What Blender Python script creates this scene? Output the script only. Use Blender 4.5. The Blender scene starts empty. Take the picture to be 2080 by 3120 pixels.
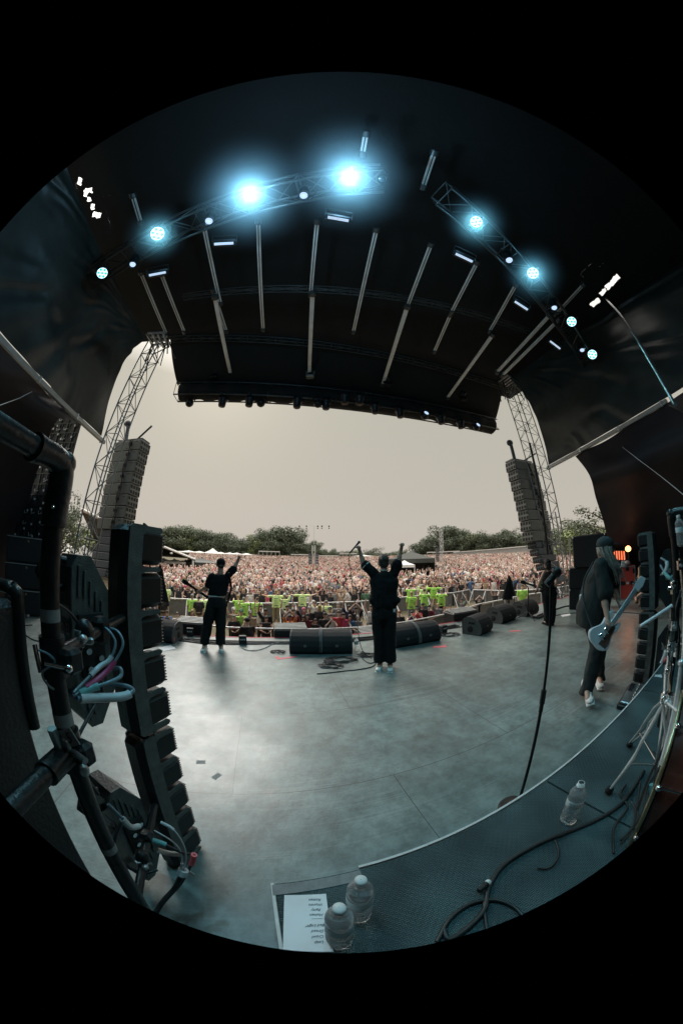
import bpy, math, random
from mathutils import Vector, Matrix, noise
R = math.radians
random.seed(7)
SC = bpy.context.scene
COL = SC.collection

# ------------------------------------------------------------------ camera
CAM_H = 1.75
PITCH = R(10.19)
FL, FB = 844.0, -0.04            # fisheye mapping of the photograph (pixels of the 2080x3120 frame)
cd = bpy.data.cameras.new('camera')
cam = bpy.data.objects.new('camera', cd); COL.objects.link(cam); SC.camera = cam
cd.type = 'PANO'; cd.panorama_type = 'FISHEYE_LENS_POLYNOMIAL'
cd.sensor_fit = 'VERTICAL'; cd.sensor_height = 36; cd.sensor_width = 24
cd.fisheye_fov = R(164)
_k = 3120 / 36.0
cd.fisheye_polynomial_k0 = 0; cd.fisheye_polynomial_k1 = -_k / FL; cd.fisheye_polynomial_k2 = 0
cd.fisheye_polynomial_k3 = -FB * (_k / FL) ** 3; cd.fisheye_polynomial_k4 = 0
cd.clip_start = 0.02; cd.clip_end = 3000
cam.location = (0, 0, CAM_H); cam.rotation_euler = (R(90) + PITCH, 0, 0)

# ------------------------------------------------------------------ world, sun, exposure
SUN_EL, SUN_AZ = R(41), R(-30)   # azimuth clockwise from +Y
w = bpy.data.worlds.new('World'); SC.world = w; w.use_nodes = True
nt = w.node_tree; bg = nt.nodes['Background']
sky = nt.nodes.new('ShaderNodeTexSky'); sky.sky_type = 'NISHITA'; sky.sun_disc = False
sky.sun_elevation = SUN_EL; sky.sun_rotation = SUN_AZ; sky.air_density = 1.0; sky.dust_density = 6.0
mx = nt.nodes.new('ShaderNodeMix'); mx.data_type = 'RGBA'; mx.inputs[0].default_value = 0.965
nt.links.new(sky.outputs[0], mx.inputs[6])
tc = nt.nodes.new('ShaderNodeTexCoord'); sp = nt.nodes.new('ShaderNodeSeparateXYZ')
nt.links.new(tc.outputs['Generated'], sp.inputs[0])
cr = nt.nodes.new('ShaderNodeValToRGB'); nt.links.new(sp.outputs[2], cr.inputs[0])
cr.color_ramp.elements[0].position = 0.0; cr.color_ramp.elements[0].color = (5.25, 4.72, 4.2, 1)
cr.color_ramp.elements[1].position = 0.95; cr.color_ramp.elements[1].color = (32, 30.5, 28.5, 1)
e = cr.color_ramp.elements.new(0.28); e.color = (4.85, 4.55, 3.85, 1)
e = cr.color_ramp.elements.new(0.56); e.color = (4.7, 4.5, 3.75, 1)
nt.links.new(cr.outputs[0], mx.inputs[7])
nt.links.new(mx.outputs[2], bg.inputs[0]); bg.inputs[1].default_value = 0.1
sl = bpy.data.lights.new('sun', 'SUN'); so = bpy.data.objects.new('sun', sl); COL.objects.link(so)
sl.energy = 1.7; sl.angle = R(24); sl.color = (1, .96, .90)
so.rotation_euler = Vector((math.sin(SUN_AZ) * math.cos(SUN_EL), math.cos(SUN_AZ) * math.cos(SUN_EL), math.sin(SUN_EL))).to_track_quat('Z', 'Y').to_euler()
SC.view_settings.view_transform = 'Standard'; SC.view_settings.look = 'None'
SC.view_settings.exposure = 0.12; SC.view_settings.gamma = 1.0; SC.view_settings.use_curve_mapping = False
try:
    SC.cycles.use_denoising = True
    SC.cycles.max_bounces = 6; SC.cycles.transparent_max_bounces = 12
    SC.cycles.transmission_bounces = 8; SC.cycles.volume_bounces = 0
    SC.cycles.sample_clamp_indirect = 6
except Exception: pass

# ------------------------------------------------------------------ photo geometry: pixel -> world
def ray(px, py):
    x = px - 1040; y = 1560 - py; r = math.hypot(x, y) / FL; th = r * (1 + FB * r * r)
    s = math.sin(th) / max(r * FL, 1e-6)
    d = (x * s, math.cos(th), y * s); c, q = math.cos(PITCH), math.sin(PITCH)
    return Vector((d[0], d[1] * c - d[2] * q, d[1] * q + d[2] * c))
def gz(px, py, z=0.0):                       # where the ray meets height z
    d = ray(px, py); t = (z - CAM_H) / d.z; return Vector((d.x * t, d.y * t, z))
def hd(px, py, dist):                        # point at horizontal distance dist
    d = ray(px, py); t = dist / math.hypot(d.x, d.y); return Vector((0, 0, CAM_H)) + d * t
YAW = R(14.5); CY, SY = math.cos(YAW), math.sin(YAW)
def S(u, v, z=0.0): return Vector((u * CY - v * SY, u * SY + v * CY, z))
def px_of(p):                                 # world -> photo pixel
    d = Vector(p) - Vector((0, 0, CAM_H)); c, q = math.cos(PITCH), math.sin(PITCH); d = Vector((d.x, d.y * c + d.z * q, -d.y * q + d.z * c)).normalized()
    th = math.acos(max(-1, min(1, d.y))); r = th
    for _ in range(12): r -= (r * (1 + FB * r * r) - th) / (1 + 3 * FB * r * r)
    n = math.hypot(d.x, d.z) or 1; return 1040 + d.x / n * r * FL, 1560 - d.z / n * r * FL
def pol(az, d, z=0.0): a = R(az); return Vector((d * math.sin(a), d * math.cos(a), z))

# ------------------------------------------------------------------ materials
def _nt(name):
    m = bpy.data.materials.new(name); m.use_nodes = True
    return m, m.node_tree, m.node_tree.nodes['Principled BSDF']
def mat(name, c, rough=.6, metal=0., var=.15, scale=6., bump=0., bscale=None, spec=None, coat=0., ocol=False, alpha=None, sheen=0.):
    m, t, b = _nt(name); N, L = t.nodes.new, t.links.new
    tc = N('ShaderNodeTexCoord'); nz = N('ShaderNodeTexNoise'); nz.inputs['Scale'].default_value = scale
    nz.inputs['Detail'].default_value = 5; nz.inputs['Roughness'].default_value = .6
    L(tc.outputs['Object'], nz.inputs['Vector'])
    mr = N('ShaderNodeMapRange'); mr.inputs[1].default_value = .3; mr.inputs[2].default_value = .7
    mr.inputs[3].default_value = 1 - var; mr.inputs[4].default_value = 1 + var
    L(nz.outputs[0], mr.inputs[0])
    mm = N('ShaderNodeMix'); mm.data_type = 'RGBA'; mm.blend_type = 'MULTIPLY'; mm.inputs[0].default_value = 1
    if ocol:
        oi = N('ShaderNodeObjectInfo'); L(oi.outputs['Color'], mm.inputs[6])
    else: mm.inputs[6].default_value = (*c, 1)
    L(mr.outputs[0], mm.inputs[7]); L(mm.outputs[2], b.inputs['Base Color'])
    r2 = N('ShaderNodeMapRange'); r2.inputs[3].default_value = max(.03, rough - .12 * min(1, var * 4)); r2.inputs[4].default_value = min(1, rough + .12 * min(1, var * 4))
    L(nz.outputs[0], r2.inputs[0]); L(r2.outputs[0], b.inputs['Roughness'])
    b.inputs['Metallic'].default_value = metal
    if spec is not None: b.inputs['Specular IOR Level'].default_value = spec
    if coat: b.inputs['Coat Weight'].default_value = coat; b.inputs['Coat Roughness'].default_value = .15
    if sheen: b.inputs['Sheen Weight'].default_value = sheen
    if bump:
        n2 = N('ShaderNodeTexNoise'); n2.inputs['Scale'].default_value = bscale or scale * 6; n2.inputs['Detail'].default_value = 4
        L(tc.outputs['Object'], n2.inputs['Vector'])
        bp = N('ShaderNodeBump'); bp.inputs['Strength'].default_value = bump; bp.inputs['Distance'].default_value = .02
        L(n2.outputs[0], bp.inputs['Height']); L(bp.outputs[0], b.inputs['Normal'])
    return m
def emis(name, c, s):
    m, t, b = _nt(name); b.inputs['Base Color'].default_value = (*c, 1)
    b.inputs['Emission Color'].default_value = (*c, 1); b.inputs['Emission Strength'].default_value = s
    return m
M = {}
M['black_metal'] = mat('black_painted_metal', (.012, .014, .015), .34, .3, .45, 14, bump=.15, bscale=60)
M['black_plastic'] = mat('black_plastic', (.010, .011, .012), .45, 0, .4, 9, bump=.25, bscale=70)
M['grey_plastic'] = mat('worn_grey_plastic', (.095, .105, .10), .5, 0, .4, 16, bump=.25, bscale=160)
M['pod'] = mat('ribbed_black_lens', (.008, .009, .009), .5, 0, .2, 20)
M['steel'] = mat('dull_aluminium', (.42, .43, .43), .38, .85, .18, 6)
M['bright_steel'] = mat('galvanised_steel', (.62, .63, .63), .35, .7, .12, 5)
M['chrome'] = mat('chrome', (.75, .77, .78), .14, 1, .05, 8)
M['tower_steel'] = mat('weathered_tower_steel', (.30, .31, .30), .45, .5, .15, 5)
M['leg_steel'] = mat('polished_stand_leg', (.75, .77, .77), .3, .5, .1, 8)
M['dark_steel'] = mat('dark_truss_steel', (.09, .10, .10), .4, .7, .25, 5)
M['beam'] = mat('grey_box_beam', (.42, .42, .39), .5, .3, .15, 3)
M['batten'] = mat('grey_roof_batten', (.85, .82, .77), .5, .2, .12, 3)
M['fabric'] = mat('black_stage_fabric', (.0055, .0065, .006), .85, 0, .4, 1.4, bump=.4, bscale=7)
M['curtain'] = mat('black_vinyl_curtain', (.034, .042, .038), .42, 0, .4, .9, bump=.6, bscale=3.2)
M['tarp'] = mat('dark_plum_tarpaulin', (.026, .019, .021), .6, 0, .3, .8, bump=.3, bscale=2.5)
M['grille'] = mat('black_foam_grille', (.016, .018, .02), .75, 0, .2, 30, bump=.6, bscale=220)
M['cab'] = mat('textured_black_cabinet', (.018, .020, .021), .5, 0, .25, 14, bump=.3, bscale=120)
M['ribbed'] = mat('pale_ribbed_metal', (.50, .50, .48), .5, .2, .15, 6)
M['end_grey'] = mat('speckled_grey_end', (.075, .078, .076), .6, 0, .3, 30, bump=.3, bscale=150)
M['pa_grey'] = mat('grey_loudspeaker_paint', (.17, .175, .155), .55, 0, .1, 3)
M['pa_dark'] = mat('dark_loudspeaker_paint', (.09, .10, .11), .55, 0, .15, 4)
M['slot'] = mat('black_slot', (.012, .012, .012), .8)
M['white'] = mat('white_plastic', (.72, .72, .70), .4, 0, .05, 8)
M['white_tape'] = mat('white_tape', (.62, .62, .60), .6, 0, .12, 20)
M['grey_tape'] = mat('grey_gaffer_tape', (.20, .21, .21), .6, 0, .2, 30)
M['pink'] = mat('pink_tape', (.85, .16, .18), .6, 0, .1, 30)
M['red'] = mat('red_edge_paint', (.55, .04, .07), .5, 0, .2, 8)
M['redcase'] = mat('red_flight_case_laminate', (.72, .07, .045), .5, 0, .12, 30, bump=.15, bscale=100)
M['cable'] = mat('black_cable', (.018, .02, .021), .4, 0, .2, 20)
M['cable_grey'] = mat('grey_blue_cable', (.16, .24, .28), .35, 0, .2, 20)
M['cable_white'] = mat('white_cable_sleeve', (.55, .60, .62), .4, 0, .15, 20)
M['cable_red'] = mat('magenta_cable_sleeve', (.45, .06, .16), .4, 0, .15, 20)
M['paper'] = mat('white_paper', (.80, .82, .84), .7, 0, .04, 6)
M['ink'] = mat('dark_ink', (.03, .03, .04), .7, 0, .05)
M['wood'] = mat('dark_red_drum_lacquer', (.10, .028, .018), .25, 0, .45, 6, coat=.5)
M['brass'] = mat('gold_hoop', (.45, .36, .22), .3, .8, .2, 12)
M['teal'] = mat('teal_paint', (.15, .42, .42), .4, 0, .15, 9)
M['glass_dark'] = mat('dark_lens_glass', (.02, .03, .04), .08, 0, .05, coat=1)
M['concrete'] = mat('grey_concrete', (.30, .30, .29), .8, 0, .15, 2)
M['roof_white'] = mat('white_tent_vinyl', (.78, .77, .74), .6, 0, .06, .5)
M['roof_dark'] = mat('dark_canopy', (.05, .055, .05), .7, 0, .2, .8)
M['roof_under'] = mat('brown_pavilion_soffit', (.10, .085, .075), .8, 0, .25, 1.5)
M['barrier'] = mat('barrier_aluminium', (.55, .56, .56), .4, .5, .15, 4)
M['barrier_sheet'] = mat('barrier_sheet', (.13, .13, .125), .6, .2, .2, 3)
# people
M['skin'] = mat('skin', (.50, .30, .225), .55, 0, .08, 9)
M['skin_obj'] = mat('skin_varied', (1, 1, 1), .55, 0, .1, 9, ocol=True)
M['cloth_obj'] = mat('cloth_varied', (1, 1, 1), .8, 0, .18, 7, ocol=True)
M['cloth_black'] = mat('black_cotton', (.007, .008, .009), .9, 0, .4, 7, bump=.6, bscale=14, spec=.25)
M['cloth_trouser'] = mat('black_cotton_twill', (.008, .010, .011), .9, 0, .4, 6, bump=.7, bscale=16, spec=.25)
M['cloth_grey'] = mat('charcoal_trousers', (.026, .031, .031), .8, 0, .3, 6, bump=.5, bscale=16)
M['cloth_white'] = mat('white_cotton', (.7, .7, .68), .8, 0, .08, 8)
M['hair_dark'] = mat('dark_hair', (.03, .022, .017), .55, 0, .4, 40, bump=.6, bscale=80)
M['hair_fair'] = mat('greyish_long_hair', (.30, .25, .21), .55, 0, .45, 25, bump=.7, bscale=60)
M['hair_obj'] = mat('hair_varied', (1, 1, 1), .6, 0, .3, 40, ocol=True)
M['eye'] = mat('dark_eye', (.015, .012, .01), .4)
M['shoe_white'] = mat('white_leather', (.74, .73, .70), .5, 0, .08, 12, bump=.1, bscale=60)
M['leather'] = mat('brown_leather', (.13, .065, .03), .5, 0, .2, 12)
M['guitar_white'] = mat('white_guitar_lacquer', (.72, .74, .77), .18, 0, .04, 4, coat=.6)
M['green_print'] = mat('dark_green_print', (.02, .30, .06), .8, 0, .1, 9)
M['fret'] = mat('fretboard', (.28, .30, .32), .45, 0, .1, 20)

# ------------------------------------------------------------------ mesh builder
def ident(): return Matrix.Identity(4)
def TR(loc=(0, 0, 0), rz=0, rx=0, ry=0):
    return Matrix.Translation(Vector(loc)) @ Matrix.Rotation(rz, 4, 'Z') @ Matrix.Rotation(ry, 4, 'Y') @ Matrix.Rotation(rx, 4, 'X')
def align(a, b):
    d = (Vector(b) - Vector(a)); q = d.to_track_quat('Z', 'Y')
    return Matrix.Translation(Vector(a)) @ q.to_matrix().to_4x4(), d.length
class MB:
    def __init__(s): s.v = []; s.f = []; s.m = []; s.sm = []; s.M = ident()
    def add(s, vs, fs, mi=0, smooth=False, T=None):
        T = s.M @ T if T is not None else s.M; o = len(s.v)
        s.v += [tuple(T @ Vector(p)) for p in vs]
        s.f += [tuple(i + o for i in f) for f in fs]; s.m += [mi] * len(fs); s.sm += [smooth] * len(fs); return s
    def box(s, c, d, mi=0, T=None, bev=0):
        x, y, z = d[0] / 2, d[1] / 2, d[2] / 2
        if bev:
            b = min(bev, x * .9, y * .9, z * .9)
            def ring8(xx, yy, zz, bb):
                return [(-xx + bb, -yy, zz), (xx - bb, -yy, zz), (xx, -yy + bb, zz), (xx, yy - bb, zz), (xx - bb, yy, zz), (-xx + bb, yy, zz), (-xx, yy - bb, zz), (-xx, -yy + bb, zz)]
            rs = [ring8(x - b, y - b, -z, b * .3), ring8(x, y, -z + b, b), ring8(x, y, z - b, b), ring8(x - b, y - b, z, b * .3)]
            vs = [(p[0] + c[0], p[1] + c[1], p[2] + c[2]) for r in rs for p in r]; fs = [tuple(range(7, -1, -1)), tuple(range(24, 32))]
            for k in range(3):
                for i in range(8): j = (i + 1) % 8; fs.append((k * 8 + i, k * 8 + j, k * 8 + 8 + j, k * 8 + 8 + i))
            return s.add(vs, fs, mi, False, T)
        vs = [(c[0] + a * x, c[1] + b_ * y, c[2] + g * z) for g in (-1, 1) for b_ in (-1, 1) for a in (-1, 1)]
        return s.add(vs, [(0, 2, 3, 1), (4, 5, 7, 6), (0, 1, 5, 4), (2, 6, 7, 3), (0, 4, 6, 2), (1, 3, 7, 5)], mi, False, T)
    def cyl(s, a, b, r1, r2=None, n=10, mi=0, caps=True, smooth=True):
        r2 = r1 if r2 is None else r2; T, L = align(a, b); vs = []; fs = []
        for z, r in ((0, r1), (L, r2)):
            for i in range(n): t = 2 * math.pi * i / n; vs.append((r * math.cos(t), r * math.sin(t), z))
        for i in range(n): j = (i + 1) % n; fs.append((i, j, n + j, n + i))
        s.add(vs, fs, mi, smooth, T)
        if caps:
            s.add(vs[:n], [tuple(range(n - 1, -1, -1))], mi, False, T); s.add(vs[n:], [tuple(range(n))], mi, False, T)
        return s
    def tube(s, P, r, n=8, mi=0, closed=False, caps=True):
        P = [Vector(p) for p in P]; k = len(P); vs = []; fs = []; up = None
        for i, p in enumerate(P):
            a = P[i - 1] if (i or closed) else p; b = P[(i + 1) % k] if (i < k - 1 or closed) else p
            d = (b - a).normalized() if (b - a).length > 1e-9 else Vector((0, 0, 1))
            if up is None: up = Vector((0, 0, 1)) if abs(d.z) < .9 else Vector((1, 0, 0))
            x = up.cross(d)
            if x.length < 1e-4: x = Vector((1, 0, 0)).cross(d)
            x.normalize(); y = d.cross(x); up = y
            rr = r[i] if isinstance(r, (list, tuple)) else r
            for q in range(n): t = 2 * math.pi * q / n; vs.append(p + x * rr * math.cos(t) + y * rr * math.sin(t))
        for i in range(k if closed else k - 1):
            for q in range(n):
                q2 = (q + 1) % n; i2 = (i + 1) % k; fs.append((i * n + q, i * n + q2, i2 * n + q2, i2 * n + q))
        s.add(vs, fs, mi, True)
        if caps and not closed: s.add(vs[:n], [tuple(range(n - 1, -1, -1))], mi); s.add(vs[-n:], [tuple(range(n))], mi)
        return s
    def lathe(s, prof, n=20, mi=0, T=None, smooth=True, sc=(1, 1)):
        vs = []; fs = []
        for r, z in prof:
            for i in range(n): t = 2 * math.pi * i / n; vs.append((r * math.cos(t) * sc[0], r * math.sin(t) * sc[1], z))
        for k in range(len(prof) - 1):
            for i in range(n): j = (i + 1) % n; fs.append((k * n + i, k * n + j, k * n + n + j, k * n + n + i))
        return s.add(vs, fs, mi, smooth, T)
    def ell(s, c, r, mi=0, n=12, T=None, k=8):
        prof = [(math.sin(math.pi * i / k) or 1e-4, -math.cos(math.pi * i / k)) for i in range(k + 1)]
        r = (r, r, r) if not hasattr(r, '__len__') else r
        T2 = (T if T is not None else ident()) @ Matrix.Translation(Vector(c)) @ Matrix.Diagonal((*r, 1))
        return s.lathe([(max(a, 1e-3), b) for a, b in prof], n, mi, T2)
    def prism(s, poly, h, mi=0, T=None, smooth=False, h0=0):   # polygon in local XY extruded along +Z from h0 to h
        n = len(poly); vs = [(p[0], p[1], h0) for p in poly] + [(p[0], p[1], h) for p in poly]
        s.add(vs, [tuple(range(n - 1, -1, -1)), tuple(range(n, 2 * n))], mi, False, T)
        return s.add(vs, [(i, (i + 1) % n, n + (i + 1) % n, n + i) for i in range(n)], mi, smooth, T)
    def grid(s, fn, nu, nv, mi=0, smooth=True, skip=None):
        vs = [fn(i / nu, j / nv) for j in range(nv + 1) for i in range(nu + 1)]; fs = []
        for j in range(nv):
            for i in range(nu):
                if skip and skip((i + .5) / nu, (j + .5) / nv): continue
                a = j * (nu + 1) + i; fs.append((a, a + 1, a + nu + 2, a + nu + 1))
        return s.add(vs, fs, mi, smooth)
    def mesh(s, name, mats):
        me = bpy.data.meshes.new(name); me.from_pydata(s.v, [], s.f)
        for m in (mats if isinstance(mats, (list, tuple)) else [mats]): me.materials.append(M[m] if isinstance(m, str) else m)
        me.polygons.foreach_set('material_index', s.m); me.polygons.foreach_set('use_smooth', s.sm); me.update(); return me
    def build(s, name, mats, parent=None, loc=None, rz=0):
        o = bpy.data.objects.new(name, s.mesh(name, mats)); COL.objects.link(o)
        if parent is not None: o.parent = parent
        if loc is not None: o.location = loc
        if rz: o.rotation_euler[2] = rz
        return o
def tag(o, label=None, cat=None, group=None, kind=None):
    if label: o['label'] = label
    if cat: o['category'] = cat
    if group: o['group'] = group
    if kind: o['kind'] = kind
    return o
def thing(name, label, cat, loc=(0, 0, 0), rz=0, group=None, mtx=None):
    o = bpy.data.objects.new(name, None); COL.objects.link(o); o.empty_display_size = .1
    if mtx is not None: o.matrix_world = mtx
    else: o.location = loc; o.rotation_euler[2] = rz
    return tag(o, label, cat, group)
KIDS = {}
def kids(o): return [c for c in bpy.data.objects if c.parent is o]
def copy_tree(o, parent=None, memo=None):
    c = o.copy(); COL.objects.link(c)
    if parent is not None: c.parent = parent
    for ch in kids(o): copy_tree(ch, c)
    return c
def text_mesh(txt, size, mname, name, parent=None, mtx=None, ext=.0008):
    cu = bpy.data.curves.new('t', 'FONT'); cu.body = txt; cu.size = size; cu.extrude = ext; cu.align_x = 'CENTER'; cu.align_y = 'CENTER'; cu.resolution_u = 2; cu.shear = .35 if name == 'writing' else 0
    t = bpy.data.objects.new('t', cu); COL.objects.link(t); dg = bpy.context.evaluated_depsgraph_get()
    me = bpy.data.meshes.new_from_object(t.evaluated_get(dg)); bpy.data.objects.remove(t)
    me.materials.clear(); me.materials.append(M[mname]); o = bpy.data.objects.new(name, me); COL.objects.link(o)
    if parent is not None: o.parent = parent
    if mtx is not None: o.matrix_local = mtx
    return o
def spline(P, n=8):                            # Catmull-Rom through points
    P = [Vector(p) for p in P]; Q = [P[0] * 2 - P[1]] + P + [P[-1] * 2 - P[-2]]; out = []
    for i in range(1, len(Q) - 2):
        for k in range(n):
            t = k / n; a, b, c, d = Q[i - 1:i + 3]
            out.append(.5 * ((2 * b) + (c - a) * t + (2 * a - 5 * b + 4 * c - d) * t * t + (3 * b - a - 3 * c + d) * t ** 3))
    return out + [P[-1]]

# ================================================================== THE SETTING
GZ = -1.95
def ground_z(x, y):
    d = math.hypot(x, y)
    t = max(0., d - 20.)
    z = GZ + (t * .040 if t < 110 else 4.4 + (t - 110) * .012)
    if d > 128: z = max(-3.5, GZ + 4.32 - (d - 128) * .34)
    return z
# --- field (one sheet to the horizon)
mb = MB(); rings = [0.5, 4, 8, 12, 16, 20, 26, 34, 44, 56, 70, 90, 110, 121, 128, 137, 146, 160, 220, 400, 900, 2500]; n = 72
vs = [(0, 0, GZ)]; fs = []
for r in rings:
    for i in range(n):
        t = 2 * math.pi * i / n; x, y = r * math.sin(t), r * math.cos(t); vs.append((x, y, ground_z(x, y) if y > -10 else GZ))
for i in range(n): fs.append((0, 1 + (i + 1) % n, 1 + i))
for k in range(len(rings) - 1):
    for i in range(n): j = (i + 1) % n; a = 1 + k * n; fs.append((a + i, a + j, a + n + j, a + n + i))
mb.add(vs, fs, 0, True)
m, t, b = _nt('trodden_field'); N, L = t.nodes.new, t.links.new
tc = N('ShaderNodeTexCoord'); nz = N('ShaderNodeTexNoise'); nz.inputs['Scale'].default_value = .6; nz.inputs['Detail'].default_value = 8; L(tc.outputs['Object'], nz.inputs['Vector'])
cr = N('ShaderNodeValToRGB'); cr.color_ramp.elements[0].position = .38; cr.color_ramp.elements[0].color = (.16, .11, .075, 1)
cr.color_ramp.elements[1].position = .62; cr.color_ramp.elements[1].color = (.10, .10, .055, 1); L(nz.outputs[0], cr.inputs[0]); L(cr.outputs[0], b.inputs['Base Color']); b.inputs['Roughness'].default_value = .95
M['field'] = m
tag(mb.build('field', 'field'), kind='structure')

# --- stage deck: plywood painted dark, laid in the stage's own frame
def deck_material():
    m, t, b = _nt('scuffed_stage_paint'); N, L = t.nodes.new, t.links.new
    tc = N('ShaderNodeTexCoord')
    def noise(sc, det=6, rough=.6, vec=None, dist=0):
        z = N('ShaderNodeTexNoise'); z.inputs['Scale'].default_value = sc; z.inputs['Detail'].default_value = det; z.inputs['Roughness'].default_value = rough; z.inputs['Distortion'].default_value = dist
        L(vec or tc.outputs['Object'], z.inputs['Vector']); return z.outputs[0]
    def ramp(inp, stops):
        r = N('ShaderNodeValToRGB'); L(inp, r.inputs[0]); el = r.color_ramp.elements
        while len(el) < len(stops): el.new(.5)
        for e_, (p, c) in zip(el, stops): e_.position = p; e_.color = (*c, 1) if hasattr(c, '__len__') else (c, c, c, 1)
        return r.outputs[0]
    def mix(a, bb, f, mode='MIX'):
        x = N('ShaderNodeMix'); x.data_type = 'RGBA'; x.blend_type = mode
        for i, q in ((0, f), (6, a), (7, bb)):
            if isinstance(q, (int, float)): x.inputs[i].default_value = q
            elif isinstance(q, tuple): x.inputs[i].default_value = (*q, 1)
            else: L(q, x.inputs[i])
        return x.outputs[2]
    base = ramp(noise(1.7, 12, .78), [(.3, (.145, .225, .22)), (.55, (.235, .315, .30)), (.75, (.34, .40, .38))])
    dirt = ramp(noise(5.5, 12, .8), [(.40, .34), (.58, 1.0)])
    base = mix(base, dirt, .75, 'MULTIPLY'); base = mix(base, ramp(noise(.42, 6, .65), [(.36, .48), (.58, 1.0)]), 1.0, 'MULTIPLY')
    # long thin scratches in two directions
    for rot, sx in ((.5, 38), (2.2, 30), (1.3, 44)):
        mp = N('ShaderNodeMapping'); mp.inputs['Rotation'].default_value[2] = rot; mp.inputs['Scale'].default_value = (.45, sx, 1); L(tc.outputs['Object'], mp.inputs['Vector'])
        s = ramp(noise(1.0, 3, .5, mp.outputs[0], .6), [(.60, 0.), (.66, 1.)]); lim = ramp(noise(.8, 2), [(.42, 0.), (.62, .42)])
        s2 = mix(s, lim, 1.0, 'MULTIPLY'); base = mix(base, (.33, .36, .35), s2)
    # specks and screw heads
    vo = N('ShaderNodeTexVoronoi'); vo.inputs['Scale'].default_value = 2.6; L(tc.outputs['Object'], vo.inputs['Vector'])
    base = mix(base, (.02, .022, .022), ramp(vo.outputs['Distance'], [(.018, 1.), (.03, 0.)]))
    vo = N('ShaderNodeTexVoronoi'); vo.inputs['Scale'].default_value = 4.1; L(tc.outputs['Object'], vo.inputs['Vector'])
    base = mix(base, (.5, .52, .5), ramp(vo.outputs['Distance'], [(.009, .8), (.014, 0.)]))
    # panel seams
    br = N('ShaderNodeTexBrick'); br.inputs['Scale'].default_value = 1; br.inputs['Brick Width'].default_value = 2.44; br.inputs['Row Height'].default_value = 1.22
    br.inputs['Mortar Size'].default_value = .0035; br.inputs['Mortar Smooth'].default_value = .2; br.offset = .5
    mp = N('ShaderNodeMapping'); mp.inputs['Location'].default_value = (.35, -.52, 0); L(tc.outputs['Object'], mp.inputs['Vector']); L(mp.outputs[0], br.inputs['Vector'])
    base = mix(base, (.02, .022, .022), br.outputs['Fac'])
    L(base, b.inputs['Base Color'])
    rr = N('ShaderNodeMapRange'); rr.inputs[1].default_value = .25; rr.inputs[2].default_value = .75; rr.inputs[3].default_value = .32; rr.inputs[4].default_value = .6
    L(noise(2.5, 8, .7), rr.inputs[0]); L(rr.outputs[0], b.inputs['Roughness'])
    b.inputs['Specular IOR Level'].default_value = .9; b.inputs['Coat Weight'].default_value = .55; b.inputs['Coat Roughness'].default_value = .32; b.inputs['Coat IOR'].default_value = 1.6
    bp = N('ShaderNodeBump'); bp.inputs['Strength'].default_value = .22; bp.inputs['Distance'].default_value = .01; L(noise(28, 6, .7), bp.inputs['Height']); L(bp.outputs[0], b.inputs['Normal'])
    return m
M['deck'] = deck_material()
mb = MB(); mb.box((1.0, -1.6, -.06), (32, 15.7, .12)); deck = mb.build('stage_floor', 'deck', None, (0, 0, 0), YAW); tag(deck, kind='structure')
mb = MB(); mb.box((1.0, 6.235, -1.04), (32, .03, 1.82)); tag(mb.build('stage_skirt', 'fabric', None, (0, 0, 0), YAW), kind='structure')
mb = MB(); mb.box((1.0, 6.275, -.02), (32, .05, .05)); tag(mb.build('stage_edge_strip', 'red', None, (0, 0, 0), YAW), 'thin red painted strip along the front lip of the stage', 'edge strip')
# ledge below the front lip
mb = MB(); mb.box((1.0, 6.75, -.46), (32, .86, .06)); tag(mb.build('front_ledge', 'dark_steel', None, (0, 0, 0), YAW), kind='structure')

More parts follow.
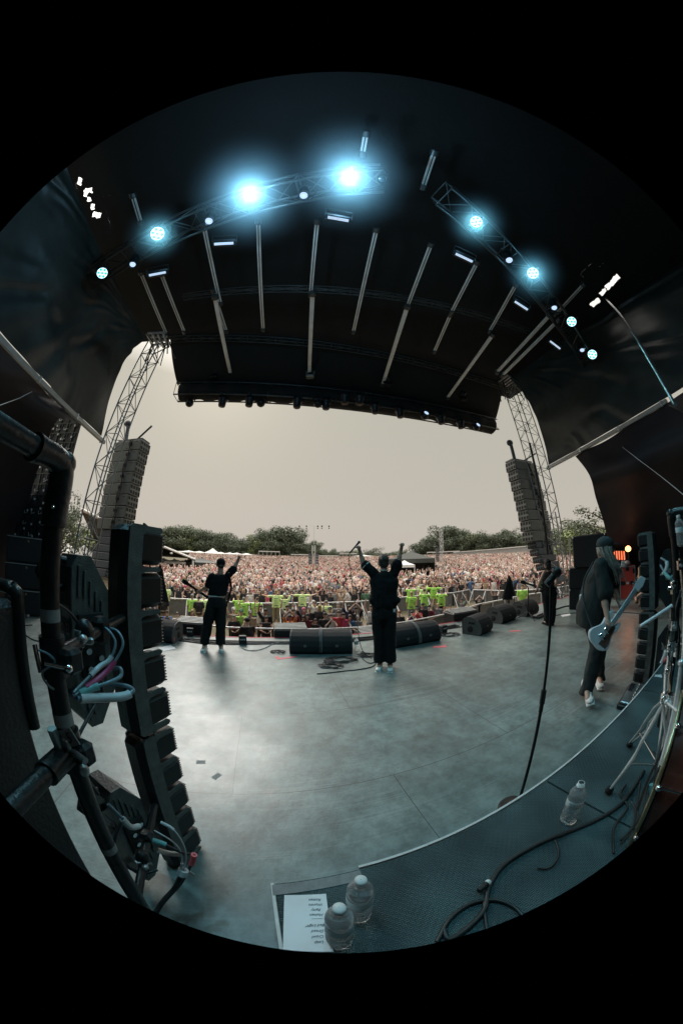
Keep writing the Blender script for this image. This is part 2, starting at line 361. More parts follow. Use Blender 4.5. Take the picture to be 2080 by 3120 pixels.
# --- drum riser with its rubber mat
RZ = .40; ra = gz(835, 2690, RZ); rb_ = gz(1900, 2165, RZ); RY = math.atan2(rb_.y - ra.y, rb_.x - ra.x)
def RS(u, v, z=RZ): c, s = math.cos(RY), math.sin(RY); return Vector((ra.x + u * c - v * s, ra.y + u * s + v * c, z))
def mat_rubber():
    m, t, b = _nt('basket_weave_rubber'); N, L = t.nodes.new, t.links.new; tc = N('ShaderNodeTexCoord')
    ck = N('ShaderNodeTexChecker'); ck.inputs['Scale'].default_value = 62; L(tc.outputs['Object'], ck.inputs['Vector'])
    wx = N('ShaderNodeTexWave'); wx.bands_direction = 'X'; wx.inputs['Scale'].default_value = 40; wy = N('ShaderNodeTexWave'); wy.bands_direction = 'Y'; wy.inputs['Scale'].default_value = 40
    L(tc.outputs['Object'], wx.inputs['Vector']); L(tc.outputs['Object'], wy.inputs['Vector'])
    mx = N('ShaderNodeMix'); mx.data_type = 'RGBA'; L(ck.outputs['Fac'], mx.inputs[0]); L(wx.outputs['Color'], mx.inputs[6]); L(wy.outputs['Color'], mx.inputs[7])
    bp = N('ShaderNodeBump'); bp.inputs['Strength'].default_value = .9; bp.inputs['Distance'].default_value = .004; L(mx.outputs[2], bp.inputs['Height']); L(bp.outputs[0], b.inputs['Normal'])
    nz = N('ShaderNodeTexNoise'); nz.inputs['Scale'].default_value = 3; nz.inputs['Detail'].default_value = 8; L(tc.outputs['Object'], nz.inputs['Vector'])
    cr = N('ShaderNodeValToRGB'); cr.color_ramp.elements[0].position = .35; cr.color_ramp.elements[0].color = (.03, .075, .085, 1); cr.color_ramp.elements[1].position = .7; cr.color_ramp.elements[1].color = (.10, .19, .20, 1)
    L(nz.outputs[0], cr.inputs[0]); m2 = N('ShaderNodeMix'); m2.data_type = 'RGBA'; m2.blend_type = 'MULTIPLY'; m2.inputs[0].default_value = .55; L(cr.outputs[0], m2.inputs[6]); L(mx.outputs[2], m2.inputs[7])
    L(m2.outputs[2], b.inputs['Base Color']); b.inputs['Roughness'].default_value = .55; b.inputs['Specular IOR Level'].default_value = .6
    return m
M['rubber'] = mat_rubber()
r = thing('drum_riser', 'low black drum riser with textured rubber mat and a white front lip', 'riser', (ra.x, ra.y, 0), RY)
MB().box((3.2, -1.3, RZ / 2 - .008), (6.4, 2.6, RZ - .016)).build('platform', 'cab', r)
MB().box((.74, -1.3, RZ - .007), (1.47, 2.59, .012)).box((2.29, -1.3, RZ - .007), (1.60, 2.59, .012)).box((4.75, -1.3, RZ - .007), (3.30, 2.59, .012)).build('rubber_mat', 'rubber', r)
MB().box((3.3, .008, RZ - .004), (5.9, .012, .016)).box((-.008, -.35, RZ - .006), (.012, .7, .014)).build('white_lip', 'white_tape', r)
MB().box((.17, -.035, RZ + .0015), (.36, .05, .001)).build('tape_strip', 'grey_tape', r)

# ------------------------------------------------------------------ roof
ZR = 9.5
hole = [(gz(1803, 928, ZR), gz(1890, 840, ZR)), (gz(222, 655, ZR), gz(196, 560, ZR))]
roofL, roofR = -6.7, 11.0
def roof_fn(s, t):
    u = roofL + (roofR - roofL) * s; v = -6 + 14.2 * t
    return S(u, v, ZR + .5 * math.sin(math.pi * s) * .5 + .05 * noise.noise(Vector((u * .5, v * .5, 0))))
def UV(p): return (p.x * CY + p.y * SY, -p.x * SY + p.y * CY)
SKYGAP = [(1864, 860, 27, 8, -.82), (1836, 890, 11, 6, -.8), (1812, 922, 15, 8, -.8), (295, 655, 12, 8, .2), (262, 590, 6, 9, 0), (273, 607, 6, 6, 0), (244, 552, 6, 11, .3), (283, 630, 5, 8, 0), (271, 580, 10, 6, 0)]
def sky_gap(p):
    x, y = px_of(p); x += 3.5 * noise.noise(Vector((x * .11, y * .11, 0))); y += 3.5 * noise.noise(Vector((x * .12, y * .12, 5)))
    if not (230 < x < 320 or 1790 < x < 1910): return False
    for cx, cy, a, b, t in SKYGAP:
        u_, v_ = (x - cx) * math.cos(t) + (y - cy) * math.sin(t), -(x - cx) * math.sin(t) + (y - cy) * math.cos(t)
        if abs(u_) < a and abs(v_) < b: return True
    return False
holes = []
for a, b in hole:
    A, B = UV(a), UV(b); holes.append((min(A[0], B[0]), max(A[0], B[0]), min(A[1], B[1]), max(A[1], B[1])))
def roof_skip(s, t):
    u = roofL + (roofR - roofL) * s; v = -6 + 14.2 * t
    return sky_gap(roof_fn(s, t))
def gap_grid(g, fn, nu, nv, tow, k=14):
    def near_(a, b):
        x, y = px_of(tow(fn(a, b))); return 222 < x < 325 and 520 < y < 690 or 1775 < x < 1925 and 805 < y < 955
    g.grid(fn, nu, nv, skip=near_)
    for j in range(nv):
        for i in range(nu):
            if near_((i + .5) / nu, (j + .5) / nv):
                f2 = lambda a, b: fn((i + a) / nu, (j + b) / nv); g.grid(f2, k, k, skip=lambda a, b: sky_gap(tow(f2(a, b))))
    return g
roof = thing('stage_roof', 'black fabric stage roof with a sloping front visor', 'stage roof', (0, 0, 0))
gap_grid(MB(), roof_fn, 60, 50, lambda p: p).build('roof_fabric', 'fabric', roof)
# visor between the roof's front edge and the front truss
TL, TRr = hd(515, 1027, 9.0), hd(1532, 1167, 12.1)        # roof edge
FLp, FRp = hd(538, 1180, 10.3), hd(1500, 1292, 14.0)      # lower edge
FLp.z = FRp.z = (FLp.z + FRp.z) / 2; TL.z = TRr.z = ZR
def visor(s, t):
    a = TL.lerp(TRr, s); b = FLp.lerp(FRp, s); p = a.lerp(b, t); sag = .12 * math.sin(math.pi * t)
    return p + Vector((0, 0, -sag + .03 * noise.noise(p * .8)))
MB().grid(visor, 50, 10).build('visor', 'fabric', roof)
bk = lambda s, t: S(roofL + (roofR - roofL + 6) * s - 1, -6.5, 10 * t - .1)
w_ = thing('unseen_back_curtain', 'unseen black curtain closing the stage behind the drum riser, added to block light', 'curtain', tuple(S(1, -6.5, 0)))  # out of view behind the camera, put in to block light
g = MB(); T0 = S(1, -6.5, 0); g.grid(lambda s, t: Vector((lambda p: (p.x - T0.x, p.y - T0.y, p.z))(S(-14 + 31 * s, -6.5 + .12 * math.sin(60 * s), 9.9 * t))), 80, 6); g.build('curtain_cloth', 'fabric', w_)

# roof battens and purlins (light grey battens under the black fabric)
BAT = [((705, 1150), (655, 905)), ((672, 925), (622, 690)), ((690, 1010), (650, 885)), ((802, 1005), (787, 675)), ((942, 1142), (952, 895)), ((946, 900), (966, 675)), ((1076, 1012), (1146, 700)),
       ((1165, 1172), (1240, 935)), ((1236, 945), (1312, 745)), ((1322, 1072), (1375, 950)), ((1370, 960), (1452, 800)), ((1362, 1212), (1500, 1020)), ((1490, 1010), (1570, 868)), ((1512, 1135), (1672, 962)), ((1528, 1145), (1700, 975)),
       ((562, 1012), (492, 835)), ((508, 1018), (430, 832)), ((430, 680), (405, 595)), ((1103, 472), (1114, 408)), ((1287, 572), (1322, 466)), ((1690, 960), (1775, 868)), ((1650, 1000), (1770, 1005))][:21]
for i, (p, q) in enumerate(BAT):
    low = p[1] > 1100; zt = 9.02 if not low else 8.85
    a, b = gz(*p, zt), gz(*q, zt)
    if low: a = gz(*p, 8.55)
    rr = .062 if low else .05
    o = thing('roof_batten', 'x', 'roof batten', tuple(a), group='grey battens under the stage roof')
    T, Ln = align((0, 0, 0), b - a); g = MB()
    g.box((0, 0, Ln / 2), (rr * 2, rr * .7, Ln), T=T)
    if not low: g.box((0, 0, Ln / 2), (rr * .5, rr * .9, Ln + .001), 1, T=T)
    g.build('profile', ['batten', 'dark_steel'], o)
    g = MB(); g.cyl(T @ Vector((0, 0, Ln - .06)), T @ Vector((0, 0, Ln + .06)), rr * 1.7, n=8); g.cyl(T @ Vector((0, 0, -.05)), T @ Vector((0, 0, .08)), rr * 1.6, n=8); g.build('bracket', 'dark_steel', o)
    o['label'] = 'grey roof batten %s, %s' % (['slanting', 'straight', 'paired', 'short'][(i * 7) % 4] if False else 'under the black roof', ['ninth', 'tenth', 'eleventh'][0] if False else 'p%d' % i)
    o['px'] = (p[0] + q[0]) / 2
bats = sorted([o for o in COL.objects if o.name.startswith('roof_batten')], key=lambda o: o['px'])
ordn = ['first', 'second', 'third', 'fourth', 'fifth', 'sixth', 'seventh', 'eighth', 'ninth', 'tenth', 'eleventh', 'twelfth', 'thirteenth', 'fourteenth', 'fifteenth', 'sixteenth', 'seventeenth', 'eighteenth', 'nineteenth', 'twentieth', 'twenty-first', 'twenty-second', 'twenty-third', 'twenty-fourth']
for i, o in enumerate(bats):
    o['label'] = 'grey batten under the black roof, %s from the left tower' % ordn[i]; del o['px']

def truss(name, label, cat, a, b, size=.4, r=.025, bay=.45, m='dark_steel', sides=4, group=None, lace_r=.5, up=None):
    a, b = Vector(a), Vector(b); o = thing(name, label, cat, tuple(a), group=group); d = b - a; L_ = d.length; d.normalize()
    upv = Vector(up) if up is not None else (Vector((0, 0, 1)) if abs(d.z) < .8 else Vector((CY, SY, 0)))
    x = d.cross(upv).normalized(); y = x.cross(d).normalized(); h = size / 2
    cs = [(-h, -h), (h, -h), (h, h), (-h, h)] if sides == 4 else [(-h, -h * .6), (h, -h * .6), (0, h)]
    g = MB()
    for cx, cy in cs: p = x * cx + y * cy; g.cyl(p, p + d * L_, r, n=6)
    g.build('chord', m, o); g = MB(); nb = max(2, int(L_ / bay)); st = L_ / nb; k = len(cs)
    for i in range(nb):
        for j in range(k):
            p0 = x * cs[j][0] + y * cs[j][1]; p1 = x * cs[(j + 1) % k][0] + y * cs[(j + 1) % k][1]
            if (i + j) % 2: p0, p1 = p1, p0
            g.cyl(p0 + d * st * i, p1 + d * st * (i + 1), r * lace_r, n=4, caps=False)
            if i % 2 == 0: g.cyl(p0 + d * st * i, p1 + d * st * i, r * lace_r, n=4, caps=False)
    g.build('lacing', m, o); return o
# cross purlin at the roof's front edge and one half way back
truss('roof_purlin', 'thin dark lattice purlin at the front edge of the roof above the visor', 'purlin', TL + Vector((0, 0, -.25)), TRr + Vector((0, 0, -.25)), .16, .014, .5)
a, b = gz(560, 905, 9.1), gz(1610, 1010, 9.1)
truss('roof_purlin', 'dark purlin crossing the roof battens half way back', 'purlin', a, b, .14, .012, .6)
# front truss, wrapped in black cloth
ZT = 8.0
fa, fb = gz(540, 1195, ZT), gz(1505, 1300, ZT)
ft = truss('front_truss', 'long front lighting truss wrapped in sagging black cloth', 'truss', fa, fb, .55, .03, .6)
du = (fb - fa).normalized(); dv = Vector((-du.y, du.x, 0))
def wrap(s, t):
    L_ = (fb - fa).length; q = 2 * math.pi * t; sag = .05 * noise.noise(Vector((s * 22, t * 3, 1))) + .03 * math.sin(s * 90)
    return du * (L_ * (.012 + .976 * s)) + dv * (math.cos(q) * (.36 + sag)) + Vector((0, 0, math.sin(q) * (.34 + sag) - .02))
MB().grid(wrap, 120, 12).build('cloth_cover', 'fabric', ft)

# ------------------------------------------------------------------ lamps
M['lens_blue'] = emis('cool_white_lens', (.50, .82, 1.0), 2.6)
M['lens_soft'] = emis('pale_blue_lens', (.5, .66, .9), 1.1)
M['led_core'] = emis('green_led_core', (.05, .85, .62), 1.5)
M['lens_hot'] = emis('blown_white_lens', (.72, .90, 1.0), 34)
M['led_green'] = emis('green_led_ring', (.0, .62, .36), 1.1)
M['led_dot'] = emis('warm_led_dot', (.95, 1.0, .62), 2.6)
M['strobe'] = emis('strobe_tube', (.55, .68, .85), .8)
M['amber'] = emis('amber_lamp', (1.0, .38, .12), 5)
M['amber_glow'] = emis('amber_lit_emission', (1.0, .2, .08), 1.2)  # orange light on the amplifier rack, put in as emission
CAMP = Vector((0, 0, CAM_H))
def aim(o, p, target):
    o.location = p; o.rotation_euler = (Vector(target) - Vector(p)).to_track_quat('Z', 'Y').to_euler()
def spot(parent, energy, col, ang, size=.08, blend=.6):
    l = bpy.data.lights.new('lamp_light', 'SPOT'); l.energy = energy; l.color = col; l.spot_size = R(ang); l.spot_blend = blend; l.shadow_soft_size = size
    o = bpy.data.objects.new('lamp_light', l); COL.objects.link(o); o.parent = parent; o.rotation_euler = (math.pi, 0, 0); o.location = (0, 0, .05); return o
def led_par(label, p, target, hot=False, scale=1.0, energy=0, ang=60, col=(.30, .78, .90)):
    o = thing('led_par_lamp', label, 'stage lamp', group='LED wash lamps on the main truss'); aim(o, p, target)
    g = MB(); s = scale
    g.lathe([(.001, -.24 * s), (.07 * s, -.24 * s), (.11 * s, -.16 * s), (.135 * s, -.02 * s), (.145 * s, .0), (.145 * s, .03 * s), (.128 * s, .03 * s), (.12 * s, .0), (.001, .0)], 24)
    g.build('housing', 'black_metal', o)
    g = MB(); P = [(0, 0)] + [(.083 * math.cos(R(60 * i + 30)), .083 * math.sin(R(60 * i + 30))) for i in range(6)]
    g.lathe([(.127 * s, .002), (.001, .002)], 30, 0)
    for x, y in P: g.lathe([(.030 * s, .003 * s), (.028 * s, .009 * s), (.024 * s, .012 * s)], 14, 1, Matrix.Translation((x * s, y * s, 0)))
    for x, y in P: g.lathe([(.024 * s, .011 * s), (.001, .013 * s)], 14, 2, Matrix.Translation((x * s, y * s, 0)))
    g.build('led_face', ['led_core' if hot else 'lens_blue', 'led_green', 'led_dot' if hot else 'led_green'], o)
    g = MB(); g.tube([(-.16 * s, 0, -.02), (-.17 * s, .02, -.15 * s), (-.1 * s, .06 * s, -.33 * s), (.1 * s, .06 * s, -.33 * s), (.17 * s, .02, -.15 * s), (.16 * s, 0, -.02)], .012 * s, 6); g.build('yoke', 'black_metal', o)
    if energy: spot(o, energy * 1.05, col, ang)
    return o
def spot_head(label, p, target, scale=1.0, energy=0, ang=40, group='tubular spot lamps on the main truss', lens='lens_soft', col=(.6, .8, 1.0)):
    o = thing('spot_lamp', label, 'stage lamp', group=group); aim(o, p, target); s = scale
    MB().lathe([(.001, -.42 * s), (.08 * s, -.41 * s), (.105 * s, -.33 * s), (.105 * s, -.12 * s), (.085 * s, -.1 * s), (.08 * s, -.02 * s), (.10 * s, .0), (.10 * s, .05 * s), (.085 * s, .05 * s), (.08 * s, .0), (.001, -.01 * s)], 20).build('barrel', 'black_metal', o)
    MB().lathe([(.072 * s, .006 * s), (.05 * s, .02 * s), (.001, .026 * s)], 20).build('lens', lens, o)
    MB().tube([(-.13 * s, 0, -.18 * s), (-.15 * s, .06 * s, -.2 * s), (-.1 * s, .2 * s, -.22 * s), (.1 * s, .2 * s, -.22 * s), (.15 * s, .06 * s, -.2 * s), (.13 * s, 0, -.18 * s)], .014 * s, 6).build('yoke', 'black_metal', o)
    if energy: spot(o, energy, col, ang)
    return o
def strobe_bar(label, p, target, lenx=.36):
    o = thing('strobe_light', label, 'strobe light', group='strobe bars hung below the main truss'); o.location = p
    d = (Vector(target) - Vector(p)).normalized(); x = du; x = (x - d * x.dot(d)).normalized(); y = d.cross(x)
    o.matrix_world = Matrix.Translation(p) @ Matrix((x, y, d)).transposed().to_4x4()
    MB().box((0, 0, -.05), (lenx + .08, .14, .1), bev=.02).build('housing', 'black_metal', o)
    g = MB(); g.box((0, 0, .004), (lenx, .05, .01));  g.build('tube', 'strobe', o)
    MB().tube([(-lenx / 2 - .05, 0, -.05), (-lenx / 2 - .05, .12, -.16), (lenx / 2 + .05, .12, -.16), (lenx / 2 + .05, 0, -.05)], .012, 6).build('yoke', 'black_metal', o)
    return o
# main trusses, angled either side of the stage centre
ZM = 7.9
lp = [(215, 893), (312, 800), (480, 690), (760, 575), (1165, 540)]
A0, A1 = gz(228, 892, ZM), gz(1168, 552, ZM)
mt = truss('main_truss', 'main lighting truss crossing above the camera on the left', 'truss', A0 + Vector((0, 0, .25)), A1 + Vector((0, 0, .25)), .45, .026, .5)
B0, B1 = gz(1352, 600, ZM), gz(1810, 1140, ZM)
mt2 = truss('main_truss', 'main lighting truss running away to the right', 'truss', B0 + Vector((0, 0, .25)), B1 + Vector((0, 0, .25)), .45, .026, .5)
ct = Vector((.3, 2.2, 0))
led = [('leftmost small LED lamp with pale green cells', (312, 832), False, 60, 1.05), ('green LED lamp second from the left end of the truss', (480, 712), False, 110, 1.15),
       ('dazzling LED lamp in the left white glow', (760, 590), True, 170, .78), ('dazzling LED lamp in the right white glow near the roof centre', (1066, 537), True, 170, .62),
       ('green LED lamp first on the right hand truss', (1450, 676), False, 110, .92), ('green LED lamp second on the right hand truss', (1622, 832), False, 90, 1.05),
       ('small LED lamp third on the right hand truss', (1740, 980), False, 60, 1.1), ('smallest LED lamp near the far end of the right hand truss', (1803, 1080), False, 60, 1.25)]
for lb, q, hot, en, sc in led:
    p = gz(*q, ZM - .15); led_par(lb, p, CAMP + Vector((0, .5, 0)), hot, sc, en, 95)
for lb, q, sc in [('tubular spot pointing at the camera at the left end of the truss', (221, 901), 1.0), ('tubular spot between the two leftmost LED lamps', (405, 805), .95), ('tubular spot between the second and third LED lamps', (637, 673), 1.0),
              ('tubular spot between the two dazzling lamps', (925, 595), .95), ('tubular spot between the first and second right hand LED lamps', (1550, 792), 1.0), ('tubular spot between the second and third right hand LED lamps', (1687, 937), 1.0), ('tubular spot between the two farthest right hand LED lamps', (1772, 1066), 1.0), ('last small spot at the low end of the right hand truss', (1820, 1152), 1.0)]:
    p = gz(*q, ZM - .3); spot_head(lb, p, p.lerp(Vector((p.x * .55, p.y * .55 + 1.0, 0)), 1), sc, 0)
p = gz(1163, 545, ZM - .15); spot_head('unlit round lamp right of the dazzling pair', p, CAMP, .9, 0, lens='glass_dark')
for lb, q in [('strobe bar under the leftmost stretch of truss', (480, 834)), ('tilted strobe bar below the left dazzling lamp', (682, 742)), ('level strobe bar below the right dazzling lamp', (1030, 667)),
              ('strobe bar below the start of the right truss', (1413, 785)), ('strobe bar below the middle of the right truss', (1587, 931)), ('strobe bar near the end of the right truss', (1690, 1051))]:
    p = gz(*q, ZM - .7); strobe_bar(lb, p, Vector((p.x * .3, p.y * .3 + .3, 0)))
# lamps under and above the front truss
ftl = [(578, 1226), (678, 1224), (760, 1223), (795, 1226), (905, 1228), (968, 1228), (993, 1232), (1050, 1215), (1095, 1218), (1142, 1245), (1218, 1258), (1293, 1265), (1342, 1278), (1402, 1292), (1450, 1300)]
wsh = {0, 3, 5, 11, 14}
names = ['leftmost']
for i, q in enumerate(ftl):
    p = gz(q[0], q[1], ZT - .52); k = i in wsh
    o = thing('hanging_lamp', '%s lamp hanging under the front truss, %s from its left end' % ('round-headed' if k else 'squat cylindrical', ordn[i]), 'stage lamp', tuple(p), RY, group='lamps hung under the front truss')
    s = 1.05
    if k:
        MB().ell((0, 0, -.02), (.16 * s, .15 * s, .17 * s), n=14).build('head', 'black_metal', o)
        MB().tube([(-.18, 0, .02), (-.19, 0, .2), (-.1, 0, .3), (.1, 0, .3), (.19, 0, .2), (.18, 0, .02)], .022, 6).build('yoke', 'black_metal', o)
        if i > 8: MB().lathe([(.1, 0), (.001, .01)], 12, 0, TR((0, -.15, .03), 0, R(70))).build('led_face', 'lens_soft', o)
    else:
        MB().lathe([(.001, -.2), (.13, -.2), (.145, -.14), (.15, .0), (.2, .06), (.2, .12), (.14, .2), (.001, .2)], 14).build('head', 'black_metal', o)
        MB().box((0, 0, .26), (.34, .12, .14), bev=.03).build('base_box', 'black_metal', o)
for q, lb in [((655, 1142), 'bent moving lamp standing on the front truss by the left batten'), ((945, 1140), 'silver clamp lamp standing on the front truss near its middle'), ((1180, 1165), 'moving lamp standing on the front truss right of its middle'), ((1410, 1210), 'moving lamp standing on the front truss near its right end')]:
    p = gz(*q, ZT + .5)
    o = thing('standing_lamp', lb, 'stage lamp', tuple(p), 0)
    MB().box((0, 0, -.12), (.3, .2, .12), bev=.03).cyl((-.13, 0, -.05), (-.15, 0, .15), .03).cyl((.13, 0, -.05), (.15, 0, .15), .03).build('yoke', 'steel' if 'silver' in lb else 'black_metal', o)
    MB().lathe([(.001, -.2), (.1, -.18), (.13, 0), (.14, .15), (.001, .16)], 12, 0, TR((0, 0, .14), .4, .9)).build('head', 'black_metal', o)
# mist volumes added around some lamps to give them their glow
m = bpy.data.materials.new('lamp_halo'); m.use_nodes = True; t = m.node_tree; t.nodes.remove(t.nodes['Principled BSDF'])
pv = t.nodes.new('ShaderNodeVolumePrincipled'); pv.inputs['Color'].default_value = (.7, .9, 1, 1); pv.inputs['Density'].default_value = .10; pv.inputs['Anisotropy'].default_value = .2
t.links.new(pv.outputs[0], t.nodes['Material Output'].inputs['Volume']); M['halo'] = m
_tc = t.nodes.new('ShaderNodeTexCoord'); _vl = t.nodes.new('ShaderNodeVectorMath'); _vl.operation = 'LENGTH'; t.links.new(_tc.outputs['Object'], _vl.inputs[0])
_mr = t.nodes.new('ShaderNodeMapRange'); _mr.interpolation_type = 'SMOOTHERSTEP'; _mr.inputs[1].default_value = 0; _mr.inputs[2].default_value = 1.65; _mr.inputs[3].default_value = .3; _mr.inputs[4].default_value = 0
t.links.new(_vl.outputs['Value'], _mr.inputs[0]); t.links.new(_mr.outputs[0], pv.inputs['Density'])
HALOS = []
for q, lb, sr_, en_ in [((760, 590), 'added mist volume giving the white glow around the left dazzling lamp', 1.3, 95), ((1066, 537), 'added mist volume giving the white glow around the right dazzling lamp', 1.3, 85), ((480, 712), 'added mist volume giving the blue glow around the green lamp on the left truss', .8, 9), ((1450, 676), 'added mist volume giving the blue glow around the first lamp on the right truss', .8, 13), ((1622, 832), 'added mist volume giving the blue glow around the second lamp on the right truss', .9, 14)]:
    p = gz(*q, ZM - .35); g = MB(); g.ell((0, 0, 0), 1.7, n=24, k=14); o = g.build('lamp_halo', 'halo', None, tuple(p)); tag(o, lb, 'halo', kind='stuff'); o.scale = (sr_ / 1.7,) * 3
    l = bpy.data.lights.new('lamp_light', 'POINT'); l.energy = en_; l.color = (.34, .70, 1.0) if en_ > 50 else (.22, .64, .95); l.shadow_soft_size = .09; lo = bpy.data.objects.new('lamp_light', l); COL.objects.link(lo); lo.location = tuple(p + (CAMP - p).normalized() * .22)  # extra point light added to make the mist volume glow

# ------------------------------------------------------------------ side curtains, beams and tarpaulins
def curtain(name, label, top_f, top_b, bot_f, bot_b, edge_bow, pleats, m='curtain', seed=0., top_gather=True):
    o = thing(name, label, 'curtain', tuple(bot_f)); o0 = Vector(bot_f); nrm = (Vector(top_b) - Vector(top_f)).cross(Vector(bot_f) - Vector(top_f)).normalized()
    def f(s, t):
        a = Vector(top_f).lerp(Vector(top_b), s); b = Vector(bot_f).lerp(Vector(bot_b), s); p = a.lerp(b, t)
        p += Vector(edge_bow) * (math.sin(math.pi * t) * (1 - s) ** 3)
        fan = s * (1.6 - t) if top_gather else s
        amp = .17 * math.sin(math.pi * min(1, t * 1.0 + .08)) + .02
        ph = math.atan2(s * 2.2, t + .06); rr = min(1, math.hypot(s * 2.2, t)); w1 = noise.noise(Vector((ph * 5, rr * 3.5, seed))); w2 = max(0, .5 + noise.noise(Vector((ph * 2.3, rr * 2, seed + 9))))
        p += nrm * (rr * w2 * (.07 * math.sin(21 * ph + 7 * w1) + .05 * math.sin(43 * ph + 9 * w1 + 2 * rr) + .06 * noise.noise(Vector((ph * 16, rr * 5, seed)))) + .10 * noise.noise(Vector((s * 8, t * 4, seed + 3))))
        return p - o0
    gap_grid(MB(), f, 170, 60, lambda p: p + o0, 8).build('curtain_cloth', m, o); return o
ZB = 5.25
bL0, bL1 = gz(-60, 965, ZB), gz(318, 1348, ZB)
def gzz(px, py, z): return gz(px, py, z)
for nm, a, b, lb in [('side_beam', bL0, bL1, 'pale box beam under the black curtain on the left'), ('side_beam', gz(1666, 1427, ZB), gz(2030, 1222, ZB), 'pale box beam under the black curtain on the right')]:
    o = thing(nm, lb, 'beam', tuple(a), group='beams along the stage sides'); T, L_ = align((0, 0, 0), b - a)
    g = MB(); g.box((0, 0, L_ / 2), (.11, .13, L_), T=T, bev=.008).build('box_section', 'beam', o)
    g = MB()
    for k in (.02, .36, .68, .97): g.box((0, 0, L_ * k), (.15, .17, .05), T=T)
    g.build('clamp', 'bright_steel', o)
tl, tb = hd(432, 1062, 8.6), S(-6.3, -6, ZR)
curtain('side_curtain', 'black vinyl curtain pleated down to the left beam', tl + Vector((0, 0, .4)), tb, bL1 + (bL0 - bL1) * .05 + Vector((0, 0, .1)), bL0 + (bL0 - bL1) * 1.0 + Vector((0, 0, .1)), (.25, -.5, .35), 9, seed=2.)
bR0, bR1 = gz(1666, 1427, ZB), gz(2030, 1222, ZB)
tr = hd(1548, 1150, 11.9)
curtain('side_curtain', 'black vinyl curtain gathered at the tower above the right beam', tr + Vector((0, 0, .1)), S(10.6, -6, ZR + .3), bR0 + (bR1 - bR0) * .02 + Vector((0, 0, .1)), bR1 + (bR1 - bR0) * 1.4 + Vector((0, 0, .1)), (-.1, -.5, .1), 9, seed=7.)
# plum tarpaulins below the beams, out over the wings
def tarp(label, top_f, top_b, bot_f, bot_b, bow, seed, edge=None):
    E_ = spline(edge, 10) if edge else None
    o = thing('tarpaulin', label, 'tarpaulin', tuple(bot_f)); o0 = Vector(bot_f); nrm = (Vector(top_b) - Vector(top_f)).cross(Vector(bot_f) - Vector(top_f)).normalized()
    def f(s, t):
        if E_: k = t * (len(E_) - 1); i = min(int(k), len(E_) - 2); fe = E_[i].lerp(E_[i + 1], k - i); p = fe.lerp(Vector(top_b).lerp(Vector(bot_b), t), s)
        else: p = Vector(top_f).lerp(Vector(top_b), s).lerp(Vector(bot_f).lerp(Vector(bot_b), s), t)
        return p - o0 + nrm * (.10 * noise.noise(Vector((s * 5, t * 2, seed))) + .06 * math.sin(s * 40 + 2 * t) * (1 - t * .6))
    MB().grid(f, 70, 24).build('cloth', 'tarp', o)
    g = MB()
    for k in (.3, .55, .8): g.tube([f(k, q / 10) - nrm * .03 for q in range(11)], .02, 5)
    g.build('welded_seam', 'cab', o); return o
tf = bR0.lerp(bR1, .30) + Vector((0, 0, -.1))
bf = hd(1925, 1800, 15.5); bf.z = -.3; mid = hd(1838, 1590, 14)
lo_f = hd(1868, 1790, 17.0); lo_f.z = 0.0
tarp('dark plum tarpaulin hanging under the right beam behind the speaker stack', tf, bR1 + (bR1 - bR0) * 1.6, lo_f, S(15.5, -6.4, 0), (.9, -1.4, -.6), 4., [tf, hd(1792, 1450, 9.0), hd(1812, 1520, 9.8), hd(1838, 1600, 10.8), hd(1852, 1670, 11.8), hd(1866, 1745, 12.6), gz(1880, 1815, 0)])
tfl = bL1.lerp(bL0, .26) + Vector((0, 0, -.1)); lo_l = hd(80, 1800, 11.5); lo_l.z = 0
tarp('dark plum tarpaulin hanging under the left beam beside the video wall', tfl, bL0 + (bL0 - bL1) * 1.4, lo_l, S(-13.5, -6.4, 0), (-.2, -.6, -.3), 9., [tfl, hd(178, 1275, 8.0), hd(140, 1362, 9.0), hd(104, 1460, 10.0), hd(74, 1590, 10.8), hd(58, 1700, 11.3), hd(50, 1850, 11.6)])
for a, b, lb in [((105, 1190), (0, 1235), 'thin pale rope below the left beam'), ((1862, 1338), (2095, 1520), 'thin pale rope slanting below the right beam')]:
    A = gz(*a, ZB - .15); B = hd(*b, 5.5)
    o = MB().tube([Vector((0, 0, 0)), (B - A) * .5 + Vector((0, 0, -.04)), B - A], .008, 5).build('rope', 'white_tape', None, tuple(A)); tag(o, lb, 'rope')
# curved cable and pipe at the far right of the roof
o = MB().tube(spline([hd(x, y, d) - hd(1840, 905, 9.5) for x, y, d in ((1840, 905, 9.5), (1893, 965, 8.6), (1955, 1060, 7.5), (2010, 1155, 6.5), (2055, 1235, 5.7))], 8), .035, 10).build('bent_pipe', 'steel', None, tuple(hd(1840, 905, 9.5))); tag(o, 'bent silver pipe running down the far right of the roof', 'pipe')

# ------------------------------------------------------------------ towers
def tower(label, pb, pt, size, bands):
    a, b = pb, pt; o = truss('lattice_tower', label, 'tower', a, b, size, .024, .5, 'tower_steel', 4, group='lattice towers at the stage corners', lace_r=.55, up=(CY, SY, 0)); return o
ta = hd(262, 1690, 8.9); tb_ = hd(488, 1030, 8.9); ta = ta + (ta - tb_) * (2.6 / (tb_.z - ta.z)); tower('silver lattice tower at the left corner of the stage', ta, tb_, .46, 0)
ta = pol(44.2, 12.4, GZ); tb_ = hd(1552, 1160, 12.3); tower('silver lattice tower at the right corner beside the loudspeakers', ta, tb_, .62, 0)
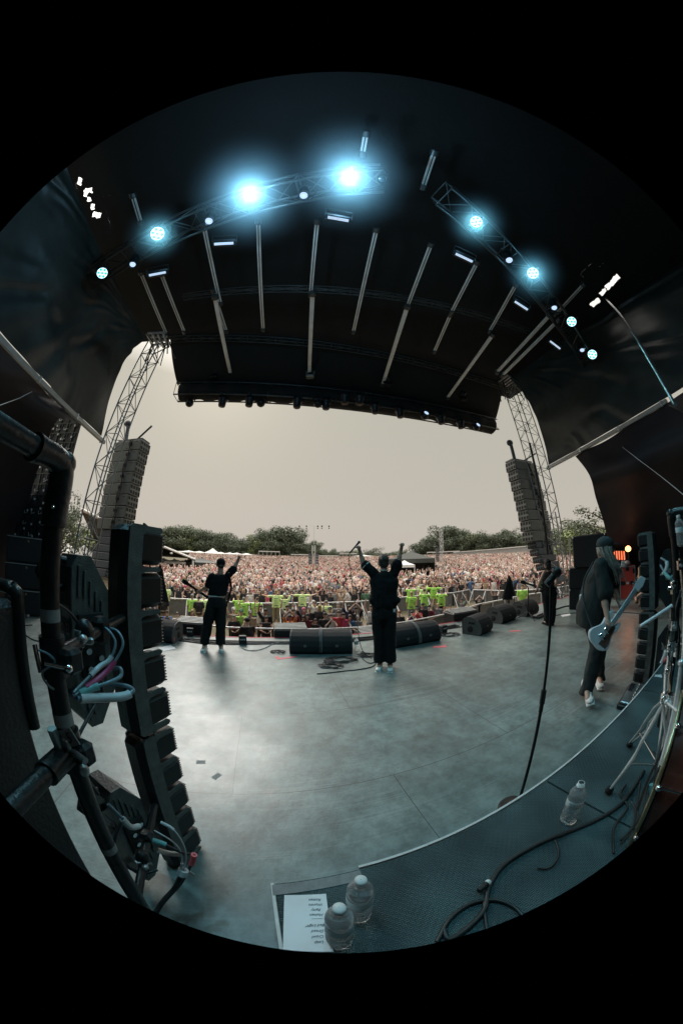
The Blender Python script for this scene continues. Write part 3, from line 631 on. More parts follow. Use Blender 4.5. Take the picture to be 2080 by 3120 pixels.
# slim mast, pipes and chain at the right tower
for q0, q1, d, lb, r_ in [((1668, 1690), (1612, 1350), 11.6, 'slim black hoist chain bag pole beside the right tower', .045), ((1722, 1800), (1690, 1560), 12.6, 'slim scaffold pole right of the right tower', .03), ((1735, 1800), (1733, 1640), 12.9, 'short scaffold pole at the foot of the right tower', .03)]:
    a, b = hd(*q0, d), hd(*q1, d); g = MB(); g.cyl((0, 0, 0), b - a, r_, n=8); o = g.build('scaffold_pole', 'bright_steel' if 'scaffold' in lb else 'black_metal', None, tuple(a)); tag(o, lb, 'pole')
# head block at the tower tops
for q, d, lb in [((480, 1045), 8.7, 'steel head block on top of the left tower'), ((1545, 1165), 12.0, 'steel head block on top of the right tower')]:
    p = hd(*q, d); o = thing('head_block', lb, 'head block', tuple(p), YAW)
    g = MB()
    for k in range(4): g.box((-.3 + .2 * k, 0, .1), (.06, .7, .08)).box((0, -.3 + .2 * k, .2), (.7, .06, .06))
    g.build('grid_frame', 'bright_steel', o); g = MB()
    rnd = random.Random(3)
    for k in range(9): a_ = Vector((rnd.uniform(-.4, .4), rnd.uniform(-.4, .4), .1)); g.cyl(a_, a_ + Vector((rnd.uniform(-.5, .7), rnd.uniform(-.3, .3), -rnd.uniform(.4, 1.1))), .022, n=5)
    g.build('brace', 'dark_steel', o)

# ------------------------------------------------------------------ loudspeaker arrays
def pa(label, p_top, p_bot, rz, nbig, nsmall):
    o = thing('line_array', label, 'loudspeaker array', tuple(p_bot), rz, group='main loudspeaker arrays'); H_ = p_top.z - p_bot.z
    dx = Matrix.Rotation(-rz, 3, 'Z') @ (p_top - p_bot); hb = H_ * .665 / nbig; hs = H_ * .335 / nsmall
    z = H_
    for i in range(nbig + nsmall):
        big = i < nbig; h = hb if big else hs; z -= h; k = z / H_; c = Vector((dx.x * k, dx.y * k, z + h / 2)); lean = 0 if big else .05 * (i - nbig + 1)
        W_, D_ = (1.32, .62) if big else (1.0, .5); c.y += 0 if big else -.06 * (i - nbig) ** 1.3
        T = Matrix.Translation(c) @ Matrix.Rotation(-lean, 4, 'X')
        g = MB(); g.box((0, 0, 0), (W_, D_, h - .022), T=T, bev=.02)
        for sx in (-1, 1):
            for a_ in range(4):
                for b_ in (-1, 1): g.box((sx * (W_ / 2 - .004), -D_ * .36 + a_ * D_ * .24, b_ * h * .23), (.02, D_ * .155, h * .27), 1, T)
        if big: g.box((.16, -D_ / 2, .05), (.14, .06, .10), 1, T); g.box((.02, -D_ / 2 + .002, -.12), (.08, .012, .02), 1, T); g.box((.45, -D_ / 2 + .002, .12), (.1, .012, .02), 1, T)
        else: g.box((0, D_ / 2, 0), (W_ * .9, .02, h * .7), 1, T)
        g.build('cabinet', ['pa_grey' if big else 'pa_dark', 'slot'], o)
    g = MB(); top = Vector((dx.x, dx.y, H_)); g.box(top + Vector((0, 0, .05)), (1.2, .5, .07)); g.cyl(top + Vector((-.35, -.1, .05)), top + Vector((-.42, -.1, .75)), .075, n=8); g.ell(top + Vector((-.47, -.1, .85)), (.16, .13, .14)); g.cyl(top + Vector((.2, -.1, .1)), top + Vector((.95, -.3, .5)), .04, n=6); g.build('flying_frame', 'pa_dark', o)
    g = MB()
    for q in range(3): g.tube([Vector((dx.x * k + .16 + .05 * q + .05 * math.sin(k * 30 + q), dx.y * k - .36 - .02 * q, H_ * k)) for k in [j / 24 for j in range(24, -1, -1)]], .014, 5)
    g.build('signal_cable', 'cable', o); return o
pt = hd(1580, 1412, 12.5); pb = hd(1660, 1778, 12.5)
pa('tall grey loudspeaker array flown beside the right tower', pt, pb, YAW - R(4), 8, 6)
pt = hd(408, 1352, 11.1); pb = hd(334, 1760, 11.1)
pa('tall grey loudspeaker array flown behind the left tower', pt, pb, YAW - R(12), 8, 6)

# video wall seen from behind, far left
va = hd(226, 1330, 9.5); vb = va; o = thing('video_wall', 'rear of a tall video wall column full of cables and clips', 'video wall', (va.x, va.y, 0), YAW)
W_ = 1.9; Hh = 8.2
MB().box((-.82, .0, Hh / 2 - .3), (W_, .08, Hh)).build('panel', 'cab', o)
g = MB(); g2 = MB(); VO = -.0; rnd = random.Random(5)
for i in range(6):
    for j in range(26):
        x = -.82 - W_ / 2 + (i + .5) * W_ / 6; z = -.2 + j * .32
        g.box((x, -.06, z), (.03, .04, .26)).box((x + .1, -.055, z + .08), (.02, .03, .12)); g.box((x, -.05, z + .15), (W_ / 6, .02, .018))
        if rnd.random() < .8: g.box((x + rnd.uniform(-.1, .1), -.09, z + rnd.uniform(-.1, .1)), (.05, .02, .06), 1)
        if rnd.random() < .5: g.tube([(x - .1, -.08, z), (x - .05, -.12, z - .1), (x + .08, -.1, z - .05)], .008, 4, 1)
g.build('rear_frame', ['dark_steel', 'white'], o)

# ================================================================== THINGS ON THE STAGE
def gv(px, py, v):                            # ray meets the stage-frame plane at depth v
    d = ray(px, py); dv_ = -d.x * SY + d.y * CY; t = v / dv_; return Vector((0, 0, CAM_H)) + d * t
# ---- floor monitors
def monitor(label, loc, rz, w=.6, s=1.0, strap=False, group='black wedge monitors along the stage front', tilt=0):
    o = thing('floor_monitor', label, 'monitor speaker', loc, rz, group)
    arc = [(.12, .40), (.02, .41), (-.08, .385), (-.17, .33), (-.235, .25), (-.27, .16), (-.265, .07)]
    prof = [(.22, .0), (.24, .27), (.2, .36)] + arc + [(-.22, .0)]
    T = Matrix(((0, 0, 1, 0), (1, 0, 0, 0), (0, 1, 0, 0), (0, 0, 0, 1)))   # polygon (y,z) extruded along x
    pr = [(a * s, b * s) for a, b in prof]
    g = MB()
    for sx in (-1, 1):
        g.prism(pr, .025, 0, Matrix.Translation((sx * w / 2 - (.025 if sx > 0 else 0), 0, 0)) @ T)
    g.build('end_panel', 'end_grey', o)
    g = MB(); inn = [(a * .975 * s, b * .975 * s + .004) for a, b in prof]; g.prism(inn, w / 2 - .024, 0, T, False, -w / 2 + .024); g.build('body', 'cab', o)
    g = MB(); A = [Vector((0, a * s * .985, b * s * .985 + .004)) for a, b in arc]
    def f(u_, v_):
        k = v_ * (len(A) - 1); i = min(int(k), len(A) - 2); p = A[i].lerp(A[i + 1], k - i); n_ = Vector((0, p.y, p.z - .18)).normalized() * .006
        return Vector((-w / 2 + .03 + (w - .06) * u_, p.y + n_.y, p.z + n_.z))
    g.grid(f, 6, 24); g.build('grille', 'grille', o)
    g = MB(); g.box((0, -.275 * s, .17 * s), (.05, .014, .04)); g.build('badge', 'pa_grey', o)
    g = MB()
    for sx in (-1, 1): g.box((sx * (w / 2 + .001), -.02, .27 * s), (.01, .17, .05), bev=.004); g.lathe([(.075, 0), (.07, .004), (.03, .002), (.001, .006)], 16, 0, Matrix.Translation((sx * (w / 2 + .0), .02, .13)) @ Matrix.Rotation(sx * math.pi / 2, 4, 'Y'))
    g.build('handle', 'slot', o)
    return o
def S3(u, v, z=0): return tuple(S(u, v, z))
monitor('single wedge monitor on the left with a pink tag on its end', S3(-2.25, 5.78), YAW - R(8), .66)
monitor('wedge monitor farthest left, mostly hidden behind the strobe column', S3(-3.25, 5.75), YAW - R(14), .62)
monitor('left wedge of the central pair, just left of the singer', S3(.67, 5.3), YAW - R(11), .585)
monitor('right wedge of the central pair, beside the water bottle', S3(1.24, 5.2), YAW - R(11), .585)
monitor('wedge of the second pair half hidden by the singer', S3(2.62, 5.18), YAW + R(2), .56)
monitor('right hand wedge of the second pair, right of the singer', S3(3.16, 5.2), YAW + R(2), .56)
monitor('tilted wedge alone right of the second pair', S3(4.55, 5.05), YAW + R(20), .6, 1.02)
monitor('wedge with a pink bottle beside it in front of the right guitarist', S3(5.85, 5.5), YAW + R(10), .72, 1.05)
monitor('farthest right wedge beside the right guitarist', S3(6.95, 5.55), YAW + R(8), .72, 1.05)
for (u, v, rz, lb) in [(.955, 5.04, -11, 'pale strap lying over the joint of the central pair'), (2.89, 4.93, 2, 'pale strap lying over the joint of the second pair')]:
    g = MB(); arc = [(.22, .39), (.12, .425), (.02, .435), (-.08, .41), (-.185, .35), (-.26, .26), (-.295, .16), (-.29, .05)]
    for k in (-.022, .0, .022): g.tube([(k, a, b) for a, b in arc], .007, 5)
    tag(g.build('strap', 'grey_tape', None, S3(u, v + .24), YAW + R(rz)), lb, 'strap')
tag(MB().box((0, 0, .07), (.012, .006, .07)).build('tag', 'pink', None, tuple(S(-1.93, 5.49, .04)), YAW), 'small pink tag on the end of the left wedge', 'tag')
# ---- front fill boxes and cable on the ledge
def fill(label, p, w, h, rz, top='ribbed'):
    o = thing('fill_box', label, 'floor light box', p, rz, 'boxes on the ledge in front of the stage')
    MB().box((0, 0, h / 2), (w, .5, h), bev=.02).build('case', 'cab', o)
    g = MB()
    for k in range(5): g.box((0, -.17 + k * .085, h + .012 + .012 * k), (w * .96, .06, .02), bev=.005)
    g.build('ribbed_top', top, o)
    MB().tube([(-w / 2 + .1, -.26, h * .3), (-w / 2 + .1, -.33, h * .6), (w / 2 - .1, -.33, h * .6), (w / 2 - .1, -.26, h * .3)], .014, 6).build('bracket', 'dark_steel', o); return o
for (x0, x1, y, w, lb) in [(556, 620, 1893, .75, 'box with pale ribbed top behind the left guitarist'), (842, 927, 1912, .78, 'box with pale ribbed top above the central pair of wedges'), (1094, 1180, 1922, .8, 'dark box partly behind the singer'), (1366, 1442, 1862, .9, 'large box with ribbed top behind the tilted wedge')]:
    a = gv((x0 + x1) / 2, y, 6.55); fill(lb, (a.x, a.y, -.43), w, max(.2, a.z + .43), YAW)
for (x, y, lb) in [(580, 1925, 'small black stage box with a white number left of the guitarist'), (740, 1950, 'small black stage box between the guitarist and the central pair'), (1350, 1915, 'small black stage box on the cable pile by the tilted wedge')]:
    p = gz(x, y + 12, 0); o = thing('stage_box', lb, 'stage box', tuple(p), YAW + R(5), 'small connection boxes along the stage lip')
    MB().box((0, 0, .09), (.16, .12, .18), bev=.012).build('case', 'cab', o); g = MB()
    for k in range(3): g.box((-.04 + .04 * k, -.062, .11), (.026, .006, .03))
    g.build('number_label', 'white_tape', o)
# ---- cables
def cable(label, P, r=.008, m='cable', n=8, group='cables on the stage floor', z0=None):
    P = [Vector(p) for p in P]; o = P[0].copy(); pts = spline([p - o for p in P], n)
    ob = MB().tube(pts, r, 6).build('cable', m, None, tuple(o)); return tag(ob, label, 'cable', group)
def coil(c, rad, turns, seed, sq=.6):
    rnd = random.Random(seed); P = []
    for i in range(int(turns * 9)):
        a = 2 * math.pi * i / 9; rr = rad * rnd.uniform(.6, 1.15); P.append(Vector((c.x + rr * math.cos(a) + rnd.uniform(-.05, .05), c.y + rr * sq * math.sin(a), c.z + .01 + rnd.uniform(0, .02))))
    return P
for i, (x, y, rad, t, lb) in enumerate([(1040, 2012, .24, 5, 'tangle of black microphone cable left of the singer'), (1010, 2030, .17, 4, 'second loop of black cable nearer the camera left of the singer'), (1120, 1998, .17, 4, 'black cable coils behind the singer'), (845, 1988, .12, 3, 'small black coil left of the central pair'), (1370, 1935, .22, 4, 'coiled cable beside the tilted wedge'), (1330, 1930, .18, 3, 'cable coil behind the second pair of wedges'), (60, 1852, .4, 3, 'black cable heap far left by the amplifiers')]):
    cable(lb, coil(gz(x, y, 0), rad, t, i), .008)
cable('single black cable trailing left from the tangle by the singer', [gz(x, y, .008) for x, y in ((965, 2053), (1000, 2050), (1050, 2044), (1090, 2040), (1135, 2030), (1150, 2010))])
cable('black cable from the singer to the wedge on his left', [gz(x, y, .008) for x, y in ((1130, 2005), (1105, 1985), (1100, 2000), (1125, 2020), (1160, 2010))])
for k in range(6):
    o_ = k * .05; rnd = random.Random(k + 40)
    cable('black cable %s of the bundle running along the stage lip' % ['nearest', 'second', 'third', 'fourth', 'fifth', 'rear'][k], [S(u, 5.72 + o_ + rnd.uniform(-.05, .05), .012) for u in (-3, -2, -1.4, -.8, -.1, .5, 1.6, 2.2, 3.0, 3.8, 4.6)], .011, group='cable bundle along the stage lip')
cable('pale looped cable between the guitarist and the central pair', [gz(x, y, .012) for x, y in ((735, 1955), (740, 1975), (770, 1982), (805, 1975), (830, 1962), (850, 1958))], .008, 'cable_grey')
cable('thick black cable crossing the right of the stage', [gz(x, y, .015) for x, y in ((1690, 1857), (1720, 1848), (1760, 1842))], .03)
cable('thin cable crossing the floor by the far speaker stack', [gz(x, y, .01) for x, y in ((1690, 1875), (1740, 1868), (1790, 1868), (1860, 1865), (1930, 1868), (1990, 1874))], .012)
cable('thin cable crossing the floor seen left of the black pipe', [gz(x, y, .01) for x, y in ((40, 1905), (60, 1906), (100, 1904))], .012)
cable('bent thin cable on the left floor behind the pipe', [gz(x, y, .01) for x, y in ((48, 1918), (75, 1932), (105, 1950), (160, 1960))], .01)
# ---- floor papers and tape marks
def flat(name, label, pts, m, z, cat, h=.002, parent=None):
    c = sum((Vector(p) for p in pts), Vector()) / len(pts); g = MB(); g.prism([(p[0] - c.x, p[1] - c.y) for p in pts], h, 0); return tag(g.build(name, m, parent, (c.x, c.y, z)), label, cat)
flat('paper_sheet', 'white sheet of paper on the floor by the left wedge', [gz(x, y) for x, y in ((482, 1974), (520, 1966), (538, 1976), (500, 1984))][::-1], 'paper', .002, 'paper')
flat('paper_sheet', 'white sheet of paper on the floor beside the right guitarist', [gz(x, y) for x, y in ((1705, 1872), (1735, 1868), (1737, 1875), (1712, 1880))][::-1], 'paper', .002, 'paper')
for i, (pts, lb) in enumerate([([(838, 2002), (846, 2010), (900, 2003), (904, 1999), (852, 2005), (843, 1998)], 'angled pink tape mark on the floor left of the singer'), ([(1318, 1970), (1352, 1967), (1352, 1958), (1358, 1968), (1362, 1972), (1318, 1974)], 'angled pink tape mark on the floor right of the second pair'), ([(1552, 1922), (1586, 1920), (1586, 1923), (1552, 1925)], 'faint pink tape line on the floor by the right guitarist')]):
    flat('tape_mark', lb, [gz(*q) for q in pts][::-1], 'pink', .0015, 'tape mark', .0012)
for q, a in [((612, 2322), .4), ((660, 2365), 1.2)]:
    p = gz(*q); g = MB(); g.box((0, 0, .001), (.075, .045, .0015)); tag(g.build('tape_patch', 'grey_tape', None, tuple(p), a), 'small grey tape patch on the floor, %s' % ('upper one' if a < 1 else 'lower one nearer the riser'), 'tape mark')
# ---- bottles
def glass(name, col, rough=.03, ior=1.33):
    m, t, b = _nt(name); b.inputs['Base Color'].default_value = (*col, 1); b.inputs['Transmission Weight'].default_value = .84; b.inputs['Roughness'].default_value = rough; b.inputs['IOR'].default_value = ior; return m
M['pet'] = glass('clear_bottle_plastic', (.97, .99, 1.0), .04, 1.25)
M['label'] = mat('pale_bottle_label', (.62, .74, .76), .5, 0, .05, 6)
def bottle(label, p, rz=0, s=1.0, cap=True, writing=False, tilt=None):
    o = thing('water_bottle', label, 'water bottle', tuple(p), rz)
    prof = [(.001, .004), (.022, .0), (.031, .006), (.033, .014)]
    for k in range(6): z = .018 + k * .011; prof += [(.0335, z), (.0305, z + .0055)]
    prof += [(.030, .085), (.0325, .09), (.0325, .127), (.031, .132), (.033, .14), (.031, .155), (.022, .172), (.0135, .182), (.0125, .19), (.0125, .198 if cap else .203)]
    prof = [(a * s, b * s) for a, b in prof]
    MB().lathe(prof, 28).build('body', 'pet', o)
    MB().lathe([(.0330 * s, .092 * s), (.0333 * s, .093 * s), (.0333 * s, .124 * s), (.0330 * s, .125 * s)], 28).build('label_band', 'label', o)
    if cap: MB().lathe([(.0145 * s, .187 * s), (.0148 * s, .19 * s), (.0148 * s, .202 * s), (.013 * s, .205 * s), (.001, .205 * s)], 20).build('cap', 'white', o)
    else: MB().lathe([(.0135 * s, .186 * s), (.0165 * s, .187 * s), (.0165 * s, .190 * s), (.0135 * s, .191 * s), (.0138 * s, .203 * s), (.011 * s, .2035 * s)], 20).build('neck_ring', 'white', o)
    if writing:
        for j, wd in enumerate(('MUSIC', 'WATER')):
            for k, ch in enumerate(wd):
                a = -math.pi / 2 + (k - 2) * .27; rr = .0338 * s; z = (.114 - j * .013) * s
                mm = Matrix.Translation((rr * math.cos(a), rr * math.sin(a), z)) @ Matrix.Rotation(a + math.pi / 2, 4, 'Z') @ Matrix.Rotation(math.pi / 2, 4, 'X')
                text_mesh(ch, .012 * s, 'ink', 'letter', o, mm, .0003)
        g = MB(); g.lathe([(.009 * s, 0), (.006 * s, .0006)], 14, 0, Matrix.Rotation(.95, 4, 'Z') @ Matrix.Translation((0, -.0337 * s, .108 * s)) @ Matrix.Rotation(math.pi / 2, 4, 'X')).build('emblem', 'red', o)
    return o
c_ = gz(1728, 2500, RZ); bottle('open water bottle half full standing on the riser mat', c_, math.atan2(-c_.x, c_.y) * 1.0 + 0.15 , 1.28, False, True)
bottle('capped water bottle standing on the set list edge, nearest the bottom', gz(1034, 2862, RZ), .4, 1.4)
bottle('capped water bottle just behind the other one by the set list', gz(1092, 2785, RZ), 1.4, 1.4)
bottle('small water bottle standing between the central pair and the singer', gz(1085, 1980, 0), 0, 1.3)
bottle('water bottle standing on the frame at the far right edge', hd(2075, 1665, 2.4), 0, 1.0)
pb_ = gz(1526, 1898, 0); MB().lathe([(.001, 0), (.04, .0), (.045, .08), (.03, .1)], 14)
tag(MB().lathe([(.001, 0), (.04, .0), (.045, .1), (.03, .13), (.02, .17), (.001, .17)], 14).build('drink_bottle', 'pink', None, tuple(gz(1528, 1899, 0))), 'pink drink bottle beside the wedge in front of the right guitarist', 'drink bottle')
# ---- set list
P4 = [gz(x, y, RZ + .0025) for x, y in ((866, 2727), (993, 2723), (1016, 2900), (862, 2894))]
o = flat('set_list', 'handwritten set list sheet under the two water bottles', P4[::-1], 'paper', RZ + .0015, 'paper', .001)
ctr = o.location.copy(); ux = (P4[1] - P4[0]).normalized(); uy = (P4[0] - P4[3]).normalized()
W_ = (P4[1] - P4[0]).length; Hh = (P4[0] - P4[3]).length
for i, wd in enumerate(['Rotten', 'Worms', 'Party', 'Human', '_____', 'Bad Luger', 'Dread', 'Crawl', 'Leap']):
    pos = P4[0] + ux * W_ * (.80 - .012 * len(wd)) - uy * (Hh * (.11 + .098 * i)) + Vector((0, 0, .0012)) - ctr
    mm = Matrix.Translation(pos) @ Matrix.Rotation(math.atan2(ux.y, ux.x) + math.pi + .04 * (i % 3 - 1), 4, 'Z') @ Matrix.Shear('XZ', 4, (.0, .0))
    text_mesh(wd, .0165, 'ink', 'writing', o, mm, .0002)
# ---- straight microphone stand near the riser
bp_ = gz(1572, 2465, 0); tp = hd(1677, 1765, math.hypot(bp_.x, bp_.y) + .02); o = thing('microphone_stand', 'tall black straight microphone stand on a round base beside the riser', 'mic stand', tuple(bp_))
MB().lathe([(.001, .03), (.03, .032), (.035, .024), (.11, .014), (.127, .010), (.13, .0), (.001, 0)], 36).build('base', 'black_metal', o)
d = tp - bp_; g = MB(); g.cyl((0, 0, .02), d * .56, .0105, n=14).build('lower_tube', 'black_metal', o); MB().cyl(d * .5, d * .985, .0085, n=12).build('upper_tube', 'black_metal', o)
MB().cyl(d * .535, d * .59, .0165, n=14).cyl(d * .50, d * .535, .013, n=12).build('clutch', 'black_plastic', o)
MB().cyl(d * .975, d * 1.0, .013, n=10).build('mic_clip', 'black_plastic', o)
lt = Vector((-d.y, d.x, 0)).normalized(); mv = (Vector((-CY, -SY, 0)) * .11 + Vector((0, 0, -.05)))
a_, b_ = hd(1694, 1744, 1.72), hd(1664, 1782, 1.70); MB().cyl(a_ - bp_, b_ - bp_, .019, .022, n=14).ell(a_ - bp_, (.03, .03, .03)).build('microphone', 'black_plastic', o)
# ---- boom microphone stand in front of the right guitarist and covered stands
q0 = gz(1608, 1886, 0); o = thing('boom_stand', 'thin boom microphone stand left of the right guitarist', 'mic stand', tuple(q0)); qh = hd(1608, 1790, math.hypot(q0.x, q0.y)) - q0
MB().cyl((0, 0, .15), qh, .014, n=8).build('pole', 'black_metal', o)
g = MB(); [g.cyl((0, 0, .2), (.33 * math.cos(a), .33 * math.sin(a), .01), .012, n=6) for a in (.4, 2.5, 4.6)]; g.build('tripod_leg', 'black_metal', o)
q1 = hd(1588, 1772, math.hypot(q0.x, q0.y)) - q0; MB().cyl(qh, q1, .012, n=6).ell(q1, (.035, .03, .035)).build('boom', 'black_metal', o)
for (bx, tx, ty, lb, dd) in [((1548, 1850), 1549, 1757, 'black cloth covered stand rising beyond the right wedges', 9.2), ((487, 1885), 487, 1725, 'black cloth covered stand beyond the left wedge', 7.4)]:
    a = hd(*bx, dd); t_ = hd(tx, ty, dd); o = thing('covered_stand', lb, 'covered stand', tuple(a)); h = (t_ - a)
    MB().cyl((0, 0, -.8), h * .4, .03, n=8).build('pole', 'black_metal', o)
    g = MB(); g.grid(lambda s, t: h * (.32 + .68 * t) + Vector((math.cos(6.283 * s) * (.2 + .05 * math.sin(12 * s * 3.14)) * (1.25 - t) * (.9 if t < .97 else .2), math.sin(6.283 * s) * .13 * (1.25 - t), .05 * math.sin(9 * s))), 20, 8); g.build('cloth_cover', 'fabric', o)
    MB().box(h * .30, (.22, .16, .12), bev=.02).build('clamp_box', 'dark_steel', o)
for q, lb in [((1640, 1880), 'flat pedal board at the feet of the right guitarist'), ((1612, 1872), 'second pedal board left of the right guitarist')]:
    p = gz(*q); o = thing('pedal_board', lb, 'pedal board', tuple(p), YAW + .2); MB().box((0, 0, .03), (.5, .25, .06), bev=.01).build('board', 'black_metal', o); g = MB(); [g.box((-.18 + .12 * k, .02, .075), (.08, .12, .03), bev=.006) for k in range(4)]; g.build('pedal', 'steel', o)
# ---- big effects pedal next to the riser
p = gz(1925, 2140, 0) ; o = thing('effects_board', 'silver effects board with rows of foot switches beside the riser', 'effects board', tuple(p + Vector((.06, .02, 0))), RY + R(8))
MB().box((0, 0, .03), (.62, .28, .06), bev=.012).build('base', 'black_plastic', o); MB().box((0, .0, .075), (.58, .24, .03), bev=.008, T=TR((0, 0, 0), 0, R(6))).build('top_plate', 'steel', o)
g = MB()
for i in range(7):
    for j in range(2): g.cyl((-.24 + .08 * i, -.085 + .08 * j, .08), (-.24 + .08 * i, -.085 + .08 * j, .112), .011, n=8)
g.build('foot_switch', 'chrome', o); MB().box((.12, .075, .096), (.22, .06, .01)).build('display', 'glass_dark', o)

# ---- strobe columns with their driver boxes
def strobe_unit(label, p, rz, mirror=1):
    o = thing('strobe_column', label, 'strobe fixture', tuple(p), rz, 'five-cell strobe columns'); W, D, H_, n_ = .13, .2, .92, 5; ch = H_ / n_
    T = Matrix(((0, 0, 1, 0), (1, 0, 0, 0), (0, 1, 0, 0), (0, 0, 0, 1)))
    # comb-shaped cheek: spine plus rounded ribs reaching forward
    for sx in (-1, 1):
        g = MB(); x0 = sx * W / 2 - (.006 if sx > 0 else 0)
        sp_ = [(-.05, .012), (-.035, 0), (.02, 0), (.02, H_), (-.035, H_), (-.05, H_ - .012)]
        g.prism(sp_, .012, 0, Matrix.Translation((x0 - .003, 0, 0)) @ T)
        for i in range(n_ + 1):
            z = i * ch; hh = .022 if 0 < i < n_ else .026; zc = min(max(z, hh / 2 + .002), H_ - hh / 2 - .002)
            g.prism([(.0195, zc - hh * .9), (.04, zc - hh / 2), (.115, zc - hh / 2), (.125, zc - hh * .2), (.125, zc + hh * .2), (.115, zc + hh / 2), (.04, zc + hh / 2), (.0195, zc + hh * .9)], .0125, 0, Matrix.Translation((x0 - .0032, 0, 0)) @ T)
        g.build('side_frame', 'grey_plastic', o)
    g = MB(); g.box((0, -.045, H_ / 2), (W - .004, .07, H_ - .01), bev=.025).build('spine', 'black_plastic', o)
    for i in range(n_):
        g = MB(); z = (i + .5) * ch; g.box((0, .075, z), (W - .008, .16, ch - .035), bev=.022)
        for k in range(9): g.box((0, .150, z - ch * .32 + k * ch * .08), (W - .03, .012, .005))
        g.build('cell', 'pod', o)
    return o
def driver_box(label, p, rz, tilt=0):
    o = thing('driver_box', label, 'power driver box', tuple(p), rz, 'driver boxes behind the strobe columns')
    T = Matrix(((0, 0, 1, 0), (1, 0, 0, 0), (0, 1, 0, 0), (0, 0, 0, 1)))
    hexa = [(.10, -.20), (.02, -.325), (-.03, -.325), (-.055, -.28), (-.055, .28), (-.03, .325), (.02, .325), (.10, .20)]
    MB().prism(hexa, .05, 0, T, False, -.11).build('shell', 'black_plastic', o)
    g = MB(); g.prism(hexa, .012, 0, Matrix.Translation((.0505, 0, 0)) @ T)
    for s in (-1, 1):
        for k in range(5): y = -.028 + .024 * k; g.box((.066, y, s * (.235 - .012 * k - (0 if k < 2 else (k - 1) * .018))), (.008, .009, .115 - .014 * k), bev=.002)
    g.build('vented_cheek', 'grey_plastic', o)
    g = MB(); g.box((.068, .018, 0), (.012, .11, .24), bev=.004).build('connector_panel', 'slot', o)
    g = MB()
    for k in range(6):
        c = (.074, .045 if k % 2 else -.005, -.085 + .034 * k); g.cyl(c, (c[0] + .014, c[1], c[2]), .012, n=12)
    g.build('connector', 'chrome', o)
    g = MB(); g.tube([(-.02, -.05, .30), (-.02, -.13, .31), (-.02, -.155, .26), (-.02, -.13, .2), (-.02, -.05, .2)], .016, 8).build('handle', 'black_plastic', o)
    g = MB(); g.cyl((-.02, -.06, .05), (-.02, -.13, .05), .022, n=10).cyl((-.02, -.06, -.2), (-.02, -.12, -.2), .018, n=10).box((-.02, -.12, .05), (.02, .025, .13), bev=.006).build('clamp_bolt', 'steel', o)
    g = MB(); g.box((-.1105, -.0, .09), (.002, .08, .05)).box((-.1105, 0, .01), (.002, .05, .045)); g.box((.0, -.0555, .12), (.07, .002, .045)).box((.015, -.0555, .055), (.035, .002, .045)).build('tape_label', 'grey_tape', o)
    text_mesh('5', .035, 'ink', 'writing', o, Matrix.Translation((.015, -.057, .055)) @ Matrix.Rotation(math.pi / 2, 4, 'X'))
    return o
Lp, Rp = pol(-42.5, 1.31), pol(60.3, 4.2)
LZ = R(-14); lback = Vector((math.sin(LZ), -math.cos(LZ), 0)); lside = Vector((math.cos(LZ), math.sin(LZ), 0))
strobe_unit('upper strobe column at the left beside the black pipe', Lp + Vector((0, 0, .95)), LZ)
strobe_unit('lower strobe column at the left standing on the floor', Lp + Vector((0, 0, .01)), LZ)
strobe_unit('upper strobe column at the right behind the white bass player', Rp + Vector((0, 0, .965)), YAW + R(4))
strobe_unit('lower strobe column at the right above the effects board', Rp + Vector((0, 0, .02)), YAW + R(4))
back = Vector((SY, -CY, 0)); side = Vector((CY, SY, 0))
dl1 = driver_box('driver box with blue cables behind the upper left strobe column', Lp + lback * .22 - lside * .03 + Vector((0, 0, 1.40)), LZ)
dl2 = driver_box('driver box with grey cables behind the lower left strobe column', Lp + lback * .22 - lside * .03 + Vector((0, 0, .42)), LZ)
driver_box('driver box behind the upper right strobe column', Rp + back * .22 + Vector((0, 0, 1.33)), YAW + R(4))
driver_box('driver box behind the lower right strobe column', Rp + back * .22 + Vector((0, 0, .45)), YAW + R(4))
# connectors and cables on the left driver boxes
def plug_cable(label, pts, r, m, sleeve=None, ms='cable_white', group='cables plugged into the left driver boxes', D=None):
    P = [hd(x, y, d) for x, y, d in pts]; o = thing('plug_cable', label, 'cable', tuple(P[0]), group=group); L0 = [p - P[0] for p in P]; sp_ = spline(L0, 8)
    MB().tube(sp_, r, 8).build('cord', m, o)
    if sleeve: a, b = int(sleeve[0] * (len(sp_) - 1)), int(sleeve[1] * (len(sp_) - 1)) + 1; MB().tube(sp_[a:b + 1], r * 1.9, 10).build('sleeve', ms, o)
    return o
plug_cable('blue cable looping down from the upper driver box, inner one', [(300, 1905, 1.06), (330, 1920, 1.0), (352, 1960, .97), (335, 2010, .95), (300, 2035, .93), (225, 2110, .85)], .0045, 'cable_grey', (.55, .85), 'cable_white')
plug_cable('blue cable looping down from the upper driver box, outer one', [(325, 1910, 1.05), (360, 1925, 1.0), (375, 1965, .97), (350, 2015, .95), (310, 2060, .92), (228, 2118, .85)], .0045, 'cable_grey', (.62, .9), 'cable_red')
plug_cable('grey cable with a pale sleeve bent round to the pipe', [(330, 2040, .98), (365, 2035, .95), (368, 2060, .93), (330, 2080, .9), (270, 2100, .88), (222, 2120, .85)], .006, 'cable_grey', (.7, .9), 'teal')
plug_cable('thick cable in a long white sleeve under the upper driver box', [(330, 2082, .95), (385, 2090, .93), (405, 2105, .92), (375, 2122, .9), (300, 2126, .88), (235, 2128, .85)], .0075, 'cable_grey', (.52, .95), 'cable_white')
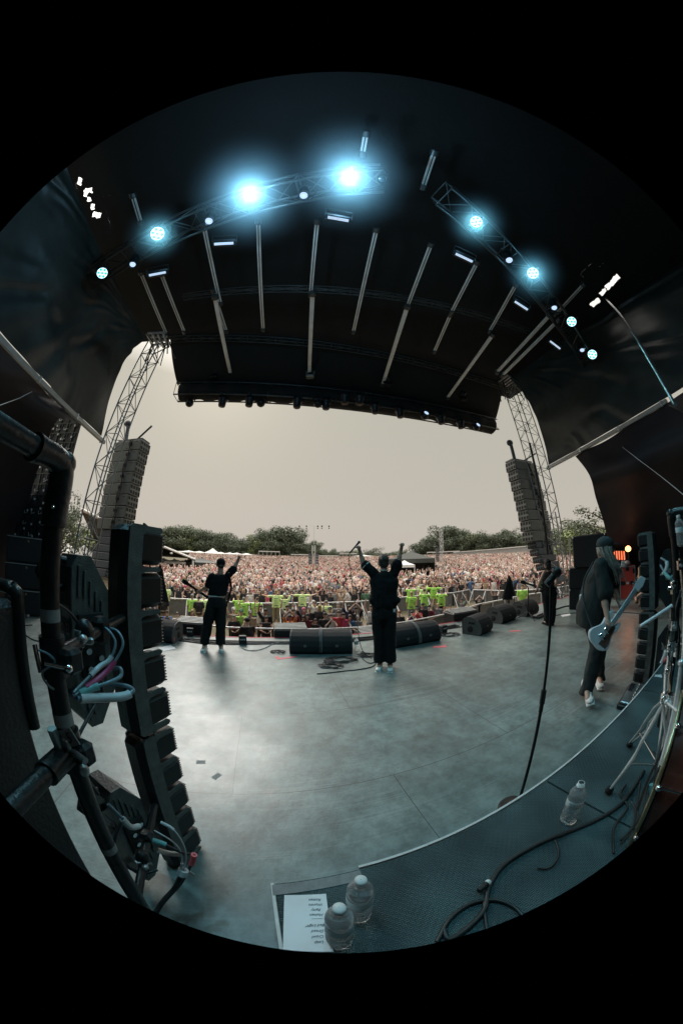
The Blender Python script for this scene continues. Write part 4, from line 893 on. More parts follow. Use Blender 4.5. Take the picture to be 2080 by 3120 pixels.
plug_cable('thin pale cable arching from the lower driver box, upper one', [(490, 2505, .98), (525, 2525, .95), (552, 2560, .93), (566, 2600, .92), (563, 2640, .92), (530, 2720, .92)], .0035, 'cable_white', (.0, .2), 'cable_white')
plug_cable('thin pale cable arching from the lower driver box, lower one', [(470, 2530, .98), (520, 2560, .95), (548, 2590, .93), (555, 2630, .92), (540, 2680, .92), (515, 2730, .92)], .0035, 'cable_white', (.6, .85), 'cable_white')
plug_cable('short cable with a blue plug on the lower driver box', [(465, 2560, .97), (500, 2572, .95), (540, 2592, .93), (560, 2600, .93)], .006, 'cable', (.0, .35), 'teal')
plug_cable('short cable with a wide white plug on the lower driver box', [(480, 2590, .96), (515, 2600, .95), (550, 2602, .94), (585, 2602, .94), (597, 2606, .94), (590, 2630, .94), (580, 2640, .94)], .006, 'cable', (.0, .35), 'white')
plug_cable('black cable tail with a pink sleeve hanging at the bottom left', [(592, 2604, .93), (588, 2622, .93), (580, 2640, .93), (570, 2660, .92), (545, 2700, .9), (500, 2745, .88)], .007, 'cable', (.02, .3), 'pink')
plug_cable('thick black cable dropping out at the bottom left', [(560, 2650, .92), (548, 2680, .91), (530, 2710, .9), (495, 2750, .88), (470, 2790, .86)], .012, 'cable', (.0, .12), 'cable_white')
p = hd(585, 2662, .93); tag(MB().box((0, 0, 0), (.035, .003, .03)).build('cable_tag', 'white_tape', None, tuple(p), R(-20)), 'white numbered tag on the bottom left cables', 'tag')
plug_cable('slack black cable crossing behind the upper left clamp', [(160, 1830, .9), (215, 1870, .95), (250, 1930, .98), (240, 2010, .95), (200, 2070, .9)], .0055, 'cable')
plug_cable('thin grey wire wound round the left pipe', [(118, 1980, .76), (150, 1995, .755), (168, 2020, .76), (130, 2050, .76), (150, 2090, .755), (190, 2110, .8)], .003, 'cable_grey')
plug_cable('black cable hanging from the upper driver box to the lower clamp', [(290, 2150, 1.0), (262, 2200, .95), (235, 2260, .9), (240, 2330, .88), (300, 2420, .9)], .006, 'cable')
plug_cable('black cable drooping beside the lower driver box', [(380, 2480, .95), (350, 2560, .9), (365, 2620, .9), (430, 2660, .9), (480, 2650, .9)], .007, 'cable')
plug_cable('blue cable stub at the lower left clamp', [(330, 2450, .9), (370, 2490, .9), (400, 2520, .92), (432, 2515, .95)], .006, 'cable_grey', (.4, .9), 'cable_white')
for (pts, m, ms, lb) in [([(2012, 1700, 4.0), (2030, 1715, 3.9), (2026, 1740, 3.9), (2012, 1752, 4.0)], 'cable_grey', 'cable_white', 'pale looped cable on the upper right driver box'), ([(2010, 1722, 4.0), (2024, 1745, 3.9), (2040, 1762, 3.8), (2052, 1750, 3.7)], 'cable_grey', 'teal', 'teal cable on the upper right driver box'),
        ([(2016, 1960, 4.0), (2026, 1985, 3.9), (2018, 2010, 3.9), (2008, 2030, 3.9)], 'cable', 'white', 'cable with a pale plug on the lower right driver box'), ([(2004, 2024, 3.9), (2022, 2014, 3.9), (2038, 2000, 3.8)], 'cable', 'pink', 'short pink sleeved cable low on the right driver box')]:
    plug_cable(lb, pts, .012, m, (.3, .8), ms, 'cables plugged into the right driver boxes')
for i, (pts, r_) in enumerate([([(2072, 1800, 1.7), (2058, 1860, 1.65), (2068, 1930, 1.65), (2062, 2010, 1.65)], .006), ([(2048, 1880, 1.6), (2030, 1960, 1.6), (2046, 2050, 1.6), (2034, 2150, 1.6)], .005), ([(2070, 2150, 1.6), (2040, 2220, 1.55), (2052, 2290, 1.5), (2020, 2360, 1.5), (2030, 2440, 1.4)], .006), ([(2060, 2060, 1.7), (2075, 2130, 1.6), (2030, 2260, 1.5), (1975, 2370, 1.45), (1940, 2470, 1.4)], .007), ([(2040, 2240, 1.5), (2000, 2320, 1.45), (1985, 2420, 1.4), (1930, 2520, 1.35)], .005)]):
    plug_cable('black cable hanging among the cymbal stand tubes, %s' % ordn[i], pts, r_, 'cable', group='cables hanging round the cymbal stand')
for (q0, q1, r_, lb) in [((2062, 2235), (1990, 2560), .011, 'chrome stand leg reaching down beside the drum hoop'), ((2075, 2020), (2012, 2330), .012, 'slanting chrome tube behind the cymbal stand'), ((2030, 2140), (2078, 2180), .009, 'short chrome cross arm by the drum')]:
    a, b = hd(*q0, 1.55), hd(*q1, 1.45); tag(MB().cyl((0, 0, 0), b - a, r_, n=12).ell((0, 0, 0), (r_ * 1.6,) * 3).build('stand_tube', 'leg_steel', None, tuple(a)), lb, 'stand tube')
for q, r_, lb in [((2040, 2132), .03, 'chunky chrome hub clamp on the cymbal stand'), ((2022, 2330), .024, 'low chrome clamp on the cymbal stand'), ((2050, 1905), .022, 'boom tilter of the cymbal stand'), ((2070, 1722), .02, 'silver clamp on the far right pipe')]:
    p = hd(*q, 1.58); o = thing('stand_clamp', lb, 'clamp', tuple(p), .6); MB().cyl((0, 0, -r_), (0, 0, r_), r_ * .8, n=14).build('collar', 'chrome', o); MB().cyl((-r_ * 1.6, 0, 0), (r_ * 1.6, 0, 0), r_ * .35, n=10).ell((r_ * 1.8, 0, .004), (r_ * .25, r_ * .5, r_ * .7)).build('wing_bolt', 'leg_steel', o)
# ---- pipe frames
def pipe_frame(label, base, ztop, d_back, L_, r=.0245, lower=None, both=True, fit=True):
    o = thing('pipe_frame', label, 'pipe frame', tuple(base)); b = Vector((0, 0, 0)); t_ = Vector((0, 0, ztop))
    MB().cyl(b, t_ - Vector((0, 0, .0)), r, n=24).build('upright', 'black_metal', o)
    MB().cyl(t_, t_ + d_back * L_, r, n=24).build('top_rail', 'black_metal', o)
    g = MB(); g.tube(spline([t_ - Vector((0, 0, .15)), t_ - Vector((0, 0, .03)), t_ + d_back * .03, t_ + d_back * .11], 5), r * 1.28, 20); g.ell(t_, (r * 1.3,) * 3, n=18); g.tube([t_ - Vector((0, 0, .152)), t_ - Vector((0, 0, .14))], r * 1.36, 20); g.tube([t_ + d_back * .10, t_ + d_back * .115], r * 1.36, 20); g.build('elbow', 'black_metal', o)
    g = MB()
    for c in ((r * .9, -r * .95, -.11), (r * .5, -r * 1.2, -.02)): g.ell(t_ + Vector(c), (.005, .005, .005))
    g.build('set_screw', 'chrome', o)
    if lower:
        z = lower; g = MB(); g.cyl((0, 0, z), Vector((0, 0, z)) + d_back * L_, r, n=24).build('lower_rail', 'black_metal', o)
        g = MB(); g.cyl((0, 0, z - .06), (0, 0, z + .06), r * 1.35, n=20).cyl(Vector((0, 0, z)) + d_back * .02, Vector((0, 0, z)) + d_back * .11, r * 1.35, n=20); g.box(Vector((0, 0, z)) + side * .04, (.05, .05, .07), bev=.012).build('tee_clamp', 'black_metal', o)
        g = MB(); g.cyl(Vector((0, 0, z + .02)) + side * .03 + back * .03, Vector((0, 0, z + .02)) + side * .08 + back * .05, .009, n=8).cyl(Vector((0, 0, z + .03)) + back * .04, Vector((0, 0, z + .09)) + back * .05 , .012, n=8).box(Vector((0, 0, z + .045)) + back * .035 + side * .02, (.03, .012, .03), bev=.004).ell(Vector((0, 0, z - .03)) + side * .05 + back * .03, (.014, .014, .02)).build('wing_bolt', 'steel', o)
    return o
pfb = pol(-57, .79)
o = pipe_frame('thick black pipe frame with an elbow close to the camera on the left', pfb, 1.945, back, .55, .0245, 1.235)
for z, hh, lb in [(1.59, .03, 'upper'), (1.33, .035, 'mid'), (.86, .03, 'lower')]:
    MB().lathe([(.0252, -hh / 2), (.0252, hh / 2)], 24, 0, Matrix.Translation((0, 0, z))).build('tape_band', 'grey_tape', o)
g = MB(); g.cyl((0, 0, 1.44), (0, 0, 1.54), .032, n=20).box(tuple(side * .055 + Vector((0, 0, 1.49))), (.05, .05, .06), bev=.01).build('coupler', 'black_metal', o)
g = MB(); g.cyl(side * .01 + back * .04 + Vector((0, 0, 1.485)), side * .07 + back * .035 + Vector((0, 0, 1.485)), .006, n=8).cyl(side * -.03 + back * .03 + Vector((0, 0, 1.52)), side * -.01 + back * .04 + Vector((0, 0, 1.46)), .006, n=8).ell(side * .075 + back * .035 + Vector((0, 0, 1.485)), (.01, .01, .01)).build('coupler_bolt', 'chrome', o)
g = MB(); g.box((0, 0, 0), (.05, .003, .045), T=TR(tuple(side * .035 + back * .035 + Vector((0, 0, 1.30))), R(10), 0, R(-28)), ).build('number_label', 'grey_tape', o)
text_mesh('5', .04, 'ink', 'writing', o, TR(tuple(side * .035 + back * .0385 + Vector((0, 0, 1.30))), R(10), R(90), R(-28) ))
pipe_frame('black pipe frame with an elbow at the far right edge', pol(64.5, 2.5), 1.93, back, 1.2, .026, 1.35)
# couplers tying columns to the pipes
for a, b, lb in [(pfb + Vector((0, 0, 1.49)), Lp + Vector((0, 0, 1.49)), 'short black arm holding the upper left strobe column to the pipe'), (pfb + Vector((0, 0, .55)), Lp + Vector((0, 0, .55)), 'short black arm holding the lower left strobe column to the pipe')]:
    g = MB(); g.cyl((0, 0, 0), b - a, .018, n=12); g.box((b - a) * .5, (.06, .06, .09), bev=.015); g.ell((b - a) * .3 + Vector((0, 0, .02)), (.03, .03, .04)); tag(g.build('coupling_arm', 'black_metal', None, tuple(a)), lb, 'coupling arm')
    q = a.lerp(b, .35) + back * .05; tag(MB().cyl((0, 0, -.02), (0, 0, .03), .014, n=10).box((.02, 0, 0), (.05, .012, .022), bev=.005).ell((.02, -.02, .01), (.014, .014, .014)).build('wing_nut', 'steel', None, tuple(q), .5), 'shiny wing nut on the %s left coupling arm' % ('upper' if 'upper' in lb else 'lower'), 'wing nut')
# ---- black padded case at the far left edge
c0 = pol(-62.6, 1.0); o = thing('padded_case', 'tall black padded case with a tubular top edge at the far left', 'equipment case', tuple(c0), YAW)
MB().box((-.42, -.18, .80), (.84, .36, 1.58), bev=.02).build('body', 'black_plastic', o)
MB().tube(spline([(-.8, .0, 1.62), (-.1, .0, 1.62), (-.02, .0, 1.61), (.0, .0, 1.57), (.0, .0, 1.2)], 5), .02, 12).build('edge_tube', 'black_metal', o)
# ---- amplifiers far left
p = hd(78, 1842, 8.6); p.z = 0
for i in range(3):
    o = thing('amplifier_cabinet', 'black amplifier cabinet far left, %s of three stacked' % ['bottom', 'middle', 'top'][i], 'amplifier', (p.x, p.y, .04 + i * .62), YAW + R(30), 'stacked black cabinets far left')
    MB().box((0, 0, .3), (.95, .5, .6), bev=.02).build('cabinet', 'cab', o); MB().box((0, -.252, .3), (.85, .01, .5)).build('grille', 'grille', o); MB().box((0, -.26, .575), (.94, .02, .02)).build('trim', 'bright_steel', o); MB().lathe([(.03, 0), (.001, .01)], 12, 0, TR((.1, -.26, .5), 0, R(90))).build('badge', 'brass', o)
rnd = random.Random(9); o = thing('floor_effects', 'cluster of small silver floor effects far left by the cabinets', 'floor effects', tuple(gz(70, 1868)), .3)
for k in range(8): MB().box((rnd.uniform(-.5, .5), rnd.uniform(-.3, .2), .04), (.12, .09, .06), bev=.01).build('pedal', 'steel', o)
# ---- speaker stack far right
def cabinet(label, p, rz, w, h, d, grp='black speaker cabinets at the right wing'):
    o = thing('speaker_cabinet', label, 'speaker cabinet', p, rz, grp); MB().box((0, 0, h / 2), (w, d, h), bev=.02).build('cabinet', 'cab', o); MB().box((0, -d / 2 - .004, h / 2), (w * .92, .012, h * .9)).build('grille', 'grille', o)
    g = MB(); [g.ell((sx * w * .46, -d / 2 - .005, h * .95), (.025, .02, .025)) for sx in (-1, 1)]; g.build('corner', 'steel', o); return o
q = gz(1768, 1818, 0); q = Vector((q.x, q.y, 0)) * (9.8 / q.length)
cabinet('lower black cabinet at the bottom of the wing stack', (q.x, q.y, 0), R(-48), .72, .62, .6); cabinet('second black cabinet in the wing stack', (q.x, q.y, .63), R(-48), .72, .62, .6)
q2 = hd(1800, 1706, 9.6); cabinet('large slanted black cabinet on top of the wing stack', (q2.x, q2.y, 1.26), R(-55), 1.05, .92, .55)
# ---- red flight case, rack and amber lamp
a, b = gz(1888, 1812), gz(1934, 1810); a *= 1; k = 11.0 / a.length; a = Vector((a.x * k, a.y * k, 0)); b = pol(57.35, 11.0); cc = (a + b) / 2; w = (b - a).length; rz = math.atan2(b.y - a.y, b.x - a.x); H_ = 1.10
o = thing('red_flight_case', 'bright red flight case with black corners on end beside the crouching person', 'flight case', tuple(cc), rz)
MB().box((0, .3, H_ / 2), (w, .6, H_ - .02)).build('panel', 'redcase', o)
g = MB()
for x in (-w / 2, w / 2): g.box((x, -.002, H_ / 2), (.035, .035, H_))
for z in (.02, H_ - .02): g.box((0, -.003, z), (w, .036, .035))
g.build('edging', 'steel', o); g = MB(); [g.box((x, -.006, H_ * .5), (.16, .03, .12), bev=.01) for x in (-.16, .17)]; g.box((0, -.006, H_ - .09), (.12, .03, .13), bev=.01).box((w / 2 - .03, -.006, H_ - .17), (.08, .03, .16), bev=.01); g.build('recessed_latch', 'slot', o)
MB().box((0, -.012, H_ * .5), (.09, .02, .07)).build('name_plate', 'white', o)
g = MB(); [g.cyl((x, y, -.0), (x, y + .03, 0.0), .03) for x in (-.2, .2) for y in (.05, .5)]
tag(MB().ell((0, 0, .06), (.22, .14, .08)).ell((.12, .02, .1), (.12, .1, .07)).build('towel', 'cloth_white', None, tuple(cc + Vector((.1, .12, H_)))), 'crumpled white towel on top of the red flight case', 'towel')
tag(MB().box((0, 0, .09), (.12, .1, .18), bev=.01).build('cloth_box', 'label', None, tuple(cc + Vector((-.16, .05, H_))), rz), 'small pale box beside the towel on the red case', 'box')
p = hd(1880, 1706, 11.6); p.z = 0; o = thing('amp_rack', 'open amplifier rack lit orange behind the bass player', 'amplifier rack', tuple(p), rz)
MB().box((0, .25, .82), (.95, .5, 1.6), bev=.02).build('rack_case', 'cab', o); g = MB(); [g.box((-.2 + .09 * k, -.01, 1.48 - .01 * k), (.05, .02, .3), T=TR((0, 0, 0), 0, 0, .0)) for k in range(6)]; g.build('lit_panel', 'amber_glow', o)
g = MB(); [g.box((0, -.012, .3 + .2 * k), (.85, .02, .16)) for k in range(5)]; g.build('rack_unit', 'dark_steel', o)
p = hd(1912, 1672, 11.2); o = thing('amber_lamp', 'small glowing amber lamp above the red flight case', 'stage lamp', tuple(p)); aim(o, p, CAMP)
MB().lathe([(.001, -.2), (.1, -.18), (.12, 0), (.1, .0), (.001, .01)], 16).build('housing', 'black_metal', o); MB().lathe([(.1, .006), (.05, .02), (.001, .025)], 16).build('lens', 'amber', o); l = spot(o, 9, (1, .3, .1), 130)
MB().cyl((0, .0, -.1), (0, -1.6, -.1), .02, n=8).build('stand', 'black_metal', o)
# ---- cymbal stand, drum and cables at the right
bs = gz(2003, 2420, RZ); hp = Vector((0, 0, 0)); f0 = gz(1850, 2418, RZ)
cs = pol(63.6, 1.62, RZ); o = thing('cymbal_stand', 'chrome double braced cymbal stand at the right edge of the riser', 'cymbal stand', tuple(cs)); hub = hd(2020, 2140, 1.6) - cs; low = hd(2003, 2330, 1.6) - cs
pt_ = hd(2046, 1850, 1.62) - cs; g = MB(); g.cyl(low, hub * 1.0 + (pt_ - hub) * .3, .021, n=14).build('base_tube', 'chrome', o); MB().cyl(hub + (pt_ - hub) * .28, pt_, .015, n=12).build('upper_tube', 'chrome', o)
g = MB()
for k in (0, .3, .55): c = hub + (pt_ - hub) * k; g.cyl(c, c + Vector((0, 0, .05)), .022, n=12).box(c + Vector((0, 0, .025)) + side * .03, (.05, .012, .03), bev=.004).ell(c + Vector((0, 0, .03)) - side * .035, (.012, .012, .016))
g.build('memory_clamp', 'chrome', o)
foot = f0 - cs
for k, (ft_, lb) in enumerate([(foot, 'a'), (pol(60, 2.15, RZ) - cs, 'b'), (pol(72, 1.55, RZ) - cs, 'c')]):
    perp = (ft_.cross(Vector((0, 0, 1)))).normalized() * .014; g = MB()
    for s_ in (-1, 1):
        m1 = hub.lerp(ft_, .42) + Vector((0, 0, .02)) + perp * s_; m2 = hub.lerp(ft_, .5) - Vector((0, 0, .01)) + perp * s_ * 1.4; g.tube([hub + perp * s_, hub.lerp(ft_, .12) + perp * s_ * 1.6 + Vector((0, 0, .01)), m1, m2, ft_ + perp * s_ * .5 + Vector((0, 0, .02))], .0075, 8)
    g.build('leg', 'leg_steel', o); g = MB(); g.tube([low, hub.lerp(ft_, .62)], .006, 6).build('brace', 'chrome', o)
    g = MB(); ax = (ft_ - hub).normalized(); g.cyl(ft_ - ax * .03 + Vector((0, 0, .02)), ft_ + ax * .0 + Vector((0, 0, .012)), .018, .024, n=12).build('rubber_foot', 'black_plastic', o)
bm0, bm1 = hd(2046, 1845, 1.62), hd(1953, 1906, 1.55); o = MB().cyl((0, 0, 0), bm1 - bm0, .0085, n=12).ell(bm1 - bm0, (.009, .009, .009)).build('drum_stick', 'paper', None, tuple(bm0)); tag(o, 'pale drum stick pointing left from the cymbal stand', 'drum stick')
for q, lb in [((2052, 1790), 'chrome wing clamp at the top of the cymbal stand'), ((2062, 1980), 'chrome clamp on the rear stand tube at the right edge')]:
    p = hd(*q, 1.7); tag(MB().cyl((0, 0, -.03), (0, 0, .03), .02, n=12).ell((-.03, 0, .02), (.02, .015, .02)).box((.0, .02, 0), (.06, .02, .02), bev=.005).build('stand_clamp', 'chrome', None, tuple(p), .3), lb, 'clamp')
a, b = hd(2072, 1700, 1.9), hd(2055, 2210, 1.9); tag(MB().cyl((0, 0, 0), b - a, .014, n=12).build('stand_tube', 'chrome', None, tuple(a)), 'second chrome stand tube behind the cymbal stand', 'stand tube')
# bass drum seen edge-on
ctr = pol(66.7, 1.44, RZ + .365); ax = Vector((math.sin(R(66.7 + 90)), math.cos(R(66.7 + 90)), 0)); o = thing('bass_drum', 'bass drum with dark red shell, gold hoop and red and teal artwork', 'bass drum', tuple(ctr)); T, _ = align((0, 0, 0), ax)
MB().lathe([(.335, .02), (.335, .5)], 48, 0, T).lathe([(.335, .5), (.001, .5)], 40, 0, T).lathe([(.34, .012), (.001, .010)], 40, 1, T).build('shell', ['wood', 'white'], o)
MB().lathe([(.335, .0), (.352, .0), (.354, .003), (.354, .013), (.352, .016), (.335, .016)], 56, 0, T).build('hoop', 'brass', o)
g = MB()
for k in range(10):
    a = 2 * math.pi * k / 10 + .2; c = T @ Vector((.362 * math.cos(a), .362 * math.sin(a), .02)); c2 = T @ Vector((.352 * math.cos(a), .352 * math.sin(a), .13)); g.ell(c, (.013, .013, .013)).cyl(c, c2, .0045, n=6).ell(c2, (.013, .013, .02))
g.build('lug', 'chrome', o)
def shellpatch(mb_, pts, mi, rr=.3375):
    T2 = T; vs = [T2 @ Vector((rr * math.cos(a), rr * math.sin(a), z)) for a, z in pts]; mb_.add(vs, [tuple(range(len(vs)))], mi)
# find the shell angle that faces the camera
inv = T.inverted() @ (CAMP - ctr); a0 = math.atan2(inv.y, inv.x); g = MB(); rnd = random.Random(2)
for k in range(9): z0 = .20 + .028 * k; a1 = a0 + .45 - .11 * k; shellpatch(g, [(a1, z0), (a1 + .07, z0 + .006), (a1 + .1, z0 + .04), (a1 + .02, z0 + .034)], 0, .338 + .0004 * k)
for k in range(5): z0 = .22 + .05 * k; a1 = a0 + .38 - .2 * k; shellpatch(g, [(a1, z0), (a1 + .12, z0 + .012), (a1 + .10, z0 + .022), (a1 - .01, z0 + .012)], 0, .3425)
g.build('red_artwork', 'red', o); g = MB()
for k in range(7): z0 = .27 + .03 * k; a1 = a0 + .25 - .12 * k; shellpatch(g, [(a1, z0), (a1 + .16, z0 + .004), (a1 + .14, z0 + .02), (a1 - .03, z0 + .022)], 0, .3392 + .0004 * k)
g.build('teal_artwork', 'teal', o)
# cables around the drum hardware and on the mat
def zc(label, pts, r=.008, m='cable', z=RZ + .008): return cable(label, [gz(x, y, z) for x, y in pts], r, m, 8, 'cables on the drum riser mat')
zc('thick black cable curving across the riser mat to the stand foot', [(1350, 2830), (1375, 2860), (1470, 2780), (1490, 2700), (1540, 2630), (1640, 2570), (1740, 2530), (1830, 2490), (1900, 2440), (1960, 2350)], .011)
zc('black cable loop at the bottom of the riser mat', [(1330, 2870), (1370, 2800), (1430, 2755), (1500, 2742), (1560, 2760), (1600, 2800)], .009)
zc('black cable running down from the crossing on the mat', [(1478, 2740), (1474, 2760), (1478, 2800), (1485, 2850)], .007)
zc('black zip tie tail curling off the thick cable', [(1690, 2560), (1700, 2590), (1695, 2620), (1670, 2645), (1635, 2645)], .005)
for i, pts in enumerate([[(1905, 2390), (1890, 2420), (1910, 2460), (1870, 2520), (1868, 2600)], [(1920, 2440), (1935, 2470), (1925, 2520), (1890, 2560)], [(1950, 2380), (1940, 2450), (1945, 2500), (1960, 2540)], [(1990, 2290), (2010, 2330), (1970, 2400), (1960, 2470)]]):
    cable('loose black cable %s under the cymbal stand' % ['outermost', 'second', 'third', 'innermost'][i], [gz(x, y, RZ + .01 + .02 * i) for x, y in pts], .006, group='cables under the cymbal stand')
p = gz(1455, 2722, RZ); o = thing('cable_plug', 'small plug with a white cap on the riser mat', 'plug', tuple(p), .5); MB().cyl((0, 0, .02), (.05, 0, .02), .012, n=12).build('barrel', 'black_plastic', o); MB().ell((.055, 0, .02), (.014, .014, .014)).build('tip', 'white', o)
a, b = hd(1983, 2390, 1.45), hd(1985, 2430, 1.45); tag(MB().cyl((0, 0, 0), b - a, .011, n=12).build('cable_sleeve', 'teal', None, tuple(a)), 'pale teal sleeve on a cable below the cymbal stand', 'cable sleeve')
tag(MB().prism([(0, 0), (.08, 0), (.07, .07), (.02, .08)], .004).build('paper_cup', 'paper', None, tuple(gz(2015, 2065, RZ)), .6), 'small white card at the foot of the right strobe column', 'card')
COL.objects[-1].name = 'white_card'
# ---- crowd barriers
def barrier(name, label, a, b, z, h=1.1, rail='barrier', sheet=True, group='crowd barriers', n=None, foot=True):
    a, b = Vector(a), Vector(b); o = thing(name, label, 'barrier', (a.x, a.y, z), group=group); d = b - a; d.z = 0; L_ = d.length; d.normalize(); nr = Vector((-d.y, d.x, 0))
    MB().tube([(0, 0, h), d * L_ + Vector((0, 0, h))], .04, 8).build('top_rail', rail, o); n = n or max(2, int(L_ / 1.0)); g = MB()
    for k in range(n + 1):
        p = d * (L_ * k / n); g.box(p + Vector((0, 0, h / 2)), (.06, .06, h)); 
        if foot: g.cyl(p + Vector((0, 0, h * .95)), p - nr * .75, .028, n=6)
    g.build('post', rail, o)
    if sheet: g = MB(); T_ = Matrix(((d.x, nr.x, 0, 0), (d.y, nr.y, 0, 0), (0, 0, 1, 0), (0, 0, 0, 1))); g.box((L_ / 2, .05, h * .5), (L_, .02, h * .85), T=T_).build('panel', 'barrier_sheet', o)
    return o
def at_z(px, py, z): return gz(px, py, z)
r1 = [at_z(x, y, GZ + 1.1) for x, y in ((400, 1885), (570, 1898), (700, 1912), (830, 1916), (960, 1917), (1090, 1912), (1230, 1896), (1370, 1868))]
nm_ = ['first', 'second', 'third', 'fourth', 'fifth', 'sixth', 'seventh', 'eighth', 'ninth', 'tenth']
for i in range(len(r1) - 1): barrier('crowd_barrier', 'silver rail of the front pit, %s section from the left' % nm_[i], r1[i], r1[i + 1], GZ, sheet=(i > 5), group='front pit rail sections', foot=False)
r1e = [at_z(x, y, GZ + 1.1) for x, y in ((1370, 1868), (1460, 1840), (1600, 1812), (1690, 1800))]
for i in range(3): barrier('crowd_barrier', 'grey sheeted pit rail at the right, %s section' % ['near', 'middle', 'far'][i], r1e[i], r1e[i + 1], GZ, group='front pit rail sections', foot=False)
r2 = [at_z(x, y, GZ + 1.1) for x, y in ((380, 1822), (500, 1822), (640, 1828), (720, 1836), (800, 1838), (900, 1837), (1000, 1836), (1100, 1832), (1200, 1822), (1300, 1812), (1380, 1806), (1430, 1796))]
for i in range(len(r2) - 1): barrier('crowd_barrier', 'grey barrier holding back the main crowd, %s section from the left' % ordn[i], r2[i], r2[i + 1], GZ, group='main crowd barrier sections')
r3 = [at_z(x, y, GZ + 1.1) for x, y in ((1440, 1797), (1560, 1800), (1700, 1790), (1760, 1778))]
for i in range(3): barrier('crowd_barrier', 'pale barrier with slanted struts right of the pit, %s section' % ['left', 'middle', 'right'][i], r3[i], r3[i + 1], GZ, group='main crowd barrier sections')

# ================================================================== PEOPLE
def remeshed(name, mb, vox, m, parent=None, sm=6, fold=0., fscale=(9, 9, 5), seed=0, dec=0, extra=None):
    """one continuous skin grown over the overlapping solids in mb"""
    tmp = mb.build('tmp', m); md = tmp.modifiers.new('r', 'REMESH'); md.mode = 'VOXEL'; md.voxel_size = vox
    if sm: s_ = tmp.modifiers.new('s', 'SMOOTH'); s_.factor = .5; s_.iterations = sm
    if dec: d_ = tmp.modifiers.new('d', 'DECIMATE'); d_.ratio = dec
    dg = bpy.context.evaluated_depsgraph_get(); me = bpy.data.meshes.new_from_object(tmp.evaluated_get(dg), depsgraph=dg)
    bpy.data.objects.remove(tmp, do_unlink=True)
    if fold:
        N_ = [v.normal.copy() for v in me.vertices]
        for v, nn in zip(me.vertices, N_):
            q = v.co; k = 1.3 * noise.noise(Vector((q.x * fscale[0] + seed, q.y * fscale[1], q.z * fscale[2]))) + .5 * noise.noise(Vector((q.x * fscale[0] * 2.3, q.y * fscale[1] * 2.3 + seed, q.z * fscale[2] * 2.0)))
            v.co = q + nn * (k * fold)
    for p in me.polygons: p.use_smooth = True
    me.materials.clear(); me.materials.append(M[m] if isinstance(m, str) else m)
    if extra:                                    # small dark eyes and mouth line kept in the body mesh
        import bmesh
        bm = bmesh.new(); bm.from_mesh(me); n0 = len(bm.faces); em = extra.mesh('e', 'eye'); bm.from_mesh(em)
        bm.faces.ensure_lookup_table()
        for f_ in bm.faces[n0:]: f_.material_index = 1; f_.smooth = True
        bm.to_mesh(me); bm.free(); me.materials.append(M['eye']); bpy.data.meshes.remove(em)
    o = bpy.data.objects.new(name, me); COL.objects.link(o)
    if parent is not None: o.parent = parent
    return o
def cap(g, a, b, ra, rb, n=12):
    a, b = Vector(a), Vector(b); g.ell(a, (ra,) * 3, n=n, k=8); g.ell(b, (rb,) * 3, n=n, k=8)
    if (b - a).length > 1e-4: g.cyl(a, b, ra, rb, n=n)
def loft(g, rings, f=None, n=18, caps=True):
    """rings: (centre, half width, half depth, side vector)"""
    vs = []; fs = []
    for c, rx, ry, sd in rings:
        c = Vector(c); sd = Vector(sd).normalized(); ud = Vector((0, 0, 1)); fw = ud.cross(sd).normalized()
        for i in range(n): t = 2 * math.pi * i / n; vs.append(c + sd * rx * math.cos(t) + fw * ry * math.sin(t))
    k = len(rings)
    for j in range(k - 1):
        for i in range(n): i2 = (i + 1) % n; fs.append((j * n + i, j * n + i2, j * n + n + i2, j * n + n + i))
    fs.append(tuple(range(n - 1, -1, -1))); fs.append(tuple(range((k - 1) * n, k * n))); g.add(vs, fs, 0, True)
def hand(g, w_, tip, palm_n, mode='fist', s=1.0, thumb=1):
    """palm and five fingers; w_ wrist, tip = direction of the hand, palm_n = palm normal"""
    d = (Vector(tip)).normalized(); pn = (Vector(palm_n) - d * Vector(palm_n).dot(d)).normalized(); sd = d.cross(pn).normalized()
    R_ = Matrix((sd, pn, d)).transposed().to_4x4(); T = Matrix.Translation(w_) @ R_
    g.ell((0, 0, .045 * s), (.038 * s, .017 * s, .05 * s), T=T, n=12); lens = [.062, .074, .070, .055]
    for i in range(4):
        x = (-.028 + .0185 * i) * s; r = .0088 * s; b = Vector((x, 0, .082 * s)); L_ = lens[i] * s
        if mode == 'fist' or (mode == 'horns' and i in (1, 2)): P = [b, b + Vector((0, .016, .018)) * s, b + Vector((0, .036, .004)) * s, b + Vector((0, .028, -.022)) * s]
        elif mode == 'horns': P = [b, b + Vector((.004 * (i - 1.5), .002, L_ / s)) * s * .98]
        elif mode == 'grip': P = [b, b + Vector((0, .022, .016)) * s, b + Vector((0, .042, -.002)) * s, b + Vector((0, .038, -.024)) * s]
        else: P = [b, b + Vector((0, .004, L_ * .45 / s)) * s, b + Vector((0, .016, L_ * .8 / s)) * s, b + Vector((0, .030, L_ / s)) * s]
        for a_, b_ in zip(P, P[1:]): cap(g, T @ a_, T @ b_, r, r * .92, 8)
    tx = thumb; P = [Vector((tx * .03, .004, .025)) * s, Vector((tx * .045, .018, .05)) * s, Vector((tx * (.02 if mode in ('fist', 'grip', 'horns') else .05), .038 if mode in ('fist', 'grip', 'horns') else .03, .068)) * s]
    for a_, b_ in zip(P, P[1:]): cap(g, T @ a_, T @ b_, .0105 * s, .0095 * s, 8)
